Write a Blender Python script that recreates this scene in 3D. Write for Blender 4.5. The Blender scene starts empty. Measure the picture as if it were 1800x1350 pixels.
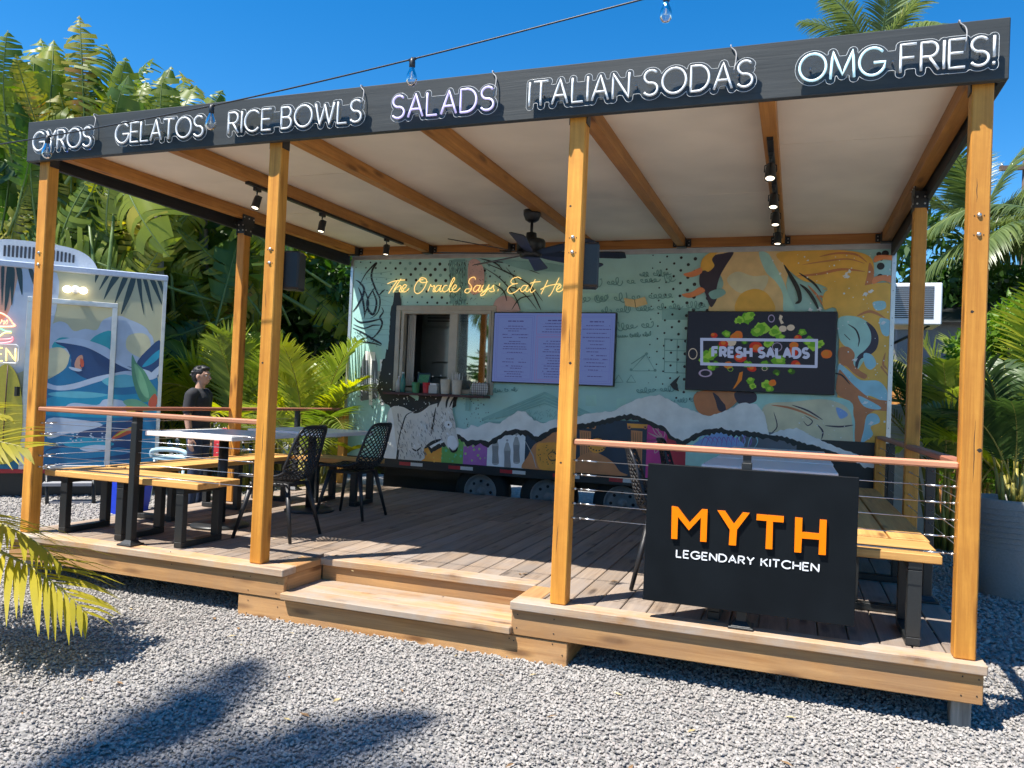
import bpy, bmesh, math, random
import numpy as np
from mathutils import Vector, Matrix, geometry
random.seed(7)
rng = np.random.default_rng(7)
scene = bpy.context.scene
COL = scene.collection
R = math.radians

# ------------------------------------------------------------------ camera
# world: x along the pergola front (left to right), y away from the camera, z up, deck top at z = 0, ground at z = GZ
GZ = -0.325
CAM = Vector((-0.7342, -4.1670, 1.1224))
AF = Vector((-0.339741, 0.940343, 0.018214))
AR = Vector((0.939883, 0.338736, 0.043328))
AU = Vector((-0.034574, -0.031839, 0.998895))
FPX = 1379.86
cam_d = bpy.data.cameras.new('camera')
cam = bpy.data.objects.new('camera', cam_d)
COL.objects.link(cam)
cam_d.sensor_width = 36.0
cam_d.lens = FPX / 1800.0 * 36.0
cam_d.clip_start = 0.05
cam_d.clip_end = 2000.0
cam.matrix_world = Matrix(((AR.x, AU.x, -AF.x, CAM.x), (AR.y, AU.y, -AF.y, CAM.y), (AR.z, AU.z, -AF.z, CAM.z), (0, 0, 0, 1)))
scene.camera = cam

# ------------------------------------------------------------------ sky, sun, exposure
SUN_EL = R(61.5)
SUN_TO = Vector((-0.63 * math.cos(SUN_EL), -0.777 * math.cos(SUN_EL), math.sin(SUN_EL))).normalized()
world = bpy.data.worlds.new('World')
scene.world = world
world.use_nodes = True
wn = world.node_tree
bg = wn.nodes['Background']
sky = wn.nodes.new('ShaderNodeTexSky')
sky.sky_type = 'NISHITA'
sky.sun_disc = False
sky.sun_elevation = SUN_EL
sky.sun_rotation = math.atan2(SUN_TO.x, SUN_TO.y)
sky.altitude = 0
sky.air_density = 1.0
sky.dust_density = 0.0
sky.ozone_density = 4.0
grade = wn.nodes.new('ShaderNodeHueSaturation')      # the deep saturated blue of the photograph, the same over the whole sky
grade.inputs['Saturation'].default_value = 1.38
wn.links.new(sky.outputs['Color'], grade.inputs['Color'])
wn.links.new(grade.outputs['Color'], bg.inputs['Color'])
bg.inputs['Strength'].default_value = 0.10
sun_d = bpy.data.lights.new('sun', 'SUN')
sun_d.energy = 5.0
sun_d.angle = R(0.53)
sun_d.color = (1.0, 0.95, 0.87)
sun = bpy.data.objects.new('sun', sun_d)
COL.objects.link(sun)
sun.rotation_euler = SUN_TO.to_track_quat('Z', 'Y').to_euler()
scene.view_settings.view_transform = 'Standard'
scene.view_settings.look = 'None'
scene.view_settings.gamma = 1.0
scene.view_settings.use_curve_mapping = False
scene.view_settings.exposure = 1.0

scene.cycles.max_bounces = 6
scene.cycles.use_adaptive_sampling = True
scene.cycles.adaptive_threshold = 0.02
scene.cycles.diffuse_bounces = 5
scene.cycles.glossy_bounces = 3
scene.cycles.transparent_max_bounces = 12
scene.cycles.transmission_bounces = 4
# ------------------------------------------------------------------ helpers
def ray(u, v):
    """direction of a point of the photograph (1800 x 1350), used to survey positions"""
    return AF + AR * ((u - 900) / FPX) - AU * ((v - 675) / FPX)

def on(u, v, **k):
    (a, val), = k.items()
    i = 'xyz'.index(a)
    d = ray(u, v)
    return CAM + d * ((val - CAM[i]) / d[i])

def deep(u, v, t):
    return CAM + ray(u, v) * t

def on_plane(u, v, p0, n):
    d = ray(u, v)
    return CAM + d * ((p0 - CAM).dot(n) / d.dot(n))

class MB:
    """collects shapes for ONE mesh"""
    def __init__(s):
        s.v = []; s.f = []; s.m = []; s.sm = []
    def add(s, verts, faces, mat=0, smooth=False):
        o = len(s.v)
        s.v.extend([tuple(p) for p in verts])
        for f in faces:
            s.f.append([i + o for i in f]); s.m.append(mat); s.sm.append(smooth)
    def box(s, x0, x1, y0, y1, z0, z1, mat=0, M=None):
        vs = [Vector(p) for p in ((x0,y0,z0),(x1,y0,z0),(x1,y1,z0),(x0,y1,z0),(x0,y0,z1),(x1,y0,z1),(x1,y1,z1),(x0,y1,z1))]
        if M is not None: vs = [M @ p for p in vs]
        s.add(vs, [(3,2,1,0),(4,5,6,7),(0,1,5,4),(1,2,6,5),(2,3,7,6),(3,0,4,7)], mat)
    def cbox(s, x0, x1, y0, y1, z0, z1, b=0.004, mat=0, M=None):
        """box with chamfered edges"""
        c = Vector(((x0+x1)/2,(y0+y1)/2,(z0+z1)/2)); h = Vector((abs(x1-x0)/2,abs(y1-y0)/2,abs(z1-z0)/2))
        b = min(b, h.x*.45, h.y*.45, h.z*.45)
        vs = []; idx = {}
        for sx in (-1,1):
            for sy in (-1,1):
                for sz in (-1,1):
                    for a in range(3):
                        p = Vector((sx*h.x, sy*h.y, sz*h.z))
                        for q in range(3):
                            if q != a: p[q] -= (sx,sy,sz)[q]*b
                        idx[(sx,sy,sz,a)] = len(vs); vs.append(p + c)
        fs = []
        S = (-1,1)
        for a in range(3):
            o = [q for q in range(3) if q != a]
            for sg in S:
                loop = []
                for (p, q) in ((-1,-1),(1,-1),(1,1),(-1,1)):
                    k = [0,0,0]; k[a] = sg; k[o[0]] = p; k[o[1]] = q
                    loop.append(idx[(k[0],k[1],k[2],a)])
                flip = (sg > 0) == (a == 1)
                fs.append(loop[::-1] if flip else loop)
        for a in range(3):
            o = [q for q in range(3) if q != a]
            for p in S:
                for q in S:
                    k0 = [0,0,0]; k0[o[0]] = p; k0[o[1]] = q
                    k0[a] = -1; A = tuple(k0); k0[a] = 1; B = tuple(k0)
                    fs.append([idx[A+(o[0],)], idx[B+(o[0],)], idx[B+(o[1],)], idx[A+(o[1],)]])
        for sx in S:
            for sy in S:
                for sz in S:
                    fs.append([idx[(sx,sy,sz,0)], idx[(sx,sy,sz,1)], idx[(sx,sy,sz,2)]])
        out = []
        for f in fs:   # outward
            n = (vs[f[1]]-vs[f[0]]).cross(vs[f[2]]-vs[f[0]]); m = sum((vs[i] for i in f), Vector())/len(f) - c
            out.append(f if n.dot(m) > 0 else f[::-1])
        if M is not None: vs = [M @ p for p in vs]
        s.add(vs, out, mat)
    def tube(s, pts, r, n=6, mat=0, caps=True, smooth=True, closed=False):
        pts = [Vector(p) for p in pts]
        rs = r if isinstance(r, (list, tuple)) else [r]*len(pts)
        N = len(pts)
        rings = []
        ref = None
        for i, p in enumerate(pts):
            if closed: t = pts[(i+1) % N] - pts[i-1]
            else: t = pts[min(i+1, N-1)] - pts[max(i-1, 0)]
            if t.length < 1e-9: t = Vector((0,0,1))
            t.normalize()
            if ref is None:
                ref = t.orthogonal().normalized()
            else:
                ref = (ref - t*ref.dot(t))
                if ref.length < 1e-6: ref = t.orthogonal()
                ref.normalize()
            b = t.cross(ref)
            rings.append([p + (ref*math.cos(2*math.pi*k/n) + b*math.sin(2*math.pi*k/n))*rs[i] for k in range(n)])
        vs = [q for rg in rings for q in rg]
        fs = []
        for i in range(N if closed else N-1):
            j = (i+1) % N
            for k in range(n):
                k2 = (k+1) % n
                fs.append((i*n+k, i*n+k2, j*n+k2, j*n+k))
        if caps and not closed:
            fs.append(tuple(range(n-1,-1,-1))); fs.append(tuple((N-1)*n+k for k in range(n)))
        s.add(vs, fs, mat, smooth)
    def lathe(s, prof, c=(0,0,0), n=16, mat=0, smooth=True, M=None, caps=True):
        c = Vector(c); vs = []
        for (r, z) in prof:
            for k in range(n):
                p = Vector((r*math.cos(2*math.pi*k/n), r*math.sin(2*math.pi*k/n), z))
                if M is not None: p = M @ p
                vs.append(p + c)
        fs = []
        for i in range(len(prof)-1):
            for k in range(n):
                k2 = (k+1) % n
                fs.append((i*n+k, i*n+k2, (i+1)*n+k2, (i+1)*n+k))
        if caps:
            fs.append(tuple(range(n-1,-1,-1))); fs.append(tuple((len(prof)-1)*n+k for k in range(n)))
        s.add(vs, fs, mat, smooth)
    def ball(s, c, rx, ry=None, rz=None, n=12, m=8, mat=0, M=None):
        ry = ry or rx; rz = rz or rx; c = Vector(c)
        vs = []; fs = []
        for i in range(m+1):
            th = math.pi*i/m
            for k in range(n):
                ph = 2*math.pi*k/n
                p = Vector((rx*math.sin(th)*math.cos(ph), ry*math.sin(th)*math.sin(ph), -rz*math.cos(th)))
                if M is not None: p = M @ p
                vs.append(p + c)
        for i in range(m):
            for k in range(n):
                k2 = (k+1) % n
                fs.append((i*n+k, i*n+k2, (i+1)*n+k2, (i+1)*n+k))
        s.add(vs, fs, mat, True)
    def prism(s, poly, fn0, fn1, mat=0, side=None):
        """poly: 2D points; fn0 / fn1 map them to the two 3D faces"""
        n = len(poly)
        tri = geometry.tessellate_polygon([[Vector((p[0], p[1], 0)) for p in poly]])
        vs = [fn0(*p) for p in poly] + [fn1(*p) for p in poly]
        fs = [tuple(t) for t in tri] + [tuple(i+n for i in reversed(t)) for t in tri]
        s.add(vs, fs, mat)
        s.add(vs, [(i, (i+1) % n, (i+1) % n + n, i+n) for i in range(n)], mat if side is None else side)
    def flat(s, poly, fn, mat=0):
        tri = geometry.tessellate_polygon([[Vector((p[0], p[1], 0)) for p in poly]])
        s.add([fn(*p) for p in poly], [tuple(t) for t in tri], mat)
    def mesh(s, name, mats, recalc=False):
        me = bpy.data.meshes.new(name)
        me.from_pydata(s.v, [], s.f)
        for m in (mats if isinstance(mats, (list, tuple)) else [mats]): me.materials.append(m)
        me.polygons.foreach_set('material_index', s.m)
        me.polygons.foreach_set('use_smooth', s.sm)
        if recalc:
            bm = bmesh.new(); bm.from_mesh(me); bmesh.ops.recalc_face_normals(bm, faces=bm.faces); bm.to_mesh(me); bm.free()
        me.update()
        return me

def tag(o, label=None, cat=None, group=None, kind=None):
    if label: o['label'] = label
    if cat: o['category'] = cat
    if group: o['group'] = group
    if kind: o['kind'] = kind
    return o

def link(name, me, parent=None):
    o = bpy.data.objects.new(name, me)
    COL.objects.link(o)
    if parent is not None:
        o.parent = parent
    return o

def root_of(o):
    while o.parent is not None: o = o.parent
    return o

def thing(name, loc, label, cat, group=None, rz=0.0):
    o = bpy.data.objects.new(name, None)
    o.empty_display_size = 0.1
    COL.objects.link(o)
    o.location = loc
    o.rotation_euler = (0, 0, rz)
    return tag(o, label, cat, group)

def part(name, mb, mats, parent, world=True, recalc=False):
    """a part whose shapes were given in world coordinates (world=True) or in its parent's own"""
    me = mb if isinstance(mb, bpy.types.Mesh) else mb.mesh(name, mats, recalc)
    o = link(name, me, parent)
    if world and parent.parent is None:
        o.location = -Vector(parent.location)
    return o

def copy_tree(o, parent=None):
    c = o.copy(); COL.objects.link(c); c.parent = parent
    for ch in list(o.children): copy_tree(ch, c)
    return c

# ------------------------------------------------------------------ materials
MATS = {}
def nodes_of(m):
    m.use_nodes = True
    return m.node_tree, m.node_tree.nodes['Principled BSDF']

def plain(name, col, rough=0.6, metal=0.0, var=0.06, bump=0.0, scale=40.0, spec=0.5, emit=None, estr=0.0, coat=0.0):
    """one-colour material with faint mottling"""
    if name in MATS: return MATS[name]
    m = bpy.data.materials.new(name); nt, b = nodes_of(m)
    tc = nt.nodes.new('ShaderNodeTexCoord')
    nz = nt.nodes.new('ShaderNodeTexNoise'); nz.inputs['Scale'].default_value = scale; nz.inputs['Detail'].default_value = 5
    nt.links.new(tc.outputs['Object'], nz.inputs['Vector'])
    hs = nt.nodes.new('ShaderNodeHueSaturation'); hs.inputs['Color'].default_value = (*col, 1)
    mr = nt.nodes.new('ShaderNodeMapRange'); mr.inputs[1].default_value = 0.3; mr.inputs[2].default_value = 0.7
    mr.inputs[3].default_value = 1 - var; mr.inputs[4].default_value = 1 + var
    nt.links.new(nz.outputs['Fac'], mr.inputs[0]); nt.links.new(mr.outputs[0], hs.inputs['Value'])
    nt.links.new(hs.outputs['Color'], b.inputs['Base Color'])
    b.inputs['Roughness'].default_value = rough; b.inputs['Metallic'].default_value = metal
    b.inputs['Specular IOR Level'].default_value = spec
    if coat: b.inputs['Coat Weight'].default_value = coat; b.inputs['Coat Roughness'].default_value = 0.1
    if bump:
        bp_ = nt.nodes.new('ShaderNodeBump'); bp_.inputs['Strength'].default_value = bump; bp_.inputs['Distance'].default_value = 0.01
        nt.links.new(nz.outputs['Fac'], bp_.inputs['Height']); nt.links.new(bp_.outputs['Normal'], b.inputs['Normal'])
    if emit:
        b.inputs['Emission Color'].default_value = (*emit, 1); b.inputs['Emission Strength'].default_value = estr
    MATS[name] = m
    return m

def wood(name, dark, light, axis='z', rough=0.55, grain=1.0, knots=True, wear=None, wear_amt=0.0, spec=0.35):
    """sawn timber: stretched grain, rings, a few knots, a shade of its own for every piece"""
    if name in MATS: return MATS[name]
    m = bpy.data.materials.new(name); nt, b = nodes_of(m); N = nt.nodes; L = nt.links
    tc = N.new('ShaderNodeTexCoord'); oi = N.new('ShaderNodeObjectInfo')
    add = N.new('ShaderNodeVectorMath'); add.operation = 'ADD'
    mul = N.new('ShaderNodeVectorMath'); mul.operation = 'SCALE'; mul.inputs['Scale'].default_value = 37.0
    comb = N.new('ShaderNodeCombineXYZ')
    for k in range(3): L.new(oi.outputs['Random'], comb.inputs[k])
    L.new(comb.outputs[0], mul.inputs[0]); L.new(tc.outputs['Object'], add.inputs[0]); L.new(mul.outputs[0], add.inputs[1])
    mp = N.new('ShaderNodeMapping')
    sc = {'x': (1.1, 22, 22), 'y': (22, 1.1, 22), 'z': (22, 22, 1.1)}[axis]
    mp.inputs['Scale'].default_value = [c*grain for c in sc]
    L.new(add.outputs[0], mp.inputs['Vector'])
    n1 = N.new('ShaderNodeTexNoise'); n1.inputs['Scale'].default_value = 1.0; n1.inputs['Detail'].default_value = 6; n1.inputs['Roughness'].default_value = 0.65; n1.inputs['Distortion'].default_value = 0.6
    L.new(mp.outputs[0], n1.inputs['Vector'])
    mp2 = N.new('ShaderNodeMapping')
    sc2 = {'x': (3, 120, 120), 'y': (120, 3, 120), 'z': (120, 120, 3)}[axis]
    mp2.inputs['Scale'].default_value = sc2
    L.new(add.outputs[0], mp2.inputs['Vector'])
    n2 = N.new('ShaderNodeTexNoise'); n2.inputs['Scale'].default_value = 1.0; n2.inputs['Detail'].default_value = 3
    L.new(mp2.outputs[0], n2.inputs['Vector'])
    mix0 = N.new('ShaderNodeMath'); mix0.operation = 'MULTIPLY_ADD'; mix0.inputs[1].default_value = 0.35
    L.new(n2.outputs['Fac'], mix0.inputs[0]); L.new(n1.outputs['Fac'], mix0.inputs[2])
    cr = N.new('ShaderNodeValToRGB')
    cr.color_ramp.elements[0].position = 0.42; cr.color_ramp.elements[0].color = (*dark, 1)
    cr.color_ramp.elements[1].position = 0.86; cr.color_ramp.elements[1].color = (*light, 1)
    L.new(mix0.outputs[0], cr.inputs['Fac'])
    col = cr.outputs['Color']
    if knots:
        vo = N.new('ShaderNodeTexVoronoi'); vo.inputs['Scale'].default_value = 1.0; vo.inputs['Randomness'].default_value = 1.0
        mk = N.new('ShaderNodeMapping'); s3 = {'x': (2.2, 9, 9), 'y': (9, 2.2, 9), 'z': (9, 9, 2.2)}[axis]
        mk.inputs['Scale'].default_value = s3
        L.new(add.outputs[0], mk.inputs['Vector']); L.new(mk.outputs[0], vo.inputs['Vector'])
        kr = N.new('ShaderNodeMapRange'); kr.inputs[1].default_value = 0.09; kr.inputs[2].default_value = 0.24; kr.inputs[3].default_value = 0.8; kr.inputs[4].default_value = 0.0
        L.new(vo.outputs['Distance'], kr.inputs[0])
        mx = N.new('ShaderNodeMix'); mx.data_type = 'RGBA'
        L.new(kr.outputs[0], mx.inputs['Factor']); L.new(col, mx.inputs['A']); mx.inputs['B'].default_value = (dark[0]*.35, dark[1]*.3, dark[2]*.3, 1)
        col = mx.outputs['Result']
    if wear:
        nw = N.new('ShaderNodeTexNoise'); nw.inputs['Scale'].default_value = 2.3; nw.inputs['Detail'].default_value = 6; nw.inputs['Roughness'].default_value = 0.7
        L.new(add.outputs[0], nw.inputs['Vector'])
        wr = N.new('ShaderNodeMapRange'); wr.inputs[1].default_value = 0.38; wr.inputs[2].default_value = 0.62; wr.inputs[3].default_value = 0.0; wr.inputs[4].default_value = wear_amt
        L.new(nw.outputs['Fac'], wr.inputs[0])
        mw = N.new('ShaderNodeMix'); mw.data_type = 'RGBA'
        L.new(wr.outputs[0], mw.inputs['Factor']); L.new(col, mw.inputs['A']); mw.inputs['B'].default_value = (*wear, 1)
        col = mw.outputs['Result']
    hs = N.new('ShaderNodeHueSaturation')
    vr = N.new('ShaderNodeMapRange'); vr.inputs[3].default_value = 0.82; vr.inputs[4].default_value = 1.14
    L.new(oi.outputs['Random'], vr.inputs[0]); L.new(vr.outputs[0], hs.inputs['Value']); L.new(col, hs.inputs['Color'])
    L.new(hs.outputs['Color'], b.inputs['Base Color'])
    b.inputs['Roughness'].default_value = rough; b.inputs['Specular IOR Level'].default_value = spec
    bu = N.new('ShaderNodeBump'); bu.inputs['Strength'].default_value = 0.35; bu.inputs['Distance'].default_value = 0.004
    L.new(mix0.outputs[0], bu.inputs['Height']); L.new(bu.outputs['Normal'], b.inputs['Normal'])
    MATS[name] = m
    return m

def leafmat(name, c0, c1, trans=0.35, rough=0.45, tip=None, spec=0.4):
    """foliage: shade differs between leaves and along them, light shines through"""
    if name in MATS: return MATS[name]
    m = bpy.data.materials.new(name); nt, b = nodes_of(m); N = nt.nodes; L = nt.links
    tc = N.new('ShaderNodeTexCoord'); oi = N.new('ShaderNodeObjectInfo'); ge = N.new('ShaderNodeNewGeometry')
    nz = N.new('ShaderNodeTexNoise'); nz.inputs['Scale'].default_value = 3.0; nz.inputs['Detail'].default_value = 4
    L.new(tc.outputs['Object'], nz.inputs['Vector'])
    a = N.new('ShaderNodeMath'); a.operation = 'ADD'; L.new(nz.outputs['Fac'], a.inputs[0]); L.new(oi.outputs['Random'], a.inputs[1])
    a2 = N.new('ShaderNodeMath'); a2.operation = 'ADD'; L.new(a.outputs[0], a2.inputs[0]); L.new(ge.outputs['Random Per Island'], a2.inputs[1])
    mr = N.new('ShaderNodeMapRange'); mr.inputs[1].default_value = 0.5; mr.inputs[2].default_value = 2.4
    L.new(a2.outputs[0], mr.inputs[0])
    cr = N.new('ShaderNodeValToRGB')
    cr.color_ramp.elements[0].color = (*c0, 1); cr.color_ramp.elements[1].color = (*c1, 1)
    if tip:
        e = cr.color_ramp.elements.new(0.93); e.color = (*c1, 1)
        cr.color_ramp.elements[2].color = (*tip, 1)
    L.new(mr.outputs[0], cr.inputs['Fac'])
    L.new(cr.outputs['Color'], b.inputs['Base Color'])
    b.inputs['Roughness'].default_value = rough; b.inputs['Specular IOR Level'].default_value = spec
    tr = N.new('ShaderNodeBsdfTranslucent')
    g = N.new('ShaderNodeHueSaturation'); g.inputs['Saturation'].default_value = 1.15; g.inputs['Value'].default_value = 1.5
    L.new(cr.outputs['Color'], g.inputs['Color']); L.new(g.outputs['Color'], tr.inputs['Color'])
    ms = N.new('ShaderNodeMixShader'); ms.inputs[0].default_value = trans
    L.new(b.outputs[0], ms.inputs[1]); L.new(tr.outputs[0], ms.inputs[2])
    L.new(ms.outputs[0], N['Material Output'].inputs['Surface'])
    MATS[name] = m
    return m

def glassmat(name, col=(1, 1, 1), rough=0.02, mixt=0.75, ior=1.5):
    """thin clear sheet: mostly lets light straight through, mirrors a little"""
    if name in MATS: return MATS[name]
    m = bpy.data.materials.new(name); nt, b = nodes_of(m); N = nt.nodes; L = nt.links
    t = N.new('ShaderNodeBsdfTransparent'); t.inputs['Color'].default_value = (*col, 1)
    g = N.new('ShaderNodeBsdfGlossy'); g.inputs['Roughness'].default_value = rough
    fr = N.new('ShaderNodeFresnel'); fr.inputs['IOR'].default_value = ior
    mr = N.new('ShaderNodeMapRange'); mr.inputs[3].default_value = 1 - mixt; mr.inputs[4].default_value = 1.0
    L.new(fr.outputs[0], mr.inputs[0])
    ms = N.new('ShaderNodeMixShader'); L.new(mr.outputs[0], ms.inputs[0]); L.new(t.outputs[0], ms.inputs[1]); L.new(g.outputs[0], ms.inputs[2])
    L.new(ms.outputs[0], N['Material Output'].inputs['Surface'])
    MATS[name] = m
    return m

def glow(name, col, strength, base=(0.8, 0.8, 0.8)):
    return plain(name, base, rough=0.4, var=0.0, emit=col, estr=strength)

cedar_dark, cedar_light = (0.46, 0.175, 0.022), (0.80, 0.375, 0.062)
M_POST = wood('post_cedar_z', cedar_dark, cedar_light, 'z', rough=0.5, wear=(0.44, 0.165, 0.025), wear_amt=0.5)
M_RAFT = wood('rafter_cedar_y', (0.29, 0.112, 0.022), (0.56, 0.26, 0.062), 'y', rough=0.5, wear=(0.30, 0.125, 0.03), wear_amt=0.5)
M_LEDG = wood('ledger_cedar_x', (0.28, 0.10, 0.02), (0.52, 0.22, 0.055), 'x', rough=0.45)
M_FASC = wood('fascia_pine_x', (0.30, 0.135, 0.042), (0.55, 0.31, 0.125), 'x', rough=0.65, wear=(0.33, 0.20, 0.11), wear_amt=0.5)
M_FASCY = wood('fascia_pine_y', (0.30, 0.135, 0.042), (0.55, 0.31, 0.125), 'y', rough=0.65, wear=(0.33, 0.20, 0.11), wear_amt=0.5)
M_PLANK = wood('deck_plank_y', (0.135, 0.092, 0.064), (0.36, 0.27, 0.195), 'y', rough=0.75, grain=0.8, wear=(0.25, 0.215, 0.19), wear_amt=0.75)
M_PLANKX = wood('deck_border_x', (0.27, 0.145, 0.065), (0.52, 0.325, 0.165), 'x', rough=0.75, wear=(0.36, 0.31, 0.26), wear_amt=0.9)
M_RAIL = wood('rail_cedar_x', (0.36, 0.145, 0.075), (0.56, 0.26, 0.15), 'x', rough=0.5, knots=False)
M_RAILY = wood('rail_cedar_y', (0.30, 0.11, 0.065), (0.45, 0.19, 0.12), 'y', rough=0.5, knots=False)
M_BENCHX = wood('bench_cedar_x', (0.40, 0.19, 0.05), (0.68, 0.38, 0.12), 'x', rough=0.55)
M_BENCHY = wood('bench_cedar_y', (0.40, 0.19, 0.05), (0.68, 0.38, 0.12), 'y', rough=0.55)
M_GREYW = wood('weathered_leg_z', (0.16, 0.15, 0.13), (0.40, 0.38, 0.34), 'z', rough=0.8)
M_BLACK = plain('black_powder_coat', (0.016, 0.018, 0.019), rough=0.42, var=0.15, bump=0.05, scale=120)
M_HEAD = wood('black_stained_board_x', (0.038, 0.042, 0.042), (0.058, 0.063, 0.062), 'x', rough=0.5, knots=False)
M_STEEL = plain('stainless_cable', (0.62, 0.63, 0.64), rough=0.3, metal=1.0, var=0.05)
M_ZINC = plain('zinc_bolt', (0.62, 0.60, 0.56), rough=0.35, metal=1.0, var=0.1)
M_WHITE = plain('white_laminate', (0.80, 0.80, 0.79), rough=0.35, var=0.03)
M_ALU = plain('mill_aluminium', (0.60, 0.60, 0.59), rough=0.38, metal=0.75, var=0.08, scale=12)
# ================================================================== ground and gravel
def ground_material():
    m = bpy.data.materials.new('gravel_bed'); nt, b = nodes_of(m); N = nt.nodes; L = nt.links
    tc = N.new('ShaderNodeTexCoord')
    vo = N.new('ShaderNodeTexVoronoi'); vo.inputs['Scale'].default_value = 38.0
    L.new(tc.outputs['Object'], vo.inputs['Vector'])
    cr = N.new('ShaderNodeValToRGB'); cr.color_ramp.elements[0].color = (0.182, 0.179, 0.171, 1); cr.color_ramp.elements[1].color = (0.304, 0.293, 0.281, 1)
    sx = N.new('ShaderNodeSeparateColor'); L.new(vo.outputs['Color'], sx.inputs[0]); L.new(sx.outputs[0], cr.inputs['Fac'])
    L.new(cr.outputs['Color'], b.inputs['Base Color'])
    bu = N.new('ShaderNodeBump'); bu.inputs['Strength'].default_value = 1.0; bu.inputs['Distance'].default_value = 0.02; bu.invert = True
    L.new(vo.outputs['Distance'], bu.inputs['Height']); L.new(bu.outputs['Normal'], b.inputs['Normal'])
    b.inputs['Roughness'].default_value = 0.9
    return m
g = MB(); g.add([(-300,-300,GZ),(300,-300,GZ),(300,300,GZ),(-300,300,GZ)], [(0,1,2,3)])
ground = link('ground', g.mesh('ground', ground_material()))
tag(ground, kind='structure')

def pebble_material():
    m = bpy.data.materials.new('pebble'); nt, b = nodes_of(m); N = nt.nodes; L = nt.links
    oi = N.new('ShaderNodeObjectInfo'); tc = N.new('ShaderNodeTexCoord')
    cr = N.new('ShaderNodeValToRGB'); e = cr.color_ramp.elements
    e[0].position = 0.0; e[0].color = (0.168, 0.162, 0.150, 1)
    e[1].position = 1.0; e[1].color = (0.409, 0.382, 0.349, 1)
    for p, c in ((0.15, (0.240, 0.227, 0.212)), (0.45, (0.298, 0.277, 0.255)), (0.7, (0.321, 0.285, 0.261)), (0.85, (0.351, 0.327, 0.296))):
        q = e.new(p); q.color = (*c, 1)
    L.new(oi.outputs['Random'], cr.inputs['Fac'])
    nz = N.new('ShaderNodeTexNoise'); nz.inputs['Scale'].default_value = 90; nz.inputs['Detail'].default_value = 3
    L.new(tc.outputs['Object'], nz.inputs['Vector'])
    hs = N.new('ShaderNodeHueSaturation'); mr = N.new('ShaderNodeMapRange'); mr.inputs[3].default_value = 0.75; mr.inputs[4].default_value = 1.25
    L.new(nz.outputs['Fac'], mr.inputs[0]); L.new(mr.outputs[0], hs.inputs['Value']); L.new(cr.outputs['Color'], hs.inputs['Color'])
    pn = N.new('ShaderNodeTexNoise'); pn.inputs['Scale'].default_value = 1.3; pn.inputs['Detail'].default_value = 4      # dusty and cleaner patches of the yard
    L.new(oi.outputs['Location'], pn.inputs['Vector'])
    pm = N.new('ShaderNodeMapRange'); pm.inputs[1].default_value = 0.35; pm.inputs[2].default_value = 0.65; pm.inputs[3].default_value = 0.0; pm.inputs[4].default_value = 0.55
    L.new(pn.outputs['Fac'], pm.inputs[0])
    dm = N.new('ShaderNodeMix'); dm.data_type = 'RGBA'; dm.inputs['B'].default_value = (0.40, 0.375, 0.345, 1)
    L.new(pm.outputs[0], dm.inputs['Factor']); L.new(hs.outputs['Color'], dm.inputs['A'])
    L.new(dm.outputs['Result'], b.inputs['Base Color']); b.inputs['Roughness'].default_value = 0.9
    return m
PEB = pebble_material()
pebbles = []
for k in range(5):
    bm = bmesh.new(); bmesh.ops.create_icosphere(bm, subdivisions=1, radius=1.0)
    ax = Vector((random.uniform(.8,1.2), random.uniform(.65,.95), random.uniform(.42,.62)))
    cuts = [(Vector((random.gauss(0,1),random.gauss(0,1),random.gauss(0,1))).normalized(), random.uniform(.5,.8)) for _ in range(10)]
    for v in bm.verts:
        p = v.co.copy()
        for n, d in cuts:
            h = p.dot(n)
            if h > d: p -= n*(h-d)*0.85
        v.co = Vector((p.x*ax.x, p.y*ax.y, p.z*ax.z))
    me = bpy.data.meshes.new('pebble'); bm.to_mesh(me); bm.free()
    me.materials.append(PEB)
    me.polygons.foreach_set('use_smooth', [False]*len(me.polygons))
    pebbles.append(bpy.data.objects.new('pebble', me))    # source shapes of the gravel, not linked to the scene

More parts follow.
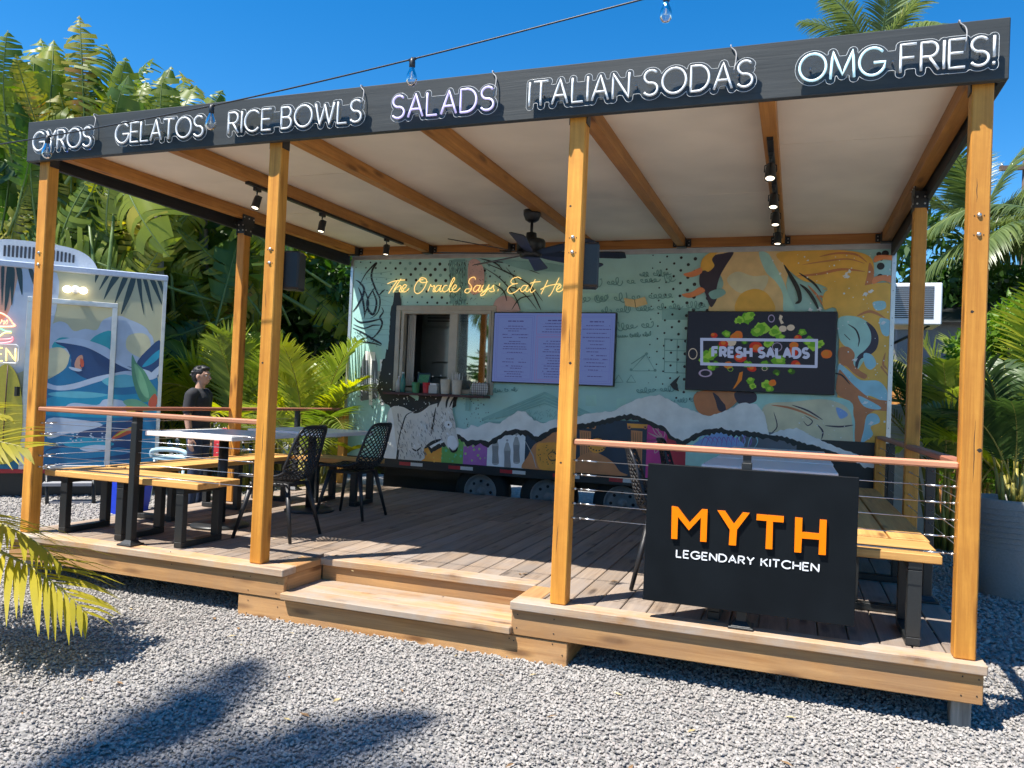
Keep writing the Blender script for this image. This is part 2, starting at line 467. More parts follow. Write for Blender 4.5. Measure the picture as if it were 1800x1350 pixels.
def gravel(name, polys, density, rmin, rmax, seed, label):
    """loose pebbles lying on the ground over the given outlines"""
    mb = MB()
    for p in polys: mb.add([(x, y, GZ) for x, y in p], [tuple(range(len(p)))])
    o = link(name, mb.mesh(name, PEB))
    ng = bpy.data.node_groups.new(name, 'GeometryNodeTree')
    ng.interface.new_socket('Geometry', in_out='INPUT', socket_type='NodeSocketGeometry')
    ng.interface.new_socket('Geometry', in_out='OUTPUT', socket_type='NodeSocketGeometry')
    N = ng.nodes; L = ng.links
    gi = N.new('NodeGroupInput'); go = N.new('NodeGroupOutput')
    dp = N.new('GeometryNodeDistributePointsOnFaces'); dp.inputs['Density'].default_value = density; dp.inputs['Seed'].default_value = seed
    L.new(gi.outputs[0], dp.inputs['Mesh'])
    rz = N.new('FunctionNodeRandomValue'); rz.data_type = 'FLOAT'; rz.inputs[2].default_value = -0.004; rz.inputs[3].default_value = 0.012
    cz = N.new('ShaderNodeCombineXYZ'); L.new(rz.outputs[1], cz.inputs[2])
    sp = N.new('GeometryNodeSetPosition'); L.new(dp.outputs['Points'], sp.inputs['Geometry']); L.new(cz.outputs[0], sp.inputs['Offset'])
    gg = N.new('GeometryNodeGeometryToInstance')
    for pb in pebbles:
        i = N.new('GeometryNodeObjectInfo'); i.inputs['Object'].default_value = pb; i.inputs['As Instance'].default_value = True
        L.new(i.outputs['Geometry'], gg.inputs[0])
    inst = N.new('GeometryNodeInstanceOnPoints'); inst.inputs['Pick Instance'].default_value = True
    rr = N.new('FunctionNodeRandomValue'); rr.data_type = 'FLOAT_VECTOR'; rr.inputs[0].default_value = (-0.6,-0.6,0); rr.inputs[1].default_value = (0.6,0.6,6.283)
    rs = N.new('FunctionNodeRandomValue'); rs.data_type = 'FLOAT'; rs.inputs[2].default_value = rmin; rs.inputs[3].default_value = rmax
    L.new(sp.outputs[0], inst.inputs['Points']); L.new(gg.outputs[0], inst.inputs['Instance'])
    L.new(rr.outputs[0], inst.inputs['Rotation']); L.new(rs.outputs[1], inst.inputs['Scale'])
    L.new(inst.outputs[0], go.inputs[0])
    md = o.modifiers.new('scatter', 'NODES'); md.node_group = ng
    return tag(o, label, 'gravel', kind='stuff')
gravel('gravel', [[(-4.6,-3.0),(1.0,-1.7),(3.2,-0.7),(3.2,0.9),(-8.8,0.9),(-8.8,-0.9)]], 6200, 0.005, 0.0135, 3, 'loose light grey gravel in front of and under the wooden deck')
gravel('gravel', [[(-13,0.9),(-5.6,0.9),(-5.6,6.5),(-13,6.5)],[(-0.1,0.9),(3.5,0.9),(3.5,6.5),(-0.1,6.5)]], 1500, 0.012, 0.024, 5, 'loose light grey gravel beside the deck, by the white planter and the left trailer')

# dead leaf bits blown over the gravel and the deck
lb = MB(); lr = random.Random(21)
for k in range(110):
    if k < 80: x = lr.uniform(-5.5,1.5); y = lr.uniform(-2.0,-0.15); z = GZ+0.018
    else: x = lr.uniform(-5.8,0.0); y = lr.uniform(0.1,1.6); z = 0.0045
    if k < 80 and y < -2.2+0.45*(x+3.5): continue
    a = lr.uniform(0,6.28); L_ = lr.uniform(0.012,0.035); w = L_*lr.uniform(0.2,0.4); c, s_ = math.cos(a), math.sin(a)
    P = [(-L_,0,0),(0,w,0.004),(L_,0,0.001),(0,-w,0.003)]
    lb.add([(x+c*p[0]-s_*p[1], y+s_*p[0]+c*p[1], z+p[2]) for p in P], [(0,1,2,3)], lr.randrange(2))
tag(link('leaf_litter', lb.mesh('leaf_litter', [plain('litter_brown', (0.22,0.13,0.06), rough=0.8, var=0.3), plain('litter_straw', (0.42,0.33,0.16), rough=0.8, var=0.3)])), 'small dead leaf bits scattered over gravel and deck', 'litter', kind='stuff')
# ================================================================== wooden deck
DX0, DX1, DY0, DY1 = -6.05, 0.131, -0.052, 4.26
NX0, NX1, NY = -3.67, -2.178, 0.366            # notch for the step
deck = thing('wooden_deck', (-3, 2, GZ), 'long low timber deck with a step, under the pergola', 'deck')
BW = 0.14
def plank_mesh(ln, w=0.1375, t=0.038):
    mb = MB(); mb.cbox(-w/2, w/2, 0, ln, -t, 0, 0.004)
    return mb.mesh('plank', M_PLANK)
PM = {}
x = DX0; nplk = 0
pitch = (DX1-DX0)/43.0
for i in range(43):
    xc = DX0 + (i+0.5)*pitch
    y0 = DY0+BW+0.004
    if NX0-BW*0.5 < xc < NX1+BW*0.5: y0 = NY+BW+0.004
    for (a, b_) in ((y0, 2.545), (2.551, DY1)):
        ln = round(b_-a, 3)
        if ln not in PM: PM[ln] = plank_mesh(ln, pitch-0.006)
        o = link('plank', PM[ln], deck)
        o.location = Vector((xc, a, random.uniform(-0.0015, 0.001))) - deck.location
def border(x0, x1, y0, y1, mat, z1=0.0025, t=0.044):
    mb = MB(); mb.cbox(x0-0, x1, y0, y1, -t, z1, 0.005)
    return part('border_board', mb, mat, deck)
border(DX0, NX0, DY0, DY0+BW, M_PLANKX)
border(NX1, DX1, DY0, DY0+BW, M_PLANKX)
border(NX0-0.01, NX1+0.01, NY, NY+BW, M_PLANKX, z1=0.003)
for xs in ((NX0-BW, NX0), (NX1, NX1+BW)):
    border(xs[0], xs[1], DY0+BW+0.003, NY+BW-0.003 if False else NY-0.003, M_FASCY)
def board(name, x0, x1, y0, y1, z0, z1, mat, b=0.004):
    mb = MB(); mb.cbox(x0, x1, y0, y1, z0, z1, b)
    return part(name, mb, mat, deck)
FY = -0.027
board('fascia_board', DX0+0.015, NX0-0.004, FY, FY+0.036, -0.186, -0.0445, M_FASC)
board('fascia_board', NX1+0.004, DX1-0.012, FY, FY+0.036, -0.186, -0.0445, M_FASC)
board('fascia_board', NX0-0.04, NX0-0.006, FY+0.04, NY+0.02, -0.186, -0.0445, M_FASCY)
board('fascia_board', NX1+0.006, NX1+0.04, FY+0.04, NY+0.02, -0.186, -0.0445, M_FASCY)
board('fascia_board', DX0+0.015, DX0+0.05, FY+0.04, DY1, -0.186, -0.0445, M_FASCY)
board('fascia_board', DX1-0.047, DX1-0.012, FY+0.04, DY1, -0.186, -0.0445, M_FASCY)
board('riser_board', NX0-0.004, NX1+0.004, NY+0.024, NY+0.058, -0.24, -0.0445, M_FASC)
# step: three tread boards on a box
ty = [-0.066, 0.078, 0.222, 0.387]
for k in range(3):
    mb = MB(); mb.cbox(NX0-0.006, NX1+0.012, ty[k], ty[k+1]-0.004, -0.178, -0.138-0.001*k, 0.005)
    part('step_tread', mb, M_PLANKX, deck)
board('step_board', -4.02, -1.848, -0.020, 0.016, -0.345, -0.191, M_FASC)
board('step_board', -1.886, -1.852, 0.020, 0.40, -0.345, -0.191, M_FASCY)
board('step_board', -4.016, -3.98, 0.020, 0.40, -0.345, -0.191, M_FASCY)
for xx in (0.0, -5.94):
    for yy in (0.03, 1.45, 2.85, 4.1):
        board('support_leg', xx, xx+0.085, yy, yy+0.085, GZ-0.03, -0.05, M_GREYW)
for xx in (-1.95, -3.93):
    for yy in (0.5, 1.45, 2.85, 4.1):
        board('support_leg', xx, xx+0.085, yy, yy+0.085, GZ-0.03, -0.05, M_GREYW)
for yy in (0.62, 1.6, 2.55, 3.4, 4.15):
    board('joist', DX0+0.06, DX1-0.06, yy, yy+0.04, -0.186, -0.046, M_GREYW)
M_HOLE = plain('dark_screw', (0.02, 0.016, 0.012), rough=0.6)
scr = MB()
def screw(u, v, y):
    p = on(u, v, y=y); r = 0.0036
    scr.lathe([(r, 0), (r, 0.0012)], p, n=8, M=Matrix.Rotation(R(90), 3, 'X'))
for (u, v) in ((410,1014),(440,1013),(487,1024),(436,1037),(485,1043),(910,1080),(974,1089),(908,1103),(973,1114),(1692,1189),(1721,1195),(1689,1222),(1717,1224),
               (300,970),(302,992),(110,948)):
    screw(u, v, FY-0.001)
for (u, v) in ((436,1055),(488,1067),(433,1077),(491,1085),(903,1126),(971,1132),(988,1152),(970,1164),(895,1122)):
    screw(u, v, -0.021)
tag(part('screw_heads', scr, M_HOLE, deck), kind='stuff')
# ================================================================== pergola
PW = 0.091
PX = [-5.976, -3.966, -1.965, 0.0]
HZ0, HZ1 = 2.685, 2.973
perg = thing('pergola', (-3, 2, 0), 'cedar pergola with white ceiling panels and a long black header board', 'pergola')
def ppart(name, mb, mat, parent=None):
    o = link(name, mb.mesh(name, mat), parent or perg)
    o.location = -Vector(perg.location) if parent is None else (0, 0, 0)
    return o
BRK = {0: [(71.5,444),(72,465)], 1: [(473.5,438),(473.5,462)], 2: [(1009,417),(1008,443)], 3: [(1724,378),(1723,412)]}
for i, x in enumerate(PX):
    mb = MB(); mb.cbox(x, x+PW, 0, PW, 0.0035, 2.8, 0.006)
    po = ppart('post', mb, M_POST)
    for (u, v) in BRK[i]:
        p = on(u, v, y=0)
        p.x = x + PW*0.5
        b = MB(); b.lathe([(0.011, 0.0), (0.011, 0.004), (0.008, 0.009), (0.003, 0.011)], (p.x, 0, p.z), n=12, M=Matrix.Rotation(R(90), 3, 'X'))
        for s in (-1, 1): b.lathe([(0.0028, 0.0), (0.0028, 0.002)], (p.x+s*0.02, 0, p.z-0.002), n=6, mat=1, M=Matrix.Rotation(R(90), 3, 'X'))
        link('bolt', b.mesh('bolt', [M_ZINC, M_HOLE]), po)
# knots and drying checks in the posts
def check(pts, w, name):
    mb = MB(); l, r = ribbon_flat(pts, w)
    vs = []
    for p, q in zip(l, r): vs += [(p[0], -0.0006, p[1]), (q[0], -0.0006, q[1])]
    mb.add(vs, [(2*i, 2*i+1, 2*i+3, 2*i+2) for i in range(len(l)-1)])
    ppart(name, mb, M_HOLE)
def ribbon_flat(pts, w):
    n = len(pts); l = []; r = []
    for i, (x_, z_) in enumerate(pts):
        ww = w*0.5*math.sin(math.pi*(i+0.15)/(n-0.7))
        l.append((x_-ww, z_)); r.append((x_+ww, z_))
    return l, r
qk = random.Random(4)
for px_, z0, ln in ((PX[3]+0.058, 1.12, 0.30), (PX[3]+0.03, 2.25, 0.12), (PX[2]+0.05, 1.55, 0.22), (PX[2]+0.03, 0.45, 0.16), (PX[1]+0.06, 0.9, 0.25), (PX[1]+0.03, 1.75, 0.12), (PX[0]+0.05, 1.2, 0.2)):
    xx = px_; pts = []
    for k in range(14): xx += qk.uniform(-0.0012, 0.0012); pts.append((xx, z0-ln*k/13))
    check(pts, 0.0032, 'drying_check')
for px_, z_, rr in ((PX[3]+0.078, 0.975, 0.010), (PX[3]+0.03, 1.62, 0.007), (PX[2]+0.06, 1.33, 0.008), (PX[2]+0.025, 2.2, 0.006), (PX[1]+0.03, 1.28, 0.007), (PX[1]+0.065, 2.0, 0.006), (PX[0]+0.06, 0.75, 0.007), (PX[2]+0.03, 0.78, 0.006)):
    pts = [(px_+qk.uniform(-0.002,0.002), z_+rr*(1-2*k/6)) for k in range(7)]; check(pts, rr*2.2, 'knot')
for x in (-5.925, 0.023):
    mb = MB(); mb.cbox(x, x+PW, 2.102, 2.102+PW, 0.002, 2.742, 0.006)
    po = ppart('post', mb, M_POST)
    b = MB()                                          # black tee plates at the head of the rear posts
    for s in (-0.003, PW-0.003):
        b.box(x+s, x+s+0.006, 2.06, 2.235, 2.70, 2.80); b.box(x+s, x+s+0.006, 2.09, 2.205, 2.60, 2.71)
    b.box(x-0.003, x+PW+0.003, 2.098, 2.102, 2.62, 2.742)
    for zz in (2.65, 2.70):
        for s in (0.02, 0.07): b.lathe([(0.007,0),(0.007,0.006)], (x+s, 2.098, zz), n=8, mat=1, M=Matrix.Rotation(R(90), 3, 'X'))
    for yy, zz in ((2.08,2.77),(2.15,2.77),(2.22,2.77),(2.11,2.65),(2.18,2.65)):
        for s, d in ((-0.003,-1),(PW+0.003,1)):
            b.lathe([(0.007,0),(0.007,0.006)], (x+s, yy, zz), n=8, mat=1, M=Matrix.Rotation(R(90*d), 3, 'Y'))
    link('tee_plate', b.mesh('tee_plate', [M_BLACK, M_ZINC]), po)
# rafters with hangers at the ledger
RX = [-5.93, -4.93, -3.94, -2.965, -1.965, -0.975, 0.0]
RA = math.atan2(2.80-2.74, 4.2)
def rz(y): return 2.742 + (2.80-2.742)*(y/4.25)
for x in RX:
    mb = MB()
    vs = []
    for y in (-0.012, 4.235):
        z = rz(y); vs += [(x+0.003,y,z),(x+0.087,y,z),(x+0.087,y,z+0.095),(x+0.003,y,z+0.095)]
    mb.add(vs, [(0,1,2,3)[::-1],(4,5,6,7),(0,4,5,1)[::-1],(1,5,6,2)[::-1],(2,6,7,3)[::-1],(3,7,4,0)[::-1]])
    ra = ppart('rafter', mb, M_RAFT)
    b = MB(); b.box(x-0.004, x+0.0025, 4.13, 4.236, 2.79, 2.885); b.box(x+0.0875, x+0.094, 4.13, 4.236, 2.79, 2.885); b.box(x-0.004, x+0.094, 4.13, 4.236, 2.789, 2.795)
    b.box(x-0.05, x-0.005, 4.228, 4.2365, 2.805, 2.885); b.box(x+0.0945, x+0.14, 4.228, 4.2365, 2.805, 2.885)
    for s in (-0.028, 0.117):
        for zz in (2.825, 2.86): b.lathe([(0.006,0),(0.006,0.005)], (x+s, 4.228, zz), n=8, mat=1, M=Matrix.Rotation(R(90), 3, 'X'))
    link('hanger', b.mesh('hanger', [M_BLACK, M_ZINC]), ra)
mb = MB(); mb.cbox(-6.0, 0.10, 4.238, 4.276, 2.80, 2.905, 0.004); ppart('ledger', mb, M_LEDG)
# ceiling panels between the rafters, corrugated roof not visible from below
M_CEIL = plain('cream_ceiling', (0.86, 0.77, 0.63), rough=0.5, var=0.09, scale=1.6)
for i in range(len(RX)-1):
    xa = RX[i]+0.045; xb = RX[i+1]+0.045
    if i == 0: xa = -6.0
    if i == len(RX)-2: xb = 0.096
    for ya, yb in ((-0.012, 1.205), (1.208, 2.425), (2.428, 3.645), (3.648, 4.30)):
        mb = MB(); vs = []; dz = random.uniform(0.0, 0.003)
        for y in (ya, yb):
            z = rz(y)+0.0965+dz; vs += [(xa+0.0005,y,z),(xb-0.0005,y,z),(xb-0.0005,y,z+0.05),(xa+0.0005,y,z+0.05)]
        mb.add(vs, [(0,1,2,3)[::-1],(4,5,6,7),(0,4,5,1)[::-1],(1,5,6,2)[::-1],(2,6,7,3)[::-1],(3,7,4,0)[::-1]])
        ppart('ceiling_panel', mb, M_CEIL)
mb = MB(); mb.box(-6.0, 0.096, -0.012, 4.34, 2.966, 2.985); ppart('roof_skin', mb, M_CEIL)
mb = MB(); mb.cbox(-6.041, 0.137, -0.054, -0.0145, HZ0, HZ1, 0.004); ppart('header_board', mb, M_HEAD)
M_BLKY = wood('black_stained_board_y', (0.012, 0.013, 0.014), (0.03, 0.033, 0.034), 'y', rough=0.55, knots=False)
mb = MB(); mb.cbox(-6.041, -6.004, -0.014, 4.30, 2.685, 2.965, 0.004); ppart('side_board', mb, M_BLKY)
mb = MB(); mb.cbox(0.1, 0.137, -0.014, 4.30, 2.685, 2.965, 0.004); ppart('side_board', mb, M_BLKY)
for x in PX:
    for xa in (x-0.006, x+PW+0.0005):
        mb = MB(); mb.box(xa, xa+0.0055, 0.01, PW-0.01, 2.66, 2.80); ppart('post_plate', mb, M_BLACK)

# ------------------------------------------------------------------ railings
CZ = [0.795, 0.717, 0.638, 0.558, 0.478]
RAILZ = 0.914
def railing(label, ax, a, b, c, mids, thin_first=True, open_end=False):
    """railing along x (ax='x') or y between a and b at offset c"""
    P = (lambda t, s, z: (t, c+s, z)) if ax == 'x' else (lambda t, s, z: (c+s, t, z))
    base = P((a+b)/2, 0, 0)
    t = thing('cable_railing', base, label, 'railing', 'cable railings round the deck')
    mb = MB(); p0 = P(a, -0.034, RAILZ-0.032); p1 = P(b, 0.034, RAILZ)
    mb.cbox(min(p0[0],p1[0]), max(p0[0],p1[0]), min(p0[1],p1[1]), max(p0[1],p1[1]), p0[2], p1[2], 0.009)
    part('top_rail', mb, M_RAIL if ax == 'x' else M_RAILY, t)
    for k, z in enumerate(CZ):
        mb = MB(); r = 0.0021
        mb.tube([P(a, 0, z), P(b, 0, z)], r, n=6)
        for (e, s) in ((a, 1), (b, -1)):
            mb.tube([P(e, 0, z), P(e+s*0.02, 0, z)], 0.006, n=8)
            mb.tube([P(e+s*0.05, 0, z), P(e+s*0.13, 0, z)], 0.0042, n=8)
            mb.tube([P(e+s*0.045, 0, z), P(e+s*0.052, 0, z)], 0.0058, n=8)
        part('cable', mb, M_STEEL, t)
    for m in mids:
        mb = MB(); q = P(m, 0, 0)
        mb.cbox(q[0]-0.025, q[0]+0.025, q[1]-0.025, q[1]+0.025, 0.012, RAILZ-0.07, 0.003)
        mb.box(q[0]-0.02, q[0]+0.02, q[1]-0.02, q[1]+0.02, RAILZ-0.072, RAILZ-0.0325)
        rp = part('rail_post', mb, M_BLACK, t)
        mb = MB(); X, Y = q[0], q[1]
        mb.cbox(X-0.062, X+0.062, Y-0.062, Y+0.062, 0.0032, 0.016, 0.003)
        v = [(X+sx*w, Y+sy*w, z) for (w, z) in ((0.048,0.0165),(0.027,0.04)) for sx, sy in ((-1,-1),(1,-1),(1,1),(-1,1))]
        mb.add(v, [(0,1,5,4),(1,2,6,5),(2,3,7,6),(3,0,4,7),(4,5,6,7)])
        o = link('base_plate', mb.mesh('base_plate', M_BLACK), rp)
    return t
railing('front cable railing with cedar top rail between the two leftmost posts', 'x', PX[0]+PW, PX[1], 0.05, [-4.99])
railing('front cable railing with cedar top rail behind the black restaurant sign', 'x', PX[2]+PW, PX[3], 0.05, [-0.955])
railing('left side cable railing from the leftmost front post to the left rear post', 'y', PW, 2.102, PX[0]+0.045, [1.0])
railing('left rear cable railing from the left rear post to the teal trailer', 'y', 2.102+PW, 4.16, PX[0]+0.045, [3.25])
railing('right side cable railing from the rightmost front post to the right rear post', 'y', PW, 2.102, PX[3]+0.055, [1.2])
railing('right rear cable railing from the right rear post to the teal trailer', 'y', 2.102+PW, 4.16, PX[3]+0.055, [3.25])
for x, lab in ((PX[0]+0.0, 'short cedar corner post at the left end of the teal trailer'), (PX[3]+0.01, 'short cedar corner post at the right end of the teal trailer')):
    mb = MB(); mb.cbox(x, x+PW, 4.161, 4.161+PW, 0.002, RAILZ-0.002, 0.006)
    tag(link('corner_post', mb.mesh('corner_post', M_POST)), lab, 'post')
# ================================================================== stroke lettering
def arc(cx, cy, rx, ry, a0, a1, n=14):
    return [(cx+rx*math.cos(R(a0+(a1-a0)*i/n)), cy+ry*math.sin(R(a0+(a1-a0)*i/n))) for i in range(n+1)]
GL = {
 'A': (0.70, [[(0,0),(0.35,1),(0.70,0)], [(0.13,0.34),(0.57,0.34)]]),
 'B': (0.56, [[(0,0),(0,1),(0.28,1)]+arc(0.28,0.76,0.24,0.24,90,-90)+[(0,0.52)], [(0.28,0.52)]+arc(0.29,0.26,0.27,0.26,90,-90)+[(0,0)]]),
 'C': (0.80, [arc(0.46,0.5,0.46,0.5,42,318,22)]),
 'D': (0.72, [[(0,0),(0,1),(0.26,1)]+arc(0.26,0.5,0.46,0.5,90,-90,18)+[(0,0)]]),
 'E': (0.52, [[(0.52,1),(0,1),(0,0),(0.52,0)], [(0,0.52),(0.45,0.52)]]),
 'F': (0.52, [[(0.52,1),(0,1),(0,0)], [(0,0.52),(0.45,0.52)]]),
 'G': (0.86, [arc(0.46,0.5,0.46,0.5,42,330,24)+[(0.90,0.46),(0.50,0.46)]]),
 'H': (0.66, [[(0,0),(0,1)], [(0.66,0),(0.66,1)], [(0,0.5),(0.66,0.5)]]),
 'I': (0.0, [[(0,0),(0,1)]]),
 'K': (0.60, [[(0,0),(0,1)], [(0.58,1),(0,0.42)], [(0.2,0.60),(0.60,0)]]),
 'L': (0.48, [[(0,1),(0,0),(0.48,0)]]),
 'M': (0.84, [[(0,0),(0.06,1),(0.42,0.12),(0.78,1),(0.84,0)]]),
 'N': (0.68, [[(0,0),(0,1),(0.68,0),(0.68,1)]]),
 'O': (0.96, [arc(0.48,0.5,0.48,0.5,90,450,30)]),
 'P': (0.54, [[(0,0),(0,1),(0.28,1)]+arc(0.28,0.73,0.26,0.27,90,-90)+[(0,0.46)]]),
 'R': (0.58, [[(0,0),(0,1),(0.28,1)]+arc(0.28,0.74,0.26,0.26,90,-90)+[(0,0.48)], [(0.26,0.48),(0.58,0)]]),
 'S': (0.58, [arc(0.30,0.745,0.27,0.255,35,270,14)[:-1]+arc(0.29,0.25,0.29,0.25,90,-150,14)]),
 'T': (0.64, [[(0,1),(0.64,1)], [(0.32,1),(0.32,0)]]),
 'W': (1.02, [[(0,1),(0.25,0),(0.51,0.92),(0.77,0),(1.02,1)]]),
 'Y': (0.66, [[(0,1),(0.33,0.48),(0.66,1)], [(0.33,0.48),(0.33,0)]]),
 '!': (0.0, [[(0,1),(0,0.27)], [(0,0.09),(0,0.0)]]),
 ' ': (0.22, []),
}
def layout(text, gap=0.2):
    """strokes of each letter along a line, cap height 1; returns [(char, strokes)], total width"""
    x = 0; out = []
    for ch in text:
        w, st = GL[ch]
        out.append((ch, [[(px+x, py) for px, py in s] for s in st]))
        x += w + gap
    return out, x - gap
def densify(pts, step):
    out = [pts[0]]
    for a, b in zip(pts, pts[1:]):
        d = math.hypot(b[0]-a[0], b[1]-a[1]); n = max(1, int(d/step))
        for i in range(1, n+1): out.append((a[0]+(b[0]-a[0])*i/n, a[1]+(b[1]-a[1])*i/n))
    return out
def smooth_line(pts, n=6, closed=False):
    """Catmull-Rom through the points"""
    P = [Vector(p) for p in pts]; N = len(P); out = []
    rngi = range(N) if closed else range(N-1)
    for i in rngi:
        p0 = P[(i-1) % N] if (closed or i > 0) else P[0]
        p1 = P[i]; p2 = P[(i+1) % N]
        p3 = P[(i+2) % N] if (closed or i+2 < N) else P[N-1]
        for k in range(n):
            t = k/n
            out.append(tuple(0.5*((2*p1)+(p2-p0)*t+(2*p0-5*p1+4*p2-p3)*t*t+(3*p1-p0-3*p2+p3)*t**3)))
    if not closed: out.append(tuple(P[-1]))
    return out
def ribbon2(pts, w, taper=False):
    """outline (2D polygon) of a painted stroke"""
    P = [Vector(p[:2]) for p in pts]; l = []; r = []
    for i, p in enumerate(P):
        t = P[min(i+1, len(P)-1)] - P[max(i-1, 0)]
        if t.length < 1e-9: t = Vector((1, 0))
        t.normalize(); nn = Vector((-t.y, t.x))
        ww = w*0.5
        if taper: ww *= max(0.08, math.sin(math.pi*min(max((i+0.3)/(len(P)-0.4), 0), 1))**0.7)
        l.append(tuple(p+nn*ww)); r.append(tuple(p-nn*ww))
    return l, r
def contour(strokes, d, cell):
    """outlines of everything within d of the strokes (marching squares)"""
    pts = np.array([p for s in strokes for p in densify(s, cell)])
    x0, y0 = pts.min(0)-d-3*cell; x1, y1 = pts.max(0)+d+3*cell
    gx = np.arange(x0, x1, cell); gy = np.arange(y0, y1, cell)
    X, Y = np.meshgrid(gx, gy)
    D = np.full(X.shape, 1e9)
    for p in pts: np.minimum(D, (X-p[0])**2+(Y-p[1])**2, out=D)
    F = np.sqrt(D)-d
    seg = {}
    def ip(a, b): 
        fa, fb = F[a], F[b]; t = fa/(fa-fb)
        return (gx[a[1]]+(gx[b[1]]-gx[a[1]])*t, gy[a[0]]+(gy[b[0]]-gy[a[0]])*t)
    H, W = F.shape
    edges = []
    for j in range(H-1):
        for i in range(W-1):
            c = [(j,i),(j,i+1),(j+1,i+1),(j+1,i)]
            s = [F[q] < 0 for q in c]
            if all(s) or not any(s): continue
            cr = []
            for k in range(4):
                if s[k] != s[(k+1) % 4]: cr.append((c[k], c[(k+1) % 4], s[k]))
            if len(cr) == 2:
                e = cr if cr[0][2] else cr[::-1]     # inside on one fixed side
                edges.append((tuple(sorted(e[0][:2])), tuple(sorted(e[1][:2]))))
            elif len(cr) == 4:
                for (p, q) in ((0, 1), (2, 3)):
                    e = (cr[p], cr[q]) if cr[p][2] else (cr[q], cr[p])
                    edges.append((tuple(sorted(e[0][:2])), tuple(sorted(e[1][:2]))))
    nxt = {a: b for a, b in edges}
    loops = []
    while nxt:
        st = next(iter(nxt)); lp = [st]; cur = nxt.pop(st)
        while cur != st and cur in nxt:
            lp.append(cur); cur = nxt.pop(cur)
        poly = [ip(a, b) for a, b in lp]
        if len(poly) > 12: loops.append(poly[::2])
    def area(p): return 0.5*sum(p[i][0]*p[(i+1) % len(p)][1]-p[(i+1) % len(p)][0]*p[i][1] for i in range(len(p)))
    loops.sort(key=lambda p: -abs(area(p)))
    return loops
# ================================================================== teal food trailer behind the deck
TY = 4.32
TX0, TX1, TZ0, TZ1 = -5.985, 0.145, 0.33, 2.80
TEAL = (0.42, 0.70, 0.645)
trail = thing('food_trailer', (-2.9, 5.5, GZ), 'teal food trailer with a collage mural and a serving window, behind the deck', 'food trailer')
def tpart(name, mb, mat, parent=None):
    o = link(name, mb.mesh(name, mat), parent or trail)
    o.location = -Vector(trail.location) if parent is None else (0, 0, 0)
    return o
M_TEAL = plain('teal_vinyl', TEAL, rough=0.45, var=0.07, scale=3)
M_TSIDE = plain('pale_trailer_skin', (0.62, 0.66, 0.66), rough=0.4, var=0.05, scale=3)
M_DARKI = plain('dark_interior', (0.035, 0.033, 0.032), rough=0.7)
WX0, WX1, WZ0, WZ1 = -5.255, -4.085, 1.20, 2.125      # window opening
mb = MB()
for (a, b, c, d) in ((TX0, WX0, TZ0, TZ1), (WX1, TX1, TZ0, TZ1), (WX0, WX1, TZ0, WZ0), (WX0, WX1, WZ1, TZ1)):
    mb.box(a, b, TY, TY+0.05, c, d)
tpart('front_wall', mb, M_TEAL)
mb = MB(); mb.box(TX0, TX0+0.04, TY+0.0505, 6.75, TZ0, TZ1); tpart('side_wall', mb, M_TSIDE)
mb = MB(); mb.box(TX1-0.04, TX1, TY+0.0505, 6.75, TZ0, TZ1); tpart('side_wall', mb, M_TSIDE)
mb = MB(); mb.box(TX0+0.041, TX1-0.041, 6.70, 6.75, TZ0, TZ1); tpart('rear_wall', mb, M_TSIDE)
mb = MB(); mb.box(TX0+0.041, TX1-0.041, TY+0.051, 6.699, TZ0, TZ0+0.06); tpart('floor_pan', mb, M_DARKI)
mb = MB(); mb.box(TX0, TX1, TY, 6.75, TZ1+0.001, TZ1+0.05); tpart('roof_skin', mb, M_TSIDE)
# trim
mb = MB(); mb.cbox(TX0-0.005, TX1+0.005, TY-0.014, TY-0.001, 2.752, 2.80, 0.003); tpart('top_trim', mb, M_ALU)
for xa, xb in ((TX0-0.014, TX0+0.026), (TX1-0.034, TX1+0.008)):
    mb = MB(); mb.cbox(xa, xb, TY-0.012, TY-0.0005, TZ0, 2.7515, 0.003)
    for k in range(9): mb.lathe([(0.004,0),(0.004,0.003)], ((xa+xb)/2, TY-0.012, 0.45+k*0.27), n=8, mat=1, M=Matrix.Rotation(R(90), 3, 'X'))
    tpart('corner_trim', mb, [M_ALU, M_HOLE])
mb = MB(); mb.cbox(TX0-0.005, TX1+0.005, TY-0.02, TY+0.03, 0.225, 0.329, 0.004); tpart('bumper_rail', mb, M_BLACK)
M_RED = plain('red_reflector', (0.42, 0.02, 0.03), rough=0.35, var=0.2, scale=150)
M_RWH = plain('white_reflector', (0.60, 0.60, 0.58), rough=0.35, var=0.12, scale=150)
for u in (702, 788.5, 879, 972, 1071, 1178):
    p = on(u, 812 + (u-702)*0.06, y=TY-0.021)
    mb = MB(); mb.box(p.x, p.x+0.152, TY-0.0215, TY-0.0205, 0.262, 0.302, 0); mb.box(p.x+0.1525, p.x+0.31, TY-0.0215, TY-0.0205, 0.262, 0.302, 1)
    tpart('reflective_tape', mb, [M_RED, M_RWH])
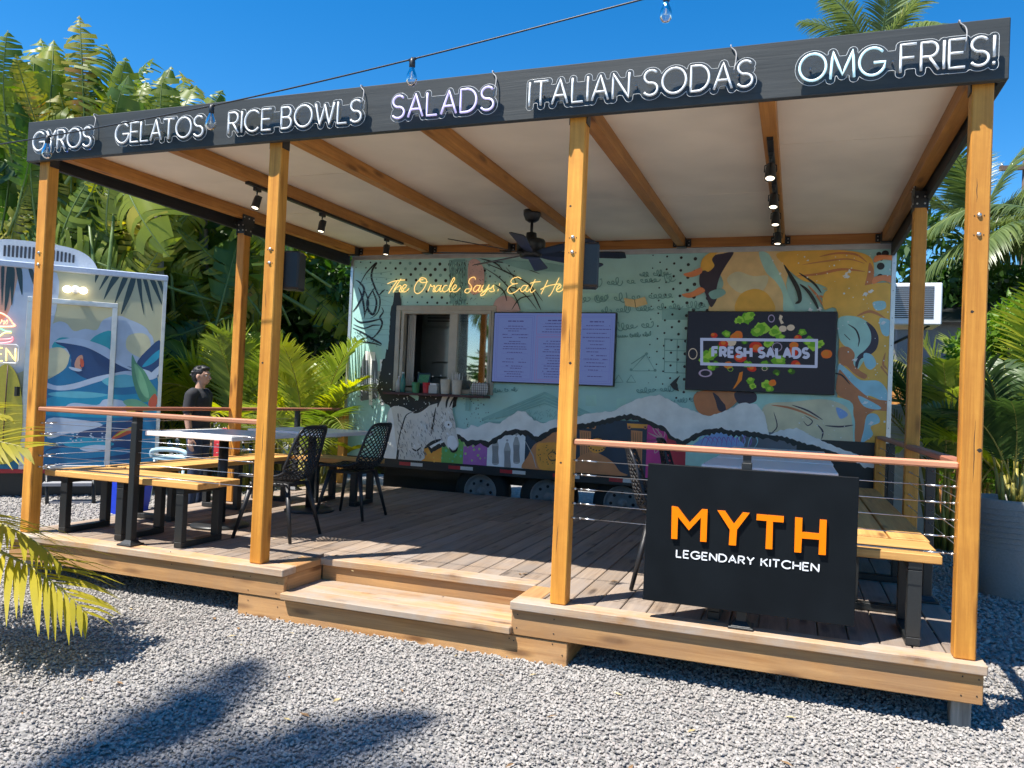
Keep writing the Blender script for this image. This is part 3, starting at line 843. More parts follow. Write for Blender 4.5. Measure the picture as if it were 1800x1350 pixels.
# running gear
M_TYRE = plain('tyre_rubber', (0.012, 0.012, 0.012), rough=0.8)
M_RIM = plain('white_steel_rim', (0.20, 0.205, 0.21), rough=0.5, var=0.08)
for x in (-4.19, -3.365, -2.50):
    MX = Matrix.Rotation(R(90), 3, 'X')
    mb = MB()
    mb.lathe([(0.20,0.10),(0.29,0.105),(0.33,0.08),(0.335,0.0),(0.33,-0.08),(0.29,-0.105),(0.20,-0.10)], (x, 4.55, 0.005), n=36, M=MX, caps=False)
    wh = tpart('wheel', mb, M_TYRE)
    mb = MB()
    mb.lathe([(0.205,0.10),(0.19,0.108),(0.185,0.085),(0.15,0.075),(0.085,0.085),(0.07,0.06),(0.04,0.062),(0.038,0.115),(0.001,0.12)], (x, 4.55, 0.005), n=36, M=MX, caps=False)
    for k in range(8):
        a = 2*math.pi*k/8
        mb.lathe([(0.018,0.0),(0.018,0.003)], (x+0.125*math.cos(a), 4.55-0.080, 0.005+0.125*math.sin(a)), n=10, mat=1, M=MX)
    link('rim', mb.mesh('rim', [M_RIM, M_TYRE]), wh)
mb = MB()
for y in (4.75, 6.2): mb.box(TX0+0.1, TX1-0.1, y, y+0.1, 0.08, 0.225)
mb.box(TX0+0.05, TX1-0.05, 4.8, 6.6, 0.226, 0.324)
tpart('chassis', mb, M_BLACK)
mb = MB(); mb.box(-1.95, TX1-0.1, 4.42, 6.6, -0.2, 0.22); mb.box(TX0+0.2, -4.65, 5.0, 6.6, -0.1, 0.22); tpart('underbody_box', mb, M_BLACK)

# ------------------------------------------------------------------ serving window
M_CASE = plain('beige_window_frame', (0.46, 0.415, 0.34), rough=0.45, var=0.1, scale=9)
OX0, OX1, OZ0, OZ1 = -5.325, -4.026, 1.15, 2.188
mb = MB()
mb.cbox(OX0, OX1, TY-0.028, TY-0.0008, OZ1-0.06, OZ1, 0.004); mb.cbox(OX0, OX0+0.06, TY-0.028, TY-0.0008, OZ0, OZ1-0.0605, 0.004)
mb.cbox(OX1-0.05, OX1, TY-0.028, TY-0.0008, OZ0, OZ1-0.0605, 0.004); mb.cbox(OX0+0.0605, OX1-0.0505, TY-0.028, TY-0.0008, OZ0, OZ0+0.05, 0.004)
win = tpart('serving_window', mb, M_CASE)
XM = on(797, 600, y=TY).x
mb = MB()
mb.cbox(WX0, WX1, TY-0.02, TY+0.06, WZ1-0.035, WZ1+0.01, 0.004); mb.cbox(WX0, WX0+0.04, TY-0.018, TY+0.06, WZ0, WZ1-0.0355, 0.004)
mb.cbox(WX1-0.03, WX1, TY-0.018, TY+0.06, WZ0, WZ1-0.0355, 0.004); mb.cbox(XM-0.05, XM+0.055, TY-0.024, TY+0.05, WZ0, WZ1-0.0355, 0.004)
o = link('sash', mb.mesh('sash', M_CASE), win)
M_PANE = glassmat('window_glass', (0.62, 0.66, 0.64), mixt=0.62)
mb = MB(); mb.box(XM+0.0555, WX1-0.0305, TY+0.010, TY+0.015, WZ0, WZ1-0.036); link('pane', mb.mesh('pane', M_PANE), win)
mb = MB(); mb.box(XM-0.30, XM+0.0, TY+0.052, TY+0.056, WZ0, WZ1-0.036) ; 
M_SHELF = plain('dark_red_shelf', (0.065, 0.022, 0.02), rough=0.5)
mb = MB(); mb.cbox(-5.36, -4.06, 4.115, TY-0.001, 1.108, 1.138, 0.003); tpart('counter_shelf', mb, M_SHELF)
# inside the window: steel fridge, pale curtain strip
M_SS = plain('brushed_steel', (0.42, 0.42, 0.41), rough=0.32, metal=0.9, var=0.12, scale=6)
fr = thing('steel_fridge', (-4.95, 5.15, TZ0), 'stainless steel fridge seen through the open serving window', 'fridge')
mb = MB(); mb.cbox(-5.30, -4.50, 4.95, 5.6, TZ0+0.061, 2.5, 0.01); part('body', mb, M_SS, fr)
mb = MB(); mb.cbox(-5.28, -4.52, 4.915, 4.949, 1.35, 1.98, 0.008); part('door', mb, M_SS, fr)
mb = MB(); mb.cbox(-5.28, -4.52, 4.915, 4.949, 2.0, 2.45, 0.008); part('vent_panel', mb, M_SS, fr)
mb = MB()
for z in (2.06, 2.10, 2.14, 2.18): mb.box(-5.2, -4.6, 4.908, 4.9145, z, z+0.012)
part('grille', mb, M_BLACK, fr)
mb = MB(); mb.tube([(-5.1,4.9,1.52),(-5.1,4.88,1.54),(-4.7,4.88,1.54),(-4.7,4.9,1.52)], 0.008); part('handle', mb, M_SS, fr)
M_CURT = plain('pale_curtain', (0.55, 0.54, 0.52), rough=0.8)
mb = MB(); pts = []
for k in range(9): pts.append((-5.235+0.013*k, 4.45+0.012*(k % 2)))
for (xa, ya), (xb, yb) in zip(pts, pts[1:]):
    mb.add([(xa,ya,1.22),(xb,yb,1.22),(xb,yb,2.12),(xa,ya,2.12)], [(0,1,2,3)])
tag(link('curtain', mb.mesh('curtain', M_CURT)), 'narrow pale curtain at the left edge of the serving window', 'curtain')
# ================================================================== printed mural of the teal trailer
PAL = dict(paper=(0.74,0.72,0.69), teal2=(0.22,0.42,0.39), teal3=(0.16,0.33,0.31), tan=(0.68,0.48,0.22), gold=(0.72,0.40,0.065), brown=(0.50,0.18,0.065),
           plum=(0.045,0.032,0.055), coral=(0.78,0.24,0.09), ink=(0.018,0.02,0.02), navy=(0.025,0.045,0.075), magenta=(0.55,0.035,0.22), red=(0.42,0.02,0.04),
           orange=(0.72,0.30,0.04), green=(0.14,0.36,0.08), leaf=(0.10,0.45,0.24), purple=(0.36,0.12,0.36), sky=(0.22,0.36,0.62), mint=(0.36,0.60,0.52),
           slate=(0.14,0.16,0.19), straw=(0.60,0.55,0.36), grey=(0.36,0.35,0.34), fur=(0.62,0.59,0.54), furd=(0.20,0.18,0.18), white=(0.80,0.80,0.78), terra=(0.52,0.21,0.08),
           pink=(0.55,0.36,0.33), violet=(0.25,0.12,0.42), lime=(0.36,0.50,0.16), aqua=(0.30,0.55,0.60))
PAL = {k: tuple(min(0.88, c*1.22) for c in v) if k not in ('ink','navy','plum','slate') else v for k, v in PAL.items()}
PK = list(PAL)
def mural_mat(k):
    m = plain('mural_' + k, PAL[k], rough=0.45, var=0.10, scale=7)
    return m
mur = MB(); lay = [0]
def wmap(u, v):
    lay[0] += 0
    p = on(u, v, y=TY); return p.x, p.z
def Wl(px, off):
    return [wmap(*q) for q in px]
def MP(px, col, smooth=True, closed=True, n=5, clip=True):
    """painted area outlined by points of the wall"""
    lay[0] += 1; y = TY - 0.0006 - lay[0]*0.00004
    if smooth: px = smooth_line(px, n, True)
    pts = [wmap(*q[:2]) for q in px]
    if clip: pts = [(min(max(a, TX0+0.027), TX1-0.035), min(max(b, TZ0+0.001), 2.7515)) for a, b in pts]
    mur.flat(pts, lambda a, b: (a, y, b), PK.index(col))
def ML(px, w, col, smooth=True, taper=True, n=5):
    """painted line, w in pixels of the photograph"""
    lay[0] += 1; y = TY - 0.0006 - lay[0]*0.00004
    if smooth and len(px) > 2: px = smooth_line(px, n)
    l, r = ribbon2(px, w, taper)
    vs = []
    for a, b in zip(l, r):
        for q in (a, b):
            X, Z = wmap(*q); vs.append((min(max(X, TX0+0.027), TX1-0.035), y, min(max(Z, TZ0+0.001), 2.7515)))
    mur.add(vs, [(2*i, 2*i+1, 2*i+3, 2*i+2) for i in range(len(l)-1)], PK.index(col))
def MD(u, v, r, col, n=12):
    lay[0] += 0.25; y = TY - 0.0006 - lay[0]*0.00004
    cx, cz = wmap(u, v); R_ = r*6.2/FPX*1.02
    if cz + R_ > 2.7515 or cx + R_ > TX1-0.035: return
    mur.add([(cx+R_*math.cos(2*math.pi*k/n), y, cz+R_*math.sin(2*math.pi*k/n)) for k in range(n)], [tuple(range(n))], PK.index(col))
def jag(pts, amp, step=5.0, seed=1):
    rr = random.Random(seed); out = []
    for a, b in zip(pts, pts[1:]):
        d = math.hypot(b[0]-a[0], b[1]-a[1]); n = max(1, int(d/step))
        for i in range(n):
            t = i/n; out.append((a[0]+(b[0]-a[0])*t+rr.uniform(-1,1)*amp*0.4, a[1]+(b[1]-a[1])*t+rr.uniform(-1,1)*amp))
    out.append(pts[-1]); return out
mrnd = random.Random(5)
# --- faint blue-green blocks and scratches
for k in range(16):
    u = mrnd.uniform(640,1240); v = mrnd.uniform(470,720); w = mrnd.uniform(15,50); h = mrnd.uniform(8,30)
    if 640 < u < 880 and v > 500: continue
    MP([(u,v),(u+w,v-1),(u+w,v+h),(u,v+h)], mrnd.choice(['mint','mint','teal2']) if k % 3 else 'mint', smooth=False)
# --- halftone dots
for i in range(-2, 17):
    for j in range(9):
        u = 634 + i*17.4 + (j % 2)*8.7 + j*0.6; v = 461 + j*9.8 + i*0.4
        f_ = 1.15 - abs(u-772)/150 - max(0, (v-470))/110
        r = 4.4*max(0, min(1, f_+0.2))
        if r > 1.0 and u < 905: MD(u, v, r, 'teal3' if mrnd.random() < 0.4 else 'ink')
for i in range(9):
    for j in range(12):
        u = 1148 + i*12.4 - j*0.8; v = 449 + j*22.4 + (i % 2)*11.2 + i*1.0
        r = 1.5 + i*0.44 - 1.0*max(0, (j-7))/5
        if r > 0.7 and u < 1250 and v < 705: MD(u, v, r, 'ink', 14)
for (u, v, r) in ((1545,447,6.5),(1556,446,9),(1566,452,8),(1548,468,9.5),(1563,479,10.5),(1547,486,7),(1568,497,7),(1549,455,5),(1569,464,6)): MD(u, v, r*0.8, 'ink', 18)
# --- oil lamp drawing at the left end
for pts in ([(632,504),(637,492),(645,479),(658,465),(662,463),(655,474),(653,487),(657,500),(662,512),(668,526),(666,545),(658,556),(649,560)],
            [(625,492),(633,497),(640,508),(637,522),(628,538),(620,548)], [(640,508),(645,520),(648,535),(643,548),(640,560)],
            [(660,504),(653,514),(646,528),(647,543),(655,553),(660,545),(662,530),(657,515),(654,508)],
            [(666,520),(672,513),(677,509)], [(671,540),(674,548),(668,558),(672,567),(668,580),(658,592),(652,594)],
            [(622,558),(632,566),(646,566),(660,563),(672,560)], [(621,570),(640,577),(656,572),(669,572)],
            [(620,576),(638,585),(652,594),(668,603),(671,606)], [(621,598),(640,601),(658,604),(671,608)], [(630,505),(636,520),(640,540),(641,556)]):
    ML(pts, mrnd.uniform(2.2,4.2), 'ink')
for k in range(40):
    u = mrnd.uniform(622,662); v = 586+(u-622)*0.32+mrnd.uniform(-4,9)
    ML([(u,v),(u+mrnd.uniform(1,4),v+mrnd.uniform(-3,3))], mrnd.uniform(0.8,2), 'ink', smooth=False)
for k in range(12):
    a = 480+k*10; ML([(634,a),(660,a-3+mrnd.uniform(-4,4)),(690,a+mrnd.uniform(-4,4))], 0.7, 'teal3')
# --- white column and steps at the lower left
MP([(640,624),(645,620),(660,622),(664,640),(664,700),(634,705),(634,650)], 'slate', smooth=False)
for (a, b) in ((648,654),(668,675)): MP([(a,632),(b,632),(b+1,712),(a+1,712)], 'white', smooth=False)
MP([(642,617),(660,619),(660,634),(643,633)], 'white', smooth=False)
MP([(664,652),(674,652),(674,702),(666,702)], 'grey', smooth=False)
for k in range(60):
    u = mrnd.uniform(628,690); v = mrnd.uniform(660,715); ML([(u,v),(u+mrnd.uniform(2,6),v+mrnd.uniform(-5,5))], 1.5, mrnd.choice(['ink','white','ink']), smooth=False)
# --- tree trunk and black leaf masses round the window
MP(jag([(694,514),(704,514),(706,540),(705,600),(700,640),(696,690),(684,690),(680,640),(684,600),(687,545),(692,530)],1.5,4,3), 'ink', smooth=False)
MP(jag([(672,640),(682,612),(694,600),(700,640),(700,690),(740,692),(800,692),(806,700),(800,718),(786,722),(770,712),(757,720),(742,716),(728,728),(716,722),(704,728),(690,720),(680,712),(670,700),(664,684),(668,660),(672,640)],3.5,4,4), 'ink', smooth=False)
for k in range(110):
    u = mrnd.gauss(715,40); v = mrnd.gauss(700,22)
    if 664 < u < 800 and 610 < v < 728: MD(u, v, mrnd.uniform(0.8,2.4), mrnd.choice(['paper','mint','paper','ink']), 6)
MP([(714,690),(728,692),(736,696),(735,704),(728,700)], 'mint')
# --- panel of bark and fruit above the window
MP(jag([(790,457),(818,456),(822,500),(820,536),(792,534),(790,457)],1,5,8), 'teal3', smooth=False)
for k in range(130):
    u = mrnd.uniform(790,822); v = mrnd.uniform(458,534); ML([(u,v),(u+mrnd.uniform(-2,2),v+mrnd.uniform(2,7))], 1.3, mrnd.choice(['ink','mint','ink']), smooth=False)
MP([(825,462),(838,456),(850,470),(852,495),(846,512),(832,518),(824,500)], 'pink')
MP([(866,545),(872,528),(886,520),(902,524),(912,538),(912,548),(868,548)], 'pink')
for k in range(90):
    u = mrnd.uniform(820,856); v = mrnd.uniform(458,530); MD(u, v, mrnd.uniform(0.4,1.2), mrnd.choice(['ink','brown','ink']), 6)
for pts in ([(850,470),(880,490),(905,520),(915,545)], [(852,462),(890,478),(930,500),(955,530)], [(856,460),(900,464),(950,482)], [(880,520),(900,505),(925,520),(945,545)],
            [(870,500),(886,512),(892,530)], [(890,470),(905,490),(908,512)], [(930,500),(940,520),(952,546)], [(845,455),(870,462),(884,474)], [(900,545),(915,525),(938,520)]):
    ML(pts, mrnd.uniform(1.4,2.6), 'ink')
MP([(884,458),(960,462),(1000,470),(1000,478),(940,476),(906,470)], 'teal2')
# --- grey handwriting
def scribble(u, v, w, h, n, seed, slope=-0.06, wd=1.5, col='teal3'):
    rr = random.Random(seed); t = 0.0; pts = []; x = 0.0
    while x < w:
        word = rr.randint(9, 26); amp = 1.0
        for k in range(word):
            if k % 5 == 0: amp = rr.choice([0.5, 0.5, 0.6, 1.0, 1.35])
            a = k*1.25
            pts.append((u+x+h*0.30*math.cos(a)+rr.uniform(-.4,.4), v+slope*x-h*0.42*amp*math.sin(a)-h*0.15*(amp-0.5)+rr.uniform(-.4,.4)))
            x += h*0.115
        if len(pts) > 3: ML(pts, wd, col, taper=False, n=3)
        pts = []; x += h*0.7
for r_, (u, v, w, h, n) in enumerate(((1040,500,130,13,26),(1046,528,128,15,24),(1058,548,170,12,34),(1010,528,60,14,12),(1085,576,60,14,14),(1086,592,62,7,18),(1125,484,60,10,14),(1120,688,60,12,14),(1175,706,40,8,10),(862,688,40,7,14))):
    scribble(u, v, w, h, n, 20+r_)
ML([(1110,640),(1136,623),(1152,652),(1110,652),(1136,623)], 1.5, 'teal3', smooth=False, taper=False)
for (u, v) in ((1110,650),(1137,622),(1152,651)): MD(u, v, 3.4, 'teal3')
for u in (1169,1191,1207): ML([(u,596),(u-1,655)], 1.2, 'teal3', smooth=False, taper=False)
for v in (596,616,636,655): ML([(1168,v),(1208,v+1)], 1.2, 'teal3', smooth=False, taper=False)
for (u, v) in ((1088,672),(1110,672)): ML([(u-8,v),(u,v-13),(u+8,v),(u-8,v)], 1.3, 'teal3', smooth=False, taper=False)
MP([(1097,524),(1116,527),(1134,522),(1139,535),(1118,541),(1100,538)], 'tan', smooth=False); ML([(1116,527),(1118,541)], 1.2, 'ink', smooth=False)
# --- pediment drawn in darker green
for k, s in enumerate((0, 9, 17, 25)):
    ML([(848+s*1.4,738-s*0.2),(958,691+s*0.72),(1068-s*1.4,742-s*0.2)], (5,3,4,2)[k], 'teal2', smooth=False, taper=False)
for s in (0, 7, 13): ML([(852+s,742+s),(1066-s,744+s)], 2.4, 'teal2', smooth=False, taper=False)
for k in range(60):
    u = mrnd.uniform(905,1010); v = 738-abs(mrnd.gauss(0,1))*(22-abs(u-958)*0.35)*0.6
    ML([(u,v),(u+mrnd.uniform(-5,5),v-mrnd.uniform(1,6))], 1.6, 'teal2')
for k in range(40): MD(mrnd.uniform(815,860), mrnd.uniform(695,752), mrnd.uniform(0.7,1.6), 'ink', 8)
MP([(820,692),(827,692),(826,722),(819,722)], 'teal2', smooth=False)
# --- swirling shapes at the right: sand, gold, rust and teal waves (abstract)
MP([(1255,444),(1380,442),(1382,500),(1378,548),(1252,550),(1262,520),(1272,500),(1266,478),(1274,460)], 'tan')
MP([(1230,500),(1232,478),(1242,470),(1250,452),(1272,446),(1290,444),(1276,468),(1266,486),(1260,508),(1262,522),(1252,540),(1246,534),(1240,516)], 'plum')
MP([(1232,475),(1234,458),(1246,446),(1262,443),(1252,456),(1256,468),(1246,478),(1240,476)], 'gold')
MP([(1202,482),(1216,478),(1232,471),(1234,480),(1220,487),(1208,487)], 'coral'); MP([(1199,518),(1216,514),(1231,505),(1240,512),(1226,520),(1210,524)], 'coral')
MP([(1246,516),(1256,510),(1270,508),(1276,516),(1264,524),(1252,526)], 'teal2')
MP([(1334,444),(1350,446),(1362,466),(1376,492),(1386,518),(1398,548),(1378,549),(1376,518),(1364,496),(1346,478)], 'mint')
MP([(1278,492),(1296,478),(1324,486),(1350,486),(1342,510),(1316,516),(1294,512)], 'straw')
MP([(1300,520),(1328,508),(1352,520),(1360,549),(1296,550)], 'gold')
MP([(1366,446),(1420,440),(1488,441),(1526,450),(1536,470),(1530,496),(1508,508),(1468,512),(1440,500),(1412,494),(1392,480),(1378,466)], 'gold')
MP([(1528,462),(1536,478),(1532,500),(1520,504),(1524,484)], 'brown')
MP([(1540,450),(1570,450),(1572,458),(1552,457),(1536,462)], 'coral'); MP([(1536,488),(1556,484),(1572,488),(1572,500),(1552,494),(1534,500)], 'coral')
for pts, w, c in (([(1400,486),(1440,482),(1480,474),(1520,478)],5,'brown'), ([(1378,466),(1390,486),(1402,508),(1406,528),(1398,534)],8,'ink'), ([(1406,500),(1420,512),(1432,530),(1440,548)],6,'ink'),
                  ([(1420,502),(1436,520),(1448,540)],4,'brown'), ([(1404,480),(1430,498),(1444,516)],4,'ink'), ([(1440,452),(1470,446),(1504,448),(1524,462)],4,'brown'),
                  ([(1410,466),(1450,460),(1490,456),(1520,464)],3,'terra'), ([(1440,520),(1470,530),(1510,526),(1556,512)],9,'brown'), ([(1446,508),(1490,512),(1530,512),(1566,500)],5,'gold')):
    ML(pts, w, c)
MP([(1452,512),(1500,506),(1570,500),(1573,560),(1572,700),(1564,812),(1500,812),(1480,796),(1470,760),(1472,690),(1473,552),(1448,544)], 'gold')
MP([(1474,560),(1500,556),(1524,566),(1540,586),(1538,612),(1520,632),(1506,650),(1494,640),(1500,620),(1482,606),(1474,590)], 'mint')
MP([(1522,566),(1536,576),(1544,594),(1540,614),(1526,626),(1512,632),(1506,650),(1503,640),(1508,626),(1520,616),(1530,602),(1530,584)], 'plum')
MP([(1474,614),(1490,610),(1502,622),(1500,640),(1512,652),(1524,660),(1518,666),(1500,656),(1488,644),(1476,640)], 'brown')
MP([(1474,640),(1492,652),(1512,668),(1544,670),(1560,690),(1556,706),(1530,696),(1508,694),(1490,672),(1474,668)], 'aqua')
MP([(1474,652),(1482,656),(1492,668),(1506,682),(1530,700),(1562,706),(1560,722),(1536,722),(1520,738),(1524,762),(1510,786),(1500,792),(1496,756),(1500,724),(1488,704),(1470,690)], 'brown')
MP([(1508,696),(1524,702),(1548,716),(1540,720),(1518,714)], 'aqua'); MP([(1524,730),(1540,728),(1546,742),(1530,750),(1534,764),(1520,776),(1512,782),(1518,756)], 'aqua')
MP([(1518,622),(1532,624),(1540,640),(1530,650),(1520,642)], 'aqua'); MP([(1546,560),(1566,566),(1562,590),(1550,586)], 'aqua'); MP([(1534,532),(1554,530),(1556,542),(1540,546)], 'aqua')
for pts, w, c in (([(1490,570),(1504,580),(1510,596),(1508,610)],3,'ink'), ([(1484,588),(1494,598)],2,'ink'), ([(1466,656),(1480,660),(1494,676)],3,'ink'), ([(1556,620),(1552,640),(1560,650)],4,'brown'), ([(1548,644),(1568,660)],6,'brown'),
                  ([(1506,556),(1530,548),(1556,560)],5,'brown')): ML(pts, w, c)
# lower right: straw drapery over torn paper
MP([(1322,694),(1480,700),(1500,730),(1502,760),(1496,800),(1440,792),(1400,775),(1340,760),(1330,730)], 'mint')
MP([(1345,712),(1396,706),(1450,702),(1488,716),(1498,745),(1496,790),(1470,790),(1420,770),(1360,764),(1342,744)], 'straw')
for pts, w in (([(1356,712),(1384,716),(1410,724),(1440,738)],4), ([(1392,712),(1420,722),(1446,738)],3), ([(1450,748),(1476,750),(1500,747)],3), ([(1414,730),(1428,740),(1420,748),(1412,740)],2), ([(1436,746),(1446,758),(1444,772)],3), ([(1360,724),(1366,750),(1352,764)],2)): ML(pts, w, 'plum' if w < 4 else 'brown')
MP([(1470,716),(1484,722),(1490,730),(1478,736),(1472,728)], 'sky')
MP([(1221,694),(1236,687),(1266,688),(1296,690),(1294,708),(1272,724),(1250,731),(1230,726),(1221,710)], 'brown')
MP([(1254,690),(1272,706),(1276,722),(1264,722),(1258,704)], 'plum'); MP([(1262,690),(1290,690),(1288,704),(1276,712)], 'terra'); MP([(1292,690),(1326,690),(1328,706),(1300,710)], 'plum')
MP([(1196,660),(1190,672),(1194,688),(1184,684),(1178,676),(1186,668)], 'ink', smooth=False)
# flakes of missing print
for k in range(150):
    u = mrnd.gauss(1480,60); v = mrnd.uniform(445,790)
    if 1340 < u < 1570: MD(u, v, abs(mrnd.gauss(0,1.0))+0.4, 'paper', 5)
for (u, v) in ((1486,484),(1488,487),(1492,478),(1520,518),(1530,512),(1424,545),(1440,544),(1552,568),(1520,708),(1530,744),(1502,632)): MP(jag([(u-5,v+2),(u,v-3),(u+6,v-1),(u+2,v+3),(u-5,v+2)],1.5,2,int(u+v)), 'paper', smooth=False)
# --- torn paper and what lies under it
TORN_T = [(745,770),(790,756),(806,752),(822,754),(830,746),(842,750),(862,742),(880,744),(900,730),(912,722),(925,724),(940,738),(956,744),(972,738),(1000,736),(1030,728),(1060,724),(1080,722),(1098,712),(1118,702),(1140,697),(1160,694),(1180,704),(1196,714),(1220,722),(1246,732),(1280,720),(1306,708),(1330,710),(1345,730),(1352,764),(1372,756),(1400,752),(1440,772),(1470,786),(1500,796),(1530,806),(1548,822)]
TORN_B = [(1560,822),(1520,822),(1500,808),(1470,796),(1440,786),(1410,778),(1388,770),(1370,766),(1330,760),(1310,756),(1290,758),(1268,752),(1240,756),(1220,764),(1200,776),(1180,764),(1170,752),(1150,742),(1130,734),(1110,728),(1090,730),(1060,738),(1030,744),(1004,748),(976,752),(960,760),(944,768),(930,758),(912,754),(890,758),(874,768),(860,776),(846,772),(824,774),(806,762),(790,772),(760,788)]
FLOOR = [(1562,TZ0),]
def panel(u0, u1, col, top=735):
    x0 = on(u0, 790, y=TY).x; x1 = on(u1, 790, y=TY).x; zt = on((u0+u1)/2, top, y=TY).z
    lay[0] += 1; y = TY - 0.0006 - lay[0]*0.00004
    mur.add([(x0,y,TZ0+0.001),(x1,y,TZ0+0.001),(x1,y,zt),(x0,y,zt)], [(0,1,2,3)], PK.index(col))
for a in ((742,778,'orange',765),(778,816,'green',768),(816,858,'purple',770),(858,924,'white',762),(924,1003,'navy',750),(1003,1137,'navy',738),(1137,1172,'magenta',735),(1172,1206,'red',760),(1206,1345,'mint',755),(1300,1420,'slate',760),(1400,1566,'ink',775)): panel(*a)
for k in range(70):
    u = mrnd.uniform(744,856); v = mrnd.uniform(770,812); c = 'gold' if u < 778 else ('leaf' if u < 816 else 'lime')
    if mrnd.random() < 0.6: MD(u, v, mrnd.uniform(1,4), c, 7)
# three grey standing statues
for (u, h) in ((872,770),(893,778),(909,768)):
    MP([(u-4,h+6),(u-2,h),(u+2,h),(u+4,h+6),(u+6,h+14),(u+5,h+26),(u+6,h+45),(u-5,h+45),(u-5,h+26),(u-6,h+14)], 'grey'); MD(u, h-4, 3, 'grey')
    for k in range(6): ML([(u-4+k*1.7,h+14),(u-4+k*1.8,h+44)], 0.9, 'ink', smooth=False)
MP([(894,757),(920,755),(921,763),(896,765)], 'grey', smooth=False)
# rust-coloured armoured figure, columns and rosettes
MP([(922,826),(930,800),(940,782),(952,774),(965,760),(978,756),(990,762),(992,772),(1000,778),(1004,826)], 'terra')
MP([(944,784),(960,778),(986,780),(990,800),(984,824),(950,824)], 'orange')
for k in range(40): MD(mrnd.uniform(946,988), mrnd.uniform(782,822), mrnd.uniform(0.6,1.6), 'ink', 6)
ML([(964,800),(972,794),(980,800),(978,808),(968,808),(964,800)], 2.4, 'ink'); ML([(924,774),(938,800),(944,822)], 2, 'grey', smooth=False)
for u in (1030, 1120):
    MP([(u-10,756),(u+10,758),(u+9,826),(u-9,826)], 'terra', smooth=False); MP([(u-17,744),(u+19,746),(u+18,753),(u-16,752)], 'orange', smooth=False)
    for s in (-13, 15): MD(u+s, 751, 4.5, 'terra'); MD(u+s, 751, 2, 'ink')
    for k in range(4): ML([(u-6+k*4,760),(u-6+k*4,824)], 0.9, 'ink', smooth=False)
MP([(1006,826),(1020,802),(1044,794),(1060,800),(1078,812),(1090,828),(1100,836),(1010,836)], 'terra'); MP([(1036,776),(1052,770),(1066,778),(1062,792),(1046,796),(1036,788)], 'orange')
for k in range(18): MD(1050+15*math.cos(k*0.35+3), 780-12*math.sin(k*0.35), 2, 'ink', 6)
for a in range(7):
    t = R(100+a*28); ML([(1166,772),(1166+14*math.cos(t)-6*math.sin(t),772-14*math.sin(t)),(1166+28*math.cos(t),772-28*math.sin(t)),(1166+14*math.cos(t)+6*math.sin(t),772-12*math.sin(t)),(1166,772)], 1.3, 'pink', taper=False)
for k in range(9):
    u = 1226+k*11; ML([(u,790),(u+4,772),(u+12,764),(u+18,776),(u+10,790)], 2.2, ('sky','violet','aqua')[k % 3])
MP([(1222,786),(1236,770),(1262,760),(1290,768),(1306,786)], 'sky'); 
for k in range(8): ML([(1232+k*9,784),(1240+k*8,768),(1250+k*7,778)], 1.6, 'violet')
# paper strip itself and its dark torn edge
MP(jag(TORN_T,1.0,5,31) + jag([(a, b+9) for a, b in TORN_B],2.4,4,32), 'ink', smooth=False)
MP(jag(TORN_T,1.2,5,31) + jag(TORN_B,1.6,4,33), 'paper', smooth=False)
# --- donkey
MP([(668,812),(676,776),(682,744),(684,724),(694,714),(712,716),(728,724),(746,716),(766,710),(776,706),(780,694),(788,690),(790,700),(797,690),(803,694),(798,706),(797,722),(802,744),(804,760),(808,778),(806,788),(798,793),(788,786),(780,774),(768,772),(756,782),(747,788),(742,812)], 'fur', n=3)
MP([(668,812),(676,776),(682,744),(688,716),(694,740),(698,780),(704,812)], 'white', n=3)
for pts, w in (([(782,690),(774,704),(771,716)],4), ([(796,691),(788,704),(786,718)],4), ([(803,694),(796,706),(792,716)],3), ([(727,724),(716,730),(710,746),(704,768),(699,800)],2.4), ([(756,712),(740,722),(728,726)],5),
               ([(784,744),(792,746),(794,752),(786,749)],3), ([(778,772),(762,778),(748,788)],6), ([(790,782),(796,793),(803,792),(806,786)],4), ([(702,790),(700,808)],6), ([(742,786),(734,792),(726,788)],3), ([(768,716),(764,740),(760,764)],3)): ML(pts, w, 'ink')
for k in range(260):
    t = mrnd.random(); u = 700+mrnd.random()*84; v = 722+mrnd.random()*80
    if (u-700)*0.35 + 722 > v and u < 745: continue
    if u > 750 and v > 776: continue
    a = R(60+mrnd.gauss(0,22)); ln = mrnd.uniform(3,9)
    ML([(u,v),(u+ln*math.cos(a)*0.5,v+ln*math.sin(a))], mrnd.uniform(0.6,1.7), mrnd.choice(['furd','grey','furd','ink','white']), smooth=False)
for k in range(60):
    u = mrnd.uniform(776,800); v = mrnd.uniform(716,772)
    ML([(u,v),(u+mrnd.uniform(0,4),v+mrnd.uniform(3,8))], mrnd.uniform(0.7,1.6), mrnd.choice(['furd','grey','ink','white']), smooth=False)
MP([(784,742),(792,740),(798,746),(794,753),(786,750)], 'white'); MD(791, 746.5, 2.6, 'ink')
MP([(790,768),(800,766),(807,778),(805,787),(797,790),(789,782)], 'white'); ML([(792,786),(797,793),(804,791)], 3, 'ink')
mo = tpart('mural', mur, [mural_mat(k) for k in PK])
# ================================================================== screens, neon and lettered signs
def screen_mat(name, col, estr, rough=0.25):
    return plain(name, (0.006, 0.006, 0.008), rough=rough, var=0.0, emit=col, estr=estr, spec=0.12)
def flat_rect(mb, x0, x1, z0, z1, y, mat): mb.add([(x0,y,z0),(x1,y,z0),(x1,y,z1),(x0,y,z1)], [(0,1,2,3)], mat)
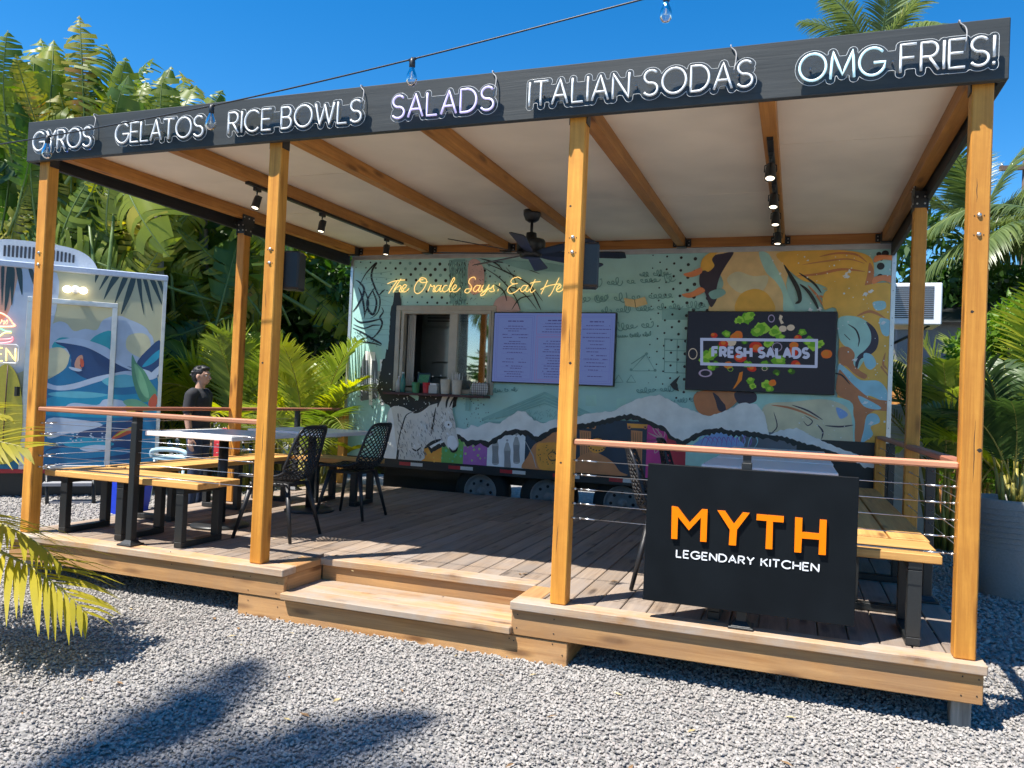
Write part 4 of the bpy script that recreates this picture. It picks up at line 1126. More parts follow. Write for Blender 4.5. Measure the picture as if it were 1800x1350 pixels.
# --- menu board
mx0, mx1, mz0, mz1 = -4.032, -2.597, 1.297, 2.108
menu = thing('menu_screen', (-3.3, 4.28, mz0), 'wide lilac blue menu screen with small print beside the serving window', 'screen')
mb = MB(); mb.cbox(mx0, mx1, 4.245, 4.305, mz0, mz1, 0.004); part('casing', mb, M_BLACK, menu)
M_S0 = screen_mat('menu_blue', (0.10,0.14,0.33), 0.42); M_S1 = screen_mat('menu_line', (0.055,0.06,0.22), 0.5); M_S2 = screen_mat('menu_text', (0.035,0.035,0.12), 0.5); M_S3 = screen_mat('menu_rose', (0.16,0.06,0.16), 0.5)
mb = MB(); flat_rect(mb, mx0+0.012, mx1-0.012, mz0+0.012, mz1-0.012, 4.2445, 0); part('display', mb, M_S0, menu)
mb = MB(); sr = random.Random(3)
def frame2(x0, x1, z0, z1, w, mat, y=4.2438):
    flat_rect(mb, x0, x1, z0, z0+w, y, mat); flat_rect(mb, x0, x1, z1-w, z1, y, mat); flat_rect(mb, x0, x0+w, z0+w, z1-w, y, mat); flat_rect(mb, x1-w, x1, z0+w, z1-w, y, mat)
def words(x0, x1, z, h, mat, fill=0.9, seed=0):
    x = x0
    while x < x1:
        w = sr.uniform(1.2, 5.0)*h
        if sr.random() < fill: flat_rect(mb, x, min(x+w, x1), z, z+h, 4.2438, mat)
        x += w + h*0.8
mw = mx1-mx0
frame2(mx0+0.04, mx0+mw*0.345, mz0+0.03, mz1-0.04, 0.003, 0); frame2(mx0+0.06, mx0+mw*0.33, mz0+0.05, mz1-0.06, 0.0025, 0)
frame2(mx0+mw*0.365, mx0+mw*0.685, mz0+0.56, mz1-0.04, 0.003, 2); frame2(mx0+mw*0.365, mx0+mw*0.685, mz0+0.03, mz0+0.54, 0.003, 2); frame2(mx0+mw*0.38, mx0+mw*0.67, mz0+0.05, mz0+0.525, 0.0025, 2)
frame2(mx0+mw*0.70, mx1-0.035, mz0+0.03, mz1-0.04, 0.003, 0); frame2(mx0+mw*0.715, mx1-0.055, mz0+0.05, mz1-0.06, 0.0025, 0)
for xc, zs in ((mx0+mw*0.19, [0.70,0.645,0.615,0.59,0.55,0.515,0.47,0.445,0.41,0.385,0.345,0.27,0.235,0.19,0.165,0.125,0.10,0.07]),
               (mx0+mw*0.525, [0.71,0.68,0.645,0.615,0.585,0.48,0.45,0.42,0.385,0.36,0.32,0.29,0.26,0.23,0.20,0.17,0.14,0.11,0.08]),
               (mx0+mw*0.85, [0.70,0.66,0.62,0.575,0.53,0.49,0.45,0.41,0.37,0.33,0.29,0.25,0.21,0.17,0.10])):
    for k, zz in enumerate(zs):
        hw = sr.uniform(0.07, 0.17); words(xc-hw, xc+hw, mz0+zz, 0.013 if k == 0 else 0.008, 1)
        if k % 3 == 1: flat_rect(mb, xc-0.16, xc+0.16, mz0+zz-0.008, mz0+zz-0.0065, 4.2438, 0)
part('print', mb, [M_S1, M_S2, M_S3], menu)
# --- salad television
tx0, tx1, tz0, tz1 = -1.831, -0.369, 1.292, 2.123
tv = thing('television', (-1.1, 4.27, tz0), 'black wall television showing salad vegetables and the words fresh salads', 'television')
mb = MB(); mb.cbox(tx0, tx1, 4.225, 4.30, tz0, tz1, 0.005); part('casing', mb, M_BLACK, tv)
M_T0 = screen_mat('tv_black', (0.012,0.014,0.024), 0.35)
mb = MB(); flat_rect(mb, tx0+0.01, tx1-0.01, tz0+0.012, tz1-0.01, 4.2245, 0); part('display', mb, M_T0, tv)
tvc = dict(leaf=(0.10,0.30,0.02), leaf2=(0.22,0.46,0.05), dark=(0.03,0.10,0.01), red=(0.42,0.03,0.015), tom=(0.50,0.13,0.02), egg=(0.50,0.46,0.40), lav=(0.42,0.52,0.82), onion=(0.30,0.27,0.45), orange=(0.45,0.16,0.02))
TK = list(tvc); TM = [screen_mat('tv_'+k, tvc[k], 0.22) for k in TK]
mb = MB(); tl = [0]
def tpx(u, v): p = on(u, v, y=4.224); return p.x, p.z
def TP(px, c, jit=0):
    tl[0] += 1; y = 4.224-tl[0]*0.00004
    mb.flat([tpx(*q) for q in px], lambda a, b: (a, y, b), TK.index(c))
def blob(u, v, r, c, rag=0.25, n=14, sq=0.8):
    TP([(u+r*math.cos(2*math.pi*k/n)*(1+sr.uniform(-rag,rag)), v+r*sq*math.sin(2*math.pi*k/n)*(1+sr.uniform(-rag,rag))) for k in range(n)], c)
def ringtv(u, v, rx, ry, w, c):
    n = 20; tl[0] += 1; y = 4.224-tl[0]*0.00004
    vs = []
    for k in range(n):
        a = 2*math.pi*k/n
        for s in (1, 1-w): X, Z = tpx(u+rx*s*math.cos(a), v+ry*s*math.sin(a)); vs.append((X, y, Z))
    mb.add(vs, [(2*k, 2*k+1, (2*k+3) % (2*n), (2*k+2) % (2*n)) for k in range(n)], TK.index(c))
for (u, v, r, c) in ((1312,558,11,'leaf'),(1300,564,8,'leaf2'),(1320,552,8,'leaf2'),(1338,576,14,'leaf2'),(1330,582,10,'leaf'),(1362,584,11,'leaf2'),(1372,592,8,'leaf'),(1296,588,9,'tom'),(1292,592,8,'orange'),(1255,590,6,'red'),(1278,588,7,'leaf'),
                     (1410,585,7,'leaf'),(1402,592,6,'red'),(1246,624,12,'leaf'),(1256,616,9,'leaf2'),(1258,640,9,'dark'),(1240,634,9,'leaf2'),(1262,612,7,'dark'),(1285,600,9,'egg'),(1430,606,11,'leaf2'),(1420,600,9,'leaf'),(1440,604,7,'leaf2'),
                     (1330,612,12,'red'),(1300,630,11,'red'),(1345,640,10,'dark'),(1392,620,10,'red'),(1396,606,8,'tom'),(1370,632,12,'leaf'),(1280,640,8,'orange'),(1322,648,8,'red'),(1316,640,8,'leaf'),(1400,640,8,'red'),(1272,604,8,'red'),
                     (1452,621,10,'tom'),(1346,676,9,'leaf2'),(1352,684,7,'leaf'),(1358,672,7,'orange'),(1318,668,7,'leaf'),(1324,680,6,'leaf2'),(1366,656,6,'dark'),(1390,652,6,'dark'),(1250,646,7,'leaf'),(1308,600,7,'dark'),(1350,604,8,'leaf2')):
    for k in range(3): blob(u+sr.uniform(-2,2), v+sr.uniform(-2,2), r*(1-0.22*k), c if k < 2 else {'leaf':'leaf2','leaf2':'leaf','dark':'leaf','tom':'orange','red':'tom','orange':'tom','egg':'egg'}[c], 0.3 if 'leaf' in c or c == 'dark' else 0.06)
for (u, v) in ((1376,578),(1390,576)): blob(u, v, 7, 'egg', 0.04); blob(u, v+0.5, 5.2, 'egg', 0.04)
ringtv(1356,560,6,7,0.25,'onion'); ringtv(1218,622,8,10,0.16,'egg'); ringtv(1240,656,12,7,0.3,'onion'); ringtv(1284,649,5,4,0.2,'leaf2'); ringtv(1344,648,5,4,0.2,'egg'); ringtv(1366,610,9,8,0.16,'onion')
TP([(1300,655),(1306,653),(1304,668),(1292,682),(1288,684),(1296,670)], 'orange'); TP([(1371,553),(1376,556),(1374,562),(1378,568),(1373,570),(1369,560)], 'egg')
for a, b, c, d in (((1231,594),(1438,596),(1438,601),(1231,599)), ((1231,637),(1436,642),(1436,647),(1231,642)), ((1231,594),(1236,594),(1236,642),(1231,642)), ((1433,597),(1438,597),(1437,646),(1432,646))): TP([a,b,c,d], 'lav')
lt, wtot = layout('FRESH SALADS', 0.30)
for ch, sts in lt:
    for s in sts:
        pl = [(1253+px/wtot*168, 626.5+px/wtot*2.0-py*15.5) for px, py in densify(s, 0.12)]
        l, r = ribbon2(pl, 5.2); tl[0] += 1; y = 4.224-tl[0]*0.00004; vs = []
        for q, w in zip(l, r):
            for e in (q, w): X, Z = tpx(*e); vs.append((X, y, Z))
        mb.add(vs, [(2*i, 2*i+1, 2*i+3, 2*i+2) for i in range(len(l)-1)], TK.index('lav'))
part('picture', mb, TM, tv)
# --- yellow script neon
M_NEONY = glow('neon_warm_yellow', (1.0, 0.60, 0.17), 0.62, (0.8, 0.7, 0.4))
SCR = {  # letter strokes in photo pixels
 'T': [[(681,499),(690,495),(700,493),(712,492)], [(698,494),(690,505),(683,516)]],
 'h': [[(705,490),(697,502),(691,514),(697,506),(703,502),(705,504),(702,512),(706,513),(710,509)]],
 'e': [[(708,508),(713,505),(714,501),(710,501),(706,508),(708,513),(714,512),(719,507)]],
 'O': [[(744,491),(735,494),(729,504),(729,513),(735,516),(743,510),(749,499),(749,491),(742,488),(737,492),(742,497),(752,495)]],
 'r': [[(752,512),(756,503),(757,500),(759,504),(764,502),(761,511),(763,513),(766,510)]],
 'a': [[(774,502),(769,502),(764,509),(767,513),(772,508),(776,501),(773,510),(775,513),(778,510)]],
 'c': [[(786,502),(782,502),(778,508),(780,513),(786,511),(789,507)]],
 'l': [[(788,510),(794,500),(799,491),(798,488),(795,492),(790,505),(791,513),(795,511)]],
 'e2': [[(795,510),(801,506),(802,502),(799,501),(795,508),(797,513),(803,512),(809,506)]],
 'S': [[(836,491),(833,487),(826,490),(824,497),(828,502),(828,509),(822,515),(817,513),(820,508),(828,508)]],
 'a2': [[(843,502),(837,502),(832,509),(835,513),(841,508),(845,501),(841,510),(844,513),(848,508)]],
 'y': [[(850,501),(846,509),(850,512),(855,508),(860,500),(853,515),(846,520),(846,516),(856,510),(862,506)]],
 's': [[(862,508),(868,501),(867,506),(869,511),(864,513),(860,511)]],
 ':': [[(878.5,498),(877.5,502)], [(876,508),(875,512)]],
 'E': [[(916,490),(910,487),(901,490),(898,496),(903,499),(910,498)], [(903,499),(895,504),(892,511),(897,516),(906,513),(914,506)]],
 'a3': [[(926,502),(920,502),(915,509),(918,513),(924,508),(928,501),(924,510),(927,513),(931,508)]],
 't': [[(941,491),(936,501),(932,511),(935,514),(941,509)], [(932,498),(939,496),(950,495)]],
 'H': [[(963,492),(957,505),(951,517)], [(983,488),(977,500),(969,516),(964,521)], [(950,509),(962,503),(975,500),(985,499)]],
 'e3': [[(979,509),(985,505),(986,501),(982,502),(978,509),(981,513),(987,511),(990,507)]],
 'r2': [[(990,512),(994,504),(994,501),(997,505),(1002,503),(999,511),(1001,513),(1005,509)]],
 'e4': [[(1005,509),(1011,505),(1011,501),(1007,502),(1003,509),(1007,513),(1014,511),(1018,505)]],
}
nsg = thing('script_neon_sign', (-4.3, 4.3, 2.3), 'warm yellow script neon sign reading The Oracle Says: Eat Here', 'neon sign')
for k, sts in SCR.items():
    mb = MB()
    for s in sts:
        pts = [on(u, v, y=4.285) for u, v in (smooth_line(s, 5) if len(s) > 2 else s)]
        mb.tube(pts, 0.0048, n=8)
    part('neon_letter', mb, M_NEONY, nsg)
mb = MB()
for u, v in ((700,510),(770,506),(850,506),(930,506),(1000,506)):
    p = on(u, v, y=4.29); mb.tube([(p.x, 4.288, p.z), (p.x, 4.3185, p.z)], 0.004)
part('standoffs', mb, M_STEEL, nsg)
# --- white neon words along the header
M_NW = plain('neon_white_tube', (0.86, 0.87, 0.86), rough=0.35, var=0.02, emit=(1.0, 0.98, 0.95), estr=0.0)
M_NV = plain('neon_violet_tube', (0.66, 0.62, 0.86), rough=0.35, var=0.02, emit=(0.6, 0.5, 1.0), estr=0.25)
M_NC = plain('neon_cyan_tube', (0.72, 0.86, 0.90), rough=0.35, var=0.02, emit=(0.4, 0.85, 1.0), estr=0.22)
M_ACR = glassmat('clear_acrylic', (0.97, 0.975, 0.975), mixt=0.99, ior=1.14)
M_ACE = plain('acrylic_edge', (0.72, 0.74, 0.74), rough=0.25, var=0.0)
M_CORD = plain('pale_cord', (0.35, 0.34, 0.33), rough=0.5)
NYB = -0.094
for text, xa, xb, lab, gap, cordx in (('GYROS', -5.915, -5.37, 'GYROS', 0.16, 0.97), ('GELATOS', -5.147, -4.41, 'GELATOS', 0.17, None), ('RICE BOWLS', -4.205, -3.235, 'RICE BOWLS', 0.2, 0.98),
                                ('SALADS', -3.025, -2.385, 'SALADS', 0.2, 0.98), ('ITALIAN SODAS', -2.172, -0.992, 'ITALIAN SODAS', 0.2, 0.92), ('OMG FRIES!', -0.77, 0.064, 'OMG FRIES!', 0.17, 0.86)):
    kinds = {'SALADS': 'violet tinted', 'OMG FRIES!': 'white and cyan'}
    t = thing('neon_sign', ((xa+xb)/2, NYB, 2.735), '%s neon tube sign reading %s on the black header board' % (kinds.get(text, 'white'), lab), 'neon sign', 'neon words along the header')
    lt, wt = layout(text, gap); sx = (xb-xa)/wt; CH = 0.132; ZB = 2.738
    allst = []
    for ch, sts in lt:
        if not sts: continue
        mb = MB()
        for s in sts:
            pts = [(xa+px*sx, ZB+py*CH) for px, py in densify(s, 0.25)]
            allst.append(pts)
            mb.tube([(px, NYB-0.012, pz) for px, pz in pts], 0.006, n=8)
        part('neon_letter', mb, [M_NV] if text == 'SALADS' else ([M_NC] if (text.startswith('OMG') and ch in 'OMG') else [M_NW]), t)
    loops = contour(allst + [[(xa+0.01, ZB+CH*0.3), (xb-0.01, ZB+CH*0.3)], [(xa+0.01, ZB+CH*0.7), (xb-0.01, ZB+CH*0.7)]], 0.021, 0.005)   # one contour-cut plate behind the whole line
    mb = MB(); me = MB()
    for lp in loops[:1]:
        mb.prism(lp, lambda a, b: (a, NYB+0.0, b), lambda a, b: (a, NYB+0.005, b))
        me.tube([(a, NYB-0.0005, b) for a, b in lp], 0.0011, n=4, closed=True)
    part('acrylic_plate', mb, M_ACR, t)
    part('plate_edge', me, M_ACE, t)
    mb = MB()
    for fx in (0.06, 0.5, 0.94):
        X = xa+(xb-xa)*fx
        mb.tube([(X, NYB+0.0055, ZB+CH*0.5), (X, -0.0545, ZB+CH*0.5)], 0.005)
    part('standoffs', mb, M_STEEL, t)
    if cordx:
        X = xa+(xb-xa)*cordx
        mb = MB(); mb.tube(smooth_line([(X, NYB+0.006, ZB+CH*0.6), (X+0.01, -0.075, ZB+CH+0.03), (X+0.005, -0.066, ZB+CH+0.07), (X-0.015, -0.062, HZ1-0.01), (X-0.02, -0.058, HZ1+0.006), (X-0.02, -0.02, HZ1+0.007), (X-0.02, 0.02, HZ1+0.003)], 5), 0.0035, n=6)
        part('cord', mb, M_CORD, t)
# --- black restaurant sign on the front railing
sgn = thing('restaurant_sign', (-0.94, -0.015, 0.1), 'square black panel sign with four big orange letters on the front railing', 'sign')
M_SGN = plain('sign_black', (0.006, 0.008, 0.010), rough=0.5, var=0.2, scale=5, spec=0.12)
mb = MB(); mb.cbox(-1.449, -0.43, -0.030, 0.012, 0.098, 0.812, 0.002); part('panel', mb, M_SGN, sgn)
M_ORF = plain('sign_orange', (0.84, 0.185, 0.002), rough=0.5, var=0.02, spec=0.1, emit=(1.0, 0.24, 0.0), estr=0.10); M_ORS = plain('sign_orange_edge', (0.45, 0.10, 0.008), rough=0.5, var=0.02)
def bigletter(quads):
    mb = MB()
    for poly in quads:
        P = [on(u, v, y=-0.046) for u, v in poly]
        P = [(p.x, p.z) for p in P]
        mb.prism(P, lambda a, b: (a, -0.046, b), lambda a, b: (a, -0.0305, b), 0, 1)
    part('sign_letter', mb, [M_ORF, M_ORS], sgn)
def sx_(c): return [(960+a/3.333, 740+b/3.333) for a, b in c]
bigletter([sx_([(736,499),(772,505),(840,595),(912,517),(946,519),(939,709),(902,706),(907,566),(836,641),(772,561),(768,692),(733,690)])])
bigletter([sx_([(1004,524),(1048,527),(1100,602),(1152,536),(1192,540),(1118,637),(1112,730),(1070,727),(1076,637)])])
bigletter([sx_([(1234,546),(1393,559),(1391,595),(1329,590),(1325,752),(1285,749),(1292,586),(1232,581)])])
bigletter([sx_([(1459,565),(1502,569),(1499,650),(1600,660),(1604,578),(1644,581),(1638,786),(1596,783),(1600,696),(1498,688),(1494,772),(1454,769)])])
lt, wt = layout('LEGENDARY KITCHEN', 0.24)
M_SW = plain('sign_white', (0.82, 0.83, 0.83), rough=0.4, var=0.0)
p0 = on(1189, 979, y=-0.034); p1 = on(1439, 1005, y=-0.034); hh = 0.0365
for ch, sts in lt:
    if not sts: continue
    mb = MB()
    for s in sts:
        pts = [(p0.x+px/wt*(p1.x-p0.x), p0.z+(p1.z-p0.z)*px/wt+py*hh) for px, py in densify(s, 0.2)]
        l, r = ribbon2(pts, 0.0072)
        for i in range(len(l)-1):
            q = [l[i], r[i], r[i+1], l[i+1]]
            mb.add([(a, -0.0335, b) for a, b in q], [(0,1,2,3)])
    part('sign_letter', mb, M_SW, sgn)
mb = MB()
for x in (-1.33, -0.955, -0.55):
    mb.box(x-0.02, x+0.02, 0.0125, 0.028, 0.62, 0.80); 
part('mounting_bracket', mb, M_BLACK, sgn)
# ================================================================== tables, benches, chairs
M_CHAIR = plain('black_chair_plastic', (0.014, 0.014, 0.016), rough=0.45, var=0.1)
def make_table(cx, cy, w, label):
    t = thing('cafe_table', (cx, cy, 0), label, 'table', 'square white tables on the deck')
    mb = MB(); mb.cbox(-w/2, w/2, -w/2, w/2, 0.715, 0.75, 0.004); part('table_top', mb, M_WHITE, t, world=False)
    mb = MB(); mb.tube([(0,0,0.03),(0,0,0.71)], 0.038, n=14); mb.box(-0.14,0.14,-0.14,0.14,0.700,0.7145); part('column', mb, M_BLACK, t, world=False)
    mb = MB(); mb.lathe([(0.225,0.003),(0.225,0.014),(0.20,0.026),(0.06,0.036)], n=32); part('base', mb, M_BLACK, t, world=False)
    return t
make_table(-5.03, 0.99, 0.82, 'white square table nearest the leftmost front railing, half in sun')
make_table(-4.93, 2.07, 0.82, 'white square table at the left rear, behind the second lattice chair')
make_table(-0.88, 1.45, 0.82, 'white square table right behind the black sign, nearest of the three on the right')
make_table(-0.87, 2.35, 0.82, 'white square table behind the black sign, middle of the three on the right')
make_table(-0.87, 3.35, 0.82, 'white square table on the right nearest the trailer, below the television')
# --- benches: cedar planks on black U-shaped frames
def bench(name, label, x0, x1, y0, y1, along, frames, z=0.452, planks=2):
    t = thing(name, ((x0+x1)/2, (y0+y1)/2, 0), label, 'bench', 'cedar benches along the deck edge')
    n = planks; gap = 0.012
    for k in range(n):
        mb = MB()
        if along == 'x':
            w = (y1-y0-gap*(n-1))/n; mb.cbox(x0, x1, y0+k*(w+gap), y0+k*(w+gap)+w, z-0.042, z, 0.004)
        else:
            w = (x1-x0-gap*(n-1))/n; mb.cbox(x0+k*(w+gap), x0+k*(w+gap)+w, y0, y1, z-0.042, z, 0.004)
        part('seat_plank', mb, M_BENCHX if along == 'x' else M_BENCHY, t)
    for f_ in frames:
        mb = MB(); zt = z-0.0425
        if along == 'x':
            for yy in (y0+0.012, y1-0.062): mb.cbox(f_-0.032, f_+0.032, yy, yy+0.05, 0.0435, zt-0.0405, 0.003)
            mb.cbox(f_-0.032, f_+0.032, y0+0.012, y1-0.012, 0.003, 0.043, 0.003); mb.cbox(f_-0.032, f_+0.032, y0+0.012, y1-0.012, zt-0.04, zt, 0.003)
        else:
            for xx in (x0+0.012, x1-0.062): mb.cbox(xx, xx+0.05, f_-0.032, f_+0.032, 0.0435, zt-0.0405, 0.003)
            mb.cbox(x0+0.012, x1-0.012, f_-0.032, f_+0.032, 0.003, 0.043, 0.003); mb.cbox(x0+0.012, x1-0.012, f_-0.032, f_+0.032, zt-0.04, zt, 0.003)
        part('leg_frame', mb, M_BLACK, t)
    return t
bench('bench', 'cedar bench along the left front railing, striped with cable shadows', -5.90, -4.50, 0.115, 0.545, 'x', [-5.72, -5.19, -4.66])
bench('bench', 'cedar bench along the left side railing, behind the near white table', -5.87, -5.45, 0.62, 2.62, 'y', [0.95, 1.75, 2.45])
bench('bench', 'short cedar bench at the left rear, beside the second lattice chair', -5.42, -4.62, 2.52, 2.90, 'x', [-5.20, -4.76])
bench('bench', 'cedar bench behind the black sign at the right front corner', -1.30, -0.04, 0.115, 0.545, 'x', [-1.10, -0.155])
bench('bench', 'cedar bench along the right side railing', -0.42, -0.025, 0.60, 3.60, 'y', [0.8, 1.7, 2.6, 3.4])
# --- chairs with a lattice shell
def shell(s, w):
    """side profile of the shell: s = 0 front of the seat ... 1 top of the back"""
    pr = [(0.235,0.448),(0.20,0.462),(0.10,0.448),(-0.02,0.432),(-0.12,0.432),(-0.185,0.452),(-0.225,0.50),(-0.25,0.57),(-0.272,0.66),(-0.292,0.75),(-0.31,0.825),(-0.318,0.85)]
    f_ = s*(len(pr)-1); i = min(int(f_), len(pr)-2); t = f_-i
    p0 = pr[max(i-1,0)]; p1 = pr[i]; p2 = pr[i+1]; p3 = pr[min(i+2,len(pr)-1)]
    def cr(a,b,c,d): return 0.5*((2*b)+(c-a)*t+(2*a-5*b+4*c-d)*t*t+(3*b-a-3*c+d)*t**3)
    x = cr(p0[0],p1[0],p2[0],p3[0]); z = cr(p0[1],p1[1],p2[1],p3[1])
    hw = np.interp(s, [0,0.08,0.25,0.45,0.6,0.75,0.88,0.96,1.0], [0.17,0.205,0.225,0.24,0.245,0.232,0.20,0.15,0.085])
    y = w*hw
    k = np.interp(s, [0,0.15,0.4,0.55,0.8,1.0], [0.0,0.01,0.055,0.075,0.05,0.02])*(abs(w)**2.2)   # the sides wrap forward and up
    up = np.interp(s, [0,0.25,0.45,0.55,1.0], [0.2,1.0,0.9,0.3,0.0])
    return Vector((x + k*(1-up)*1.3, y, z + k*up*1.2))
def make_chair():
    t = thing('lattice_chair', (0,0,0), 'x', 'chair', 'black lattice chairs')
    mb = MB()
    NS, NT = 22, 9
    for d in (1, -1):
        for k in range(-NT, NS+NT):
            pts = []
            for j in range(0, 37):
                w = -1+2*j/36.0; s = (k + d*(j/36.0)*NT)/NS
                if 0.02 <= s <= 0.985: pts.append(shell(s, w*0.985))
                elif len(pts) > 1: break
                else: pts = []
            if len(pts) > 2: mb.tube(pts, 0.0055, n=4, caps=False)
    part('lattice_shell', mb, M_CHAIR, t, world=False)
    mb = MB(); rim = [shell(s/30, 1) for s in range(31)] + [shell(1, 1-2*k/6) for k in range(1,6)] + [shell(1-s/30, -1) for s in range(31)] + [shell(0, -1+2*k/6) for k in range(1,6)]
    mb.tube(rim, 0.010, n=6, closed=True); part('shell_rim', mb, M_CHAIR, t, world=False)
    mb = MB(); mb.cbox(-0.13, 0.13, -0.13, 0.13, 0.392, 0.418, 0.006)
    mb.tube([(-0.15,-0.15,0.405),(0.15,0.15,0.405)], 0.016); mb.tube([(-0.15,0.15,0.405),(0.15,-0.15,0.405)], 0.016)
    part('seat_support', mb, M_CHAIR, t, world=False)
    for sx in (1, -1):
        for sy in (1, -1):
            mb = MB(); mb.tube([(sx*0.145, sy*0.145, 0.415), (sx*0.235, sy*0.228, 0.004)], [0.021, 0.0125], n=10)
            part('leg', mb, M_CHAIR, t, world=False)
    return t
ch0 = make_chair()
def place_chair(o, x, y, a, lab):
    o.location = (x, y, 0); o.rotation_euler = (0, 0, R(a)); o['label'] = lab
place_chair(ch0, -4.385, 0.86, 186, 'black lattice chair in front, just right of the second post')
place_chair(copy_tree(ch0), -4.455, 2.02, 183, 'black lattice chair standing in front of the painted donkey')
place_chair(copy_tree(ch0), -1.42, 0.80, 8, 'black lattice chair half hidden behind the left edge of the black sign')
place_chair(copy_tree(ch0), -1.44, 2.15, 5, 'black lattice chair showing only its back above the black sign')
# --- ceiling fan
M_FAN = plain('fan_black', (0.012, 0.013, 0.015), rough=0.4, var=0.1)
fan = thing('ceiling_fan', (-2.985, 2.4, 2.40), 'large black eight-blade ceiling fan under the pergola roof', 'fan')
mb = MB(); mb.lathe([(0.03,-0.105),(0.06,-0.085),(0.078,-0.04),(0.08,0.0)], (-2.985,2.4,2.795), n=20); mb.tube([(-2.985,2.4,2.54),(-2.985,2.4,2.72)], 0.013, n=10); part('down_rod', mb, M_FAN, fan)
mb = MB(); mb.lathe([(0.05,-0.165),(0.09,-0.16),(0.10,-0.135),(0.10,-0.12),(0.125,-0.115),(0.13,-0.02),(0.12,0.0),(0.05,0.01),(0.045,0.06),(0.02,0.065)], (-2.985,2.4,2.535), n=28); part('motor_housing', mb, M_FAN, fan)
for k in range(8):
    a = R(11+45*k); M4 = Matrix.Translation((-2.985,2.4,2.41)) @ Matrix.Rotation(a, 4, 'Z') @ Matrix.Rotation(R(-13), 4, 'X')
    mb = MB()
    P = [(0.09,-0.028),(0.24,-0.05),(0.80,-0.068),(0.83,-0.05),(0.84,0.055),(0.78,0.068),(0.24,0.05),(0.09,0.028)]
    mb.prism(P, lambda a_, b_: M4 @ Vector((a_, b_, -0.004)), lambda a_, b_: M4 @ Vector((a_, b_, 0.004)))
    part('blade', mb, M_FAN, fan)
# --- speakers on the posts
for x, lab in ((-3.945, 'small black loudspeaker hung behind the second front post'), (-1.95, 'small black loudspeaker hung behind the third front post')):
    t = thing('loudspeaker', (x+0.06, 0.17, 1.77), lab, 'loudspeaker', 'loudspeakers behind the front posts')
    M4 = Matrix.Translation((x+0.075, 0.185, 1.895)) @ Matrix.Rotation(R(14), 4, 'Z')
    mb = MB(); mb.cbox(-0.062,0.062,-0.075,0.06,-0.125,0.125,0.012, M=M4); part('cabinet', mb, M_BLACK, t)
    mb = MB(); mb.cbox(-0.055,0.055,0.061,0.068,-0.117,0.117,0.003, M=M4); part('grille', mb, plain('speaker_grille', (0.008,0.008,0.009), rough=0.8, bump=0.3, scale=900), t)
    mb = MB(); mb.box(x+0.04, x+0.055, PW+0.0005, 0.128, 1.87, 1.92); part('bracket', mb, M_BLACK, t)
# --- track lights
M_LAMP = glow('spot_lamp_face', (1.0, 0.86, 0.62), 1.8)
def spot(x, y, zt, tilt, lab, grp, rz_=0.0):
    t = thing('track_spotlight', (x, y, zt), lab, 'spotlight', grp)
    mb = MB(); mb.box(x-0.014, x+0.014, y-0.035, y+0.035, zt-0.028, zt-0.0005); mb.tube([(x,y,zt-0.025),(x,y,zt-0.055)], 0.006); part('adapter', mb, M_BLACK, t)
    M4 = Matrix.Translation((x, y, zt-0.115)) @ Matrix.Rotation(rz_, 4, 'Z') @ Matrix.Rotation(tilt, 4, 'X')
    mb = MB(); mb.tube([M4 @ Vector((-0.036,0,-0.005)), M4 @ Vector((-0.036,0,0.045)), M4 @ Vector((0,0,0.06)), M4 @ Vector((0.036,0,0.045)), M4 @ Vector((0.036,0,-0.005))], 0.004, n=6); part('yoke', mb, M_BLACK, t)
    mb = MB(); vs = [(0.022,0.052),(0.027,0.048),(0.031,0.01),(0.033,-0.05),(0.033,-0.058),(0.029,-0.058),(0.028,-0.050)]
    mb.lathe(vs, (0,0,0), n=18, caps=False); mb.v = [tuple(M4 @ Vector(p)) for p in mb.v]; part('lamp_head', mb, M_BLACK, t)
    mb = MB(); mb.lathe([(0.0275,-0.051),(0.0275,-0.0505)], (0,0,0), n=16); mb.v = [tuple(M4 @ Vector(p)) for p in mb.v]; part('lamp_face', mb, M_LAMP, t)
for x, ya, yb, lab in ((-4.885, 0.93, 3.55, 'black light track under the second rafter from the left'), (-0.93, 0.72, 3.6, 'black light track under the second rafter from the right')):
    mb = MB()
    vs = []
    for y in (ya, yb): z = rz(y)-0.0005; vs += [(x-0.018,y,z-0.022),(x+0.018,y,z-0.022),(x+0.018,y,z),(x-0.018,y,z)]
    mb.add(vs, [(3,2,1,0),(4,5,6,7),(0,1,5,4),(1,2,6,5),(2,3,7,6),(3,0,4,7)])
    tag(link('light_track', mb.mesh('light_track', M_BLACK, recalc=True)), lab, 'light track', 'light tracks on the rafters')
for k, y in enumerate((1.06, 1.99, 3.2)):
    spot(-4.885, y, rz(y)-0.023, R(-20+6*k), ('nearest','middle','farthest')[k] + ' black spotlight on the left light track', 'spotlights on the left track')
for k, y in enumerate((0.98, 1.75, 2.35, 3.15)):
    spot(-0.93, y, rz(y)-0.023, R(-22+4*k), ('nearest','second nearest','third nearest','farthest')[k] + ' black spotlight on the right light track', 'spotlights on the right track')
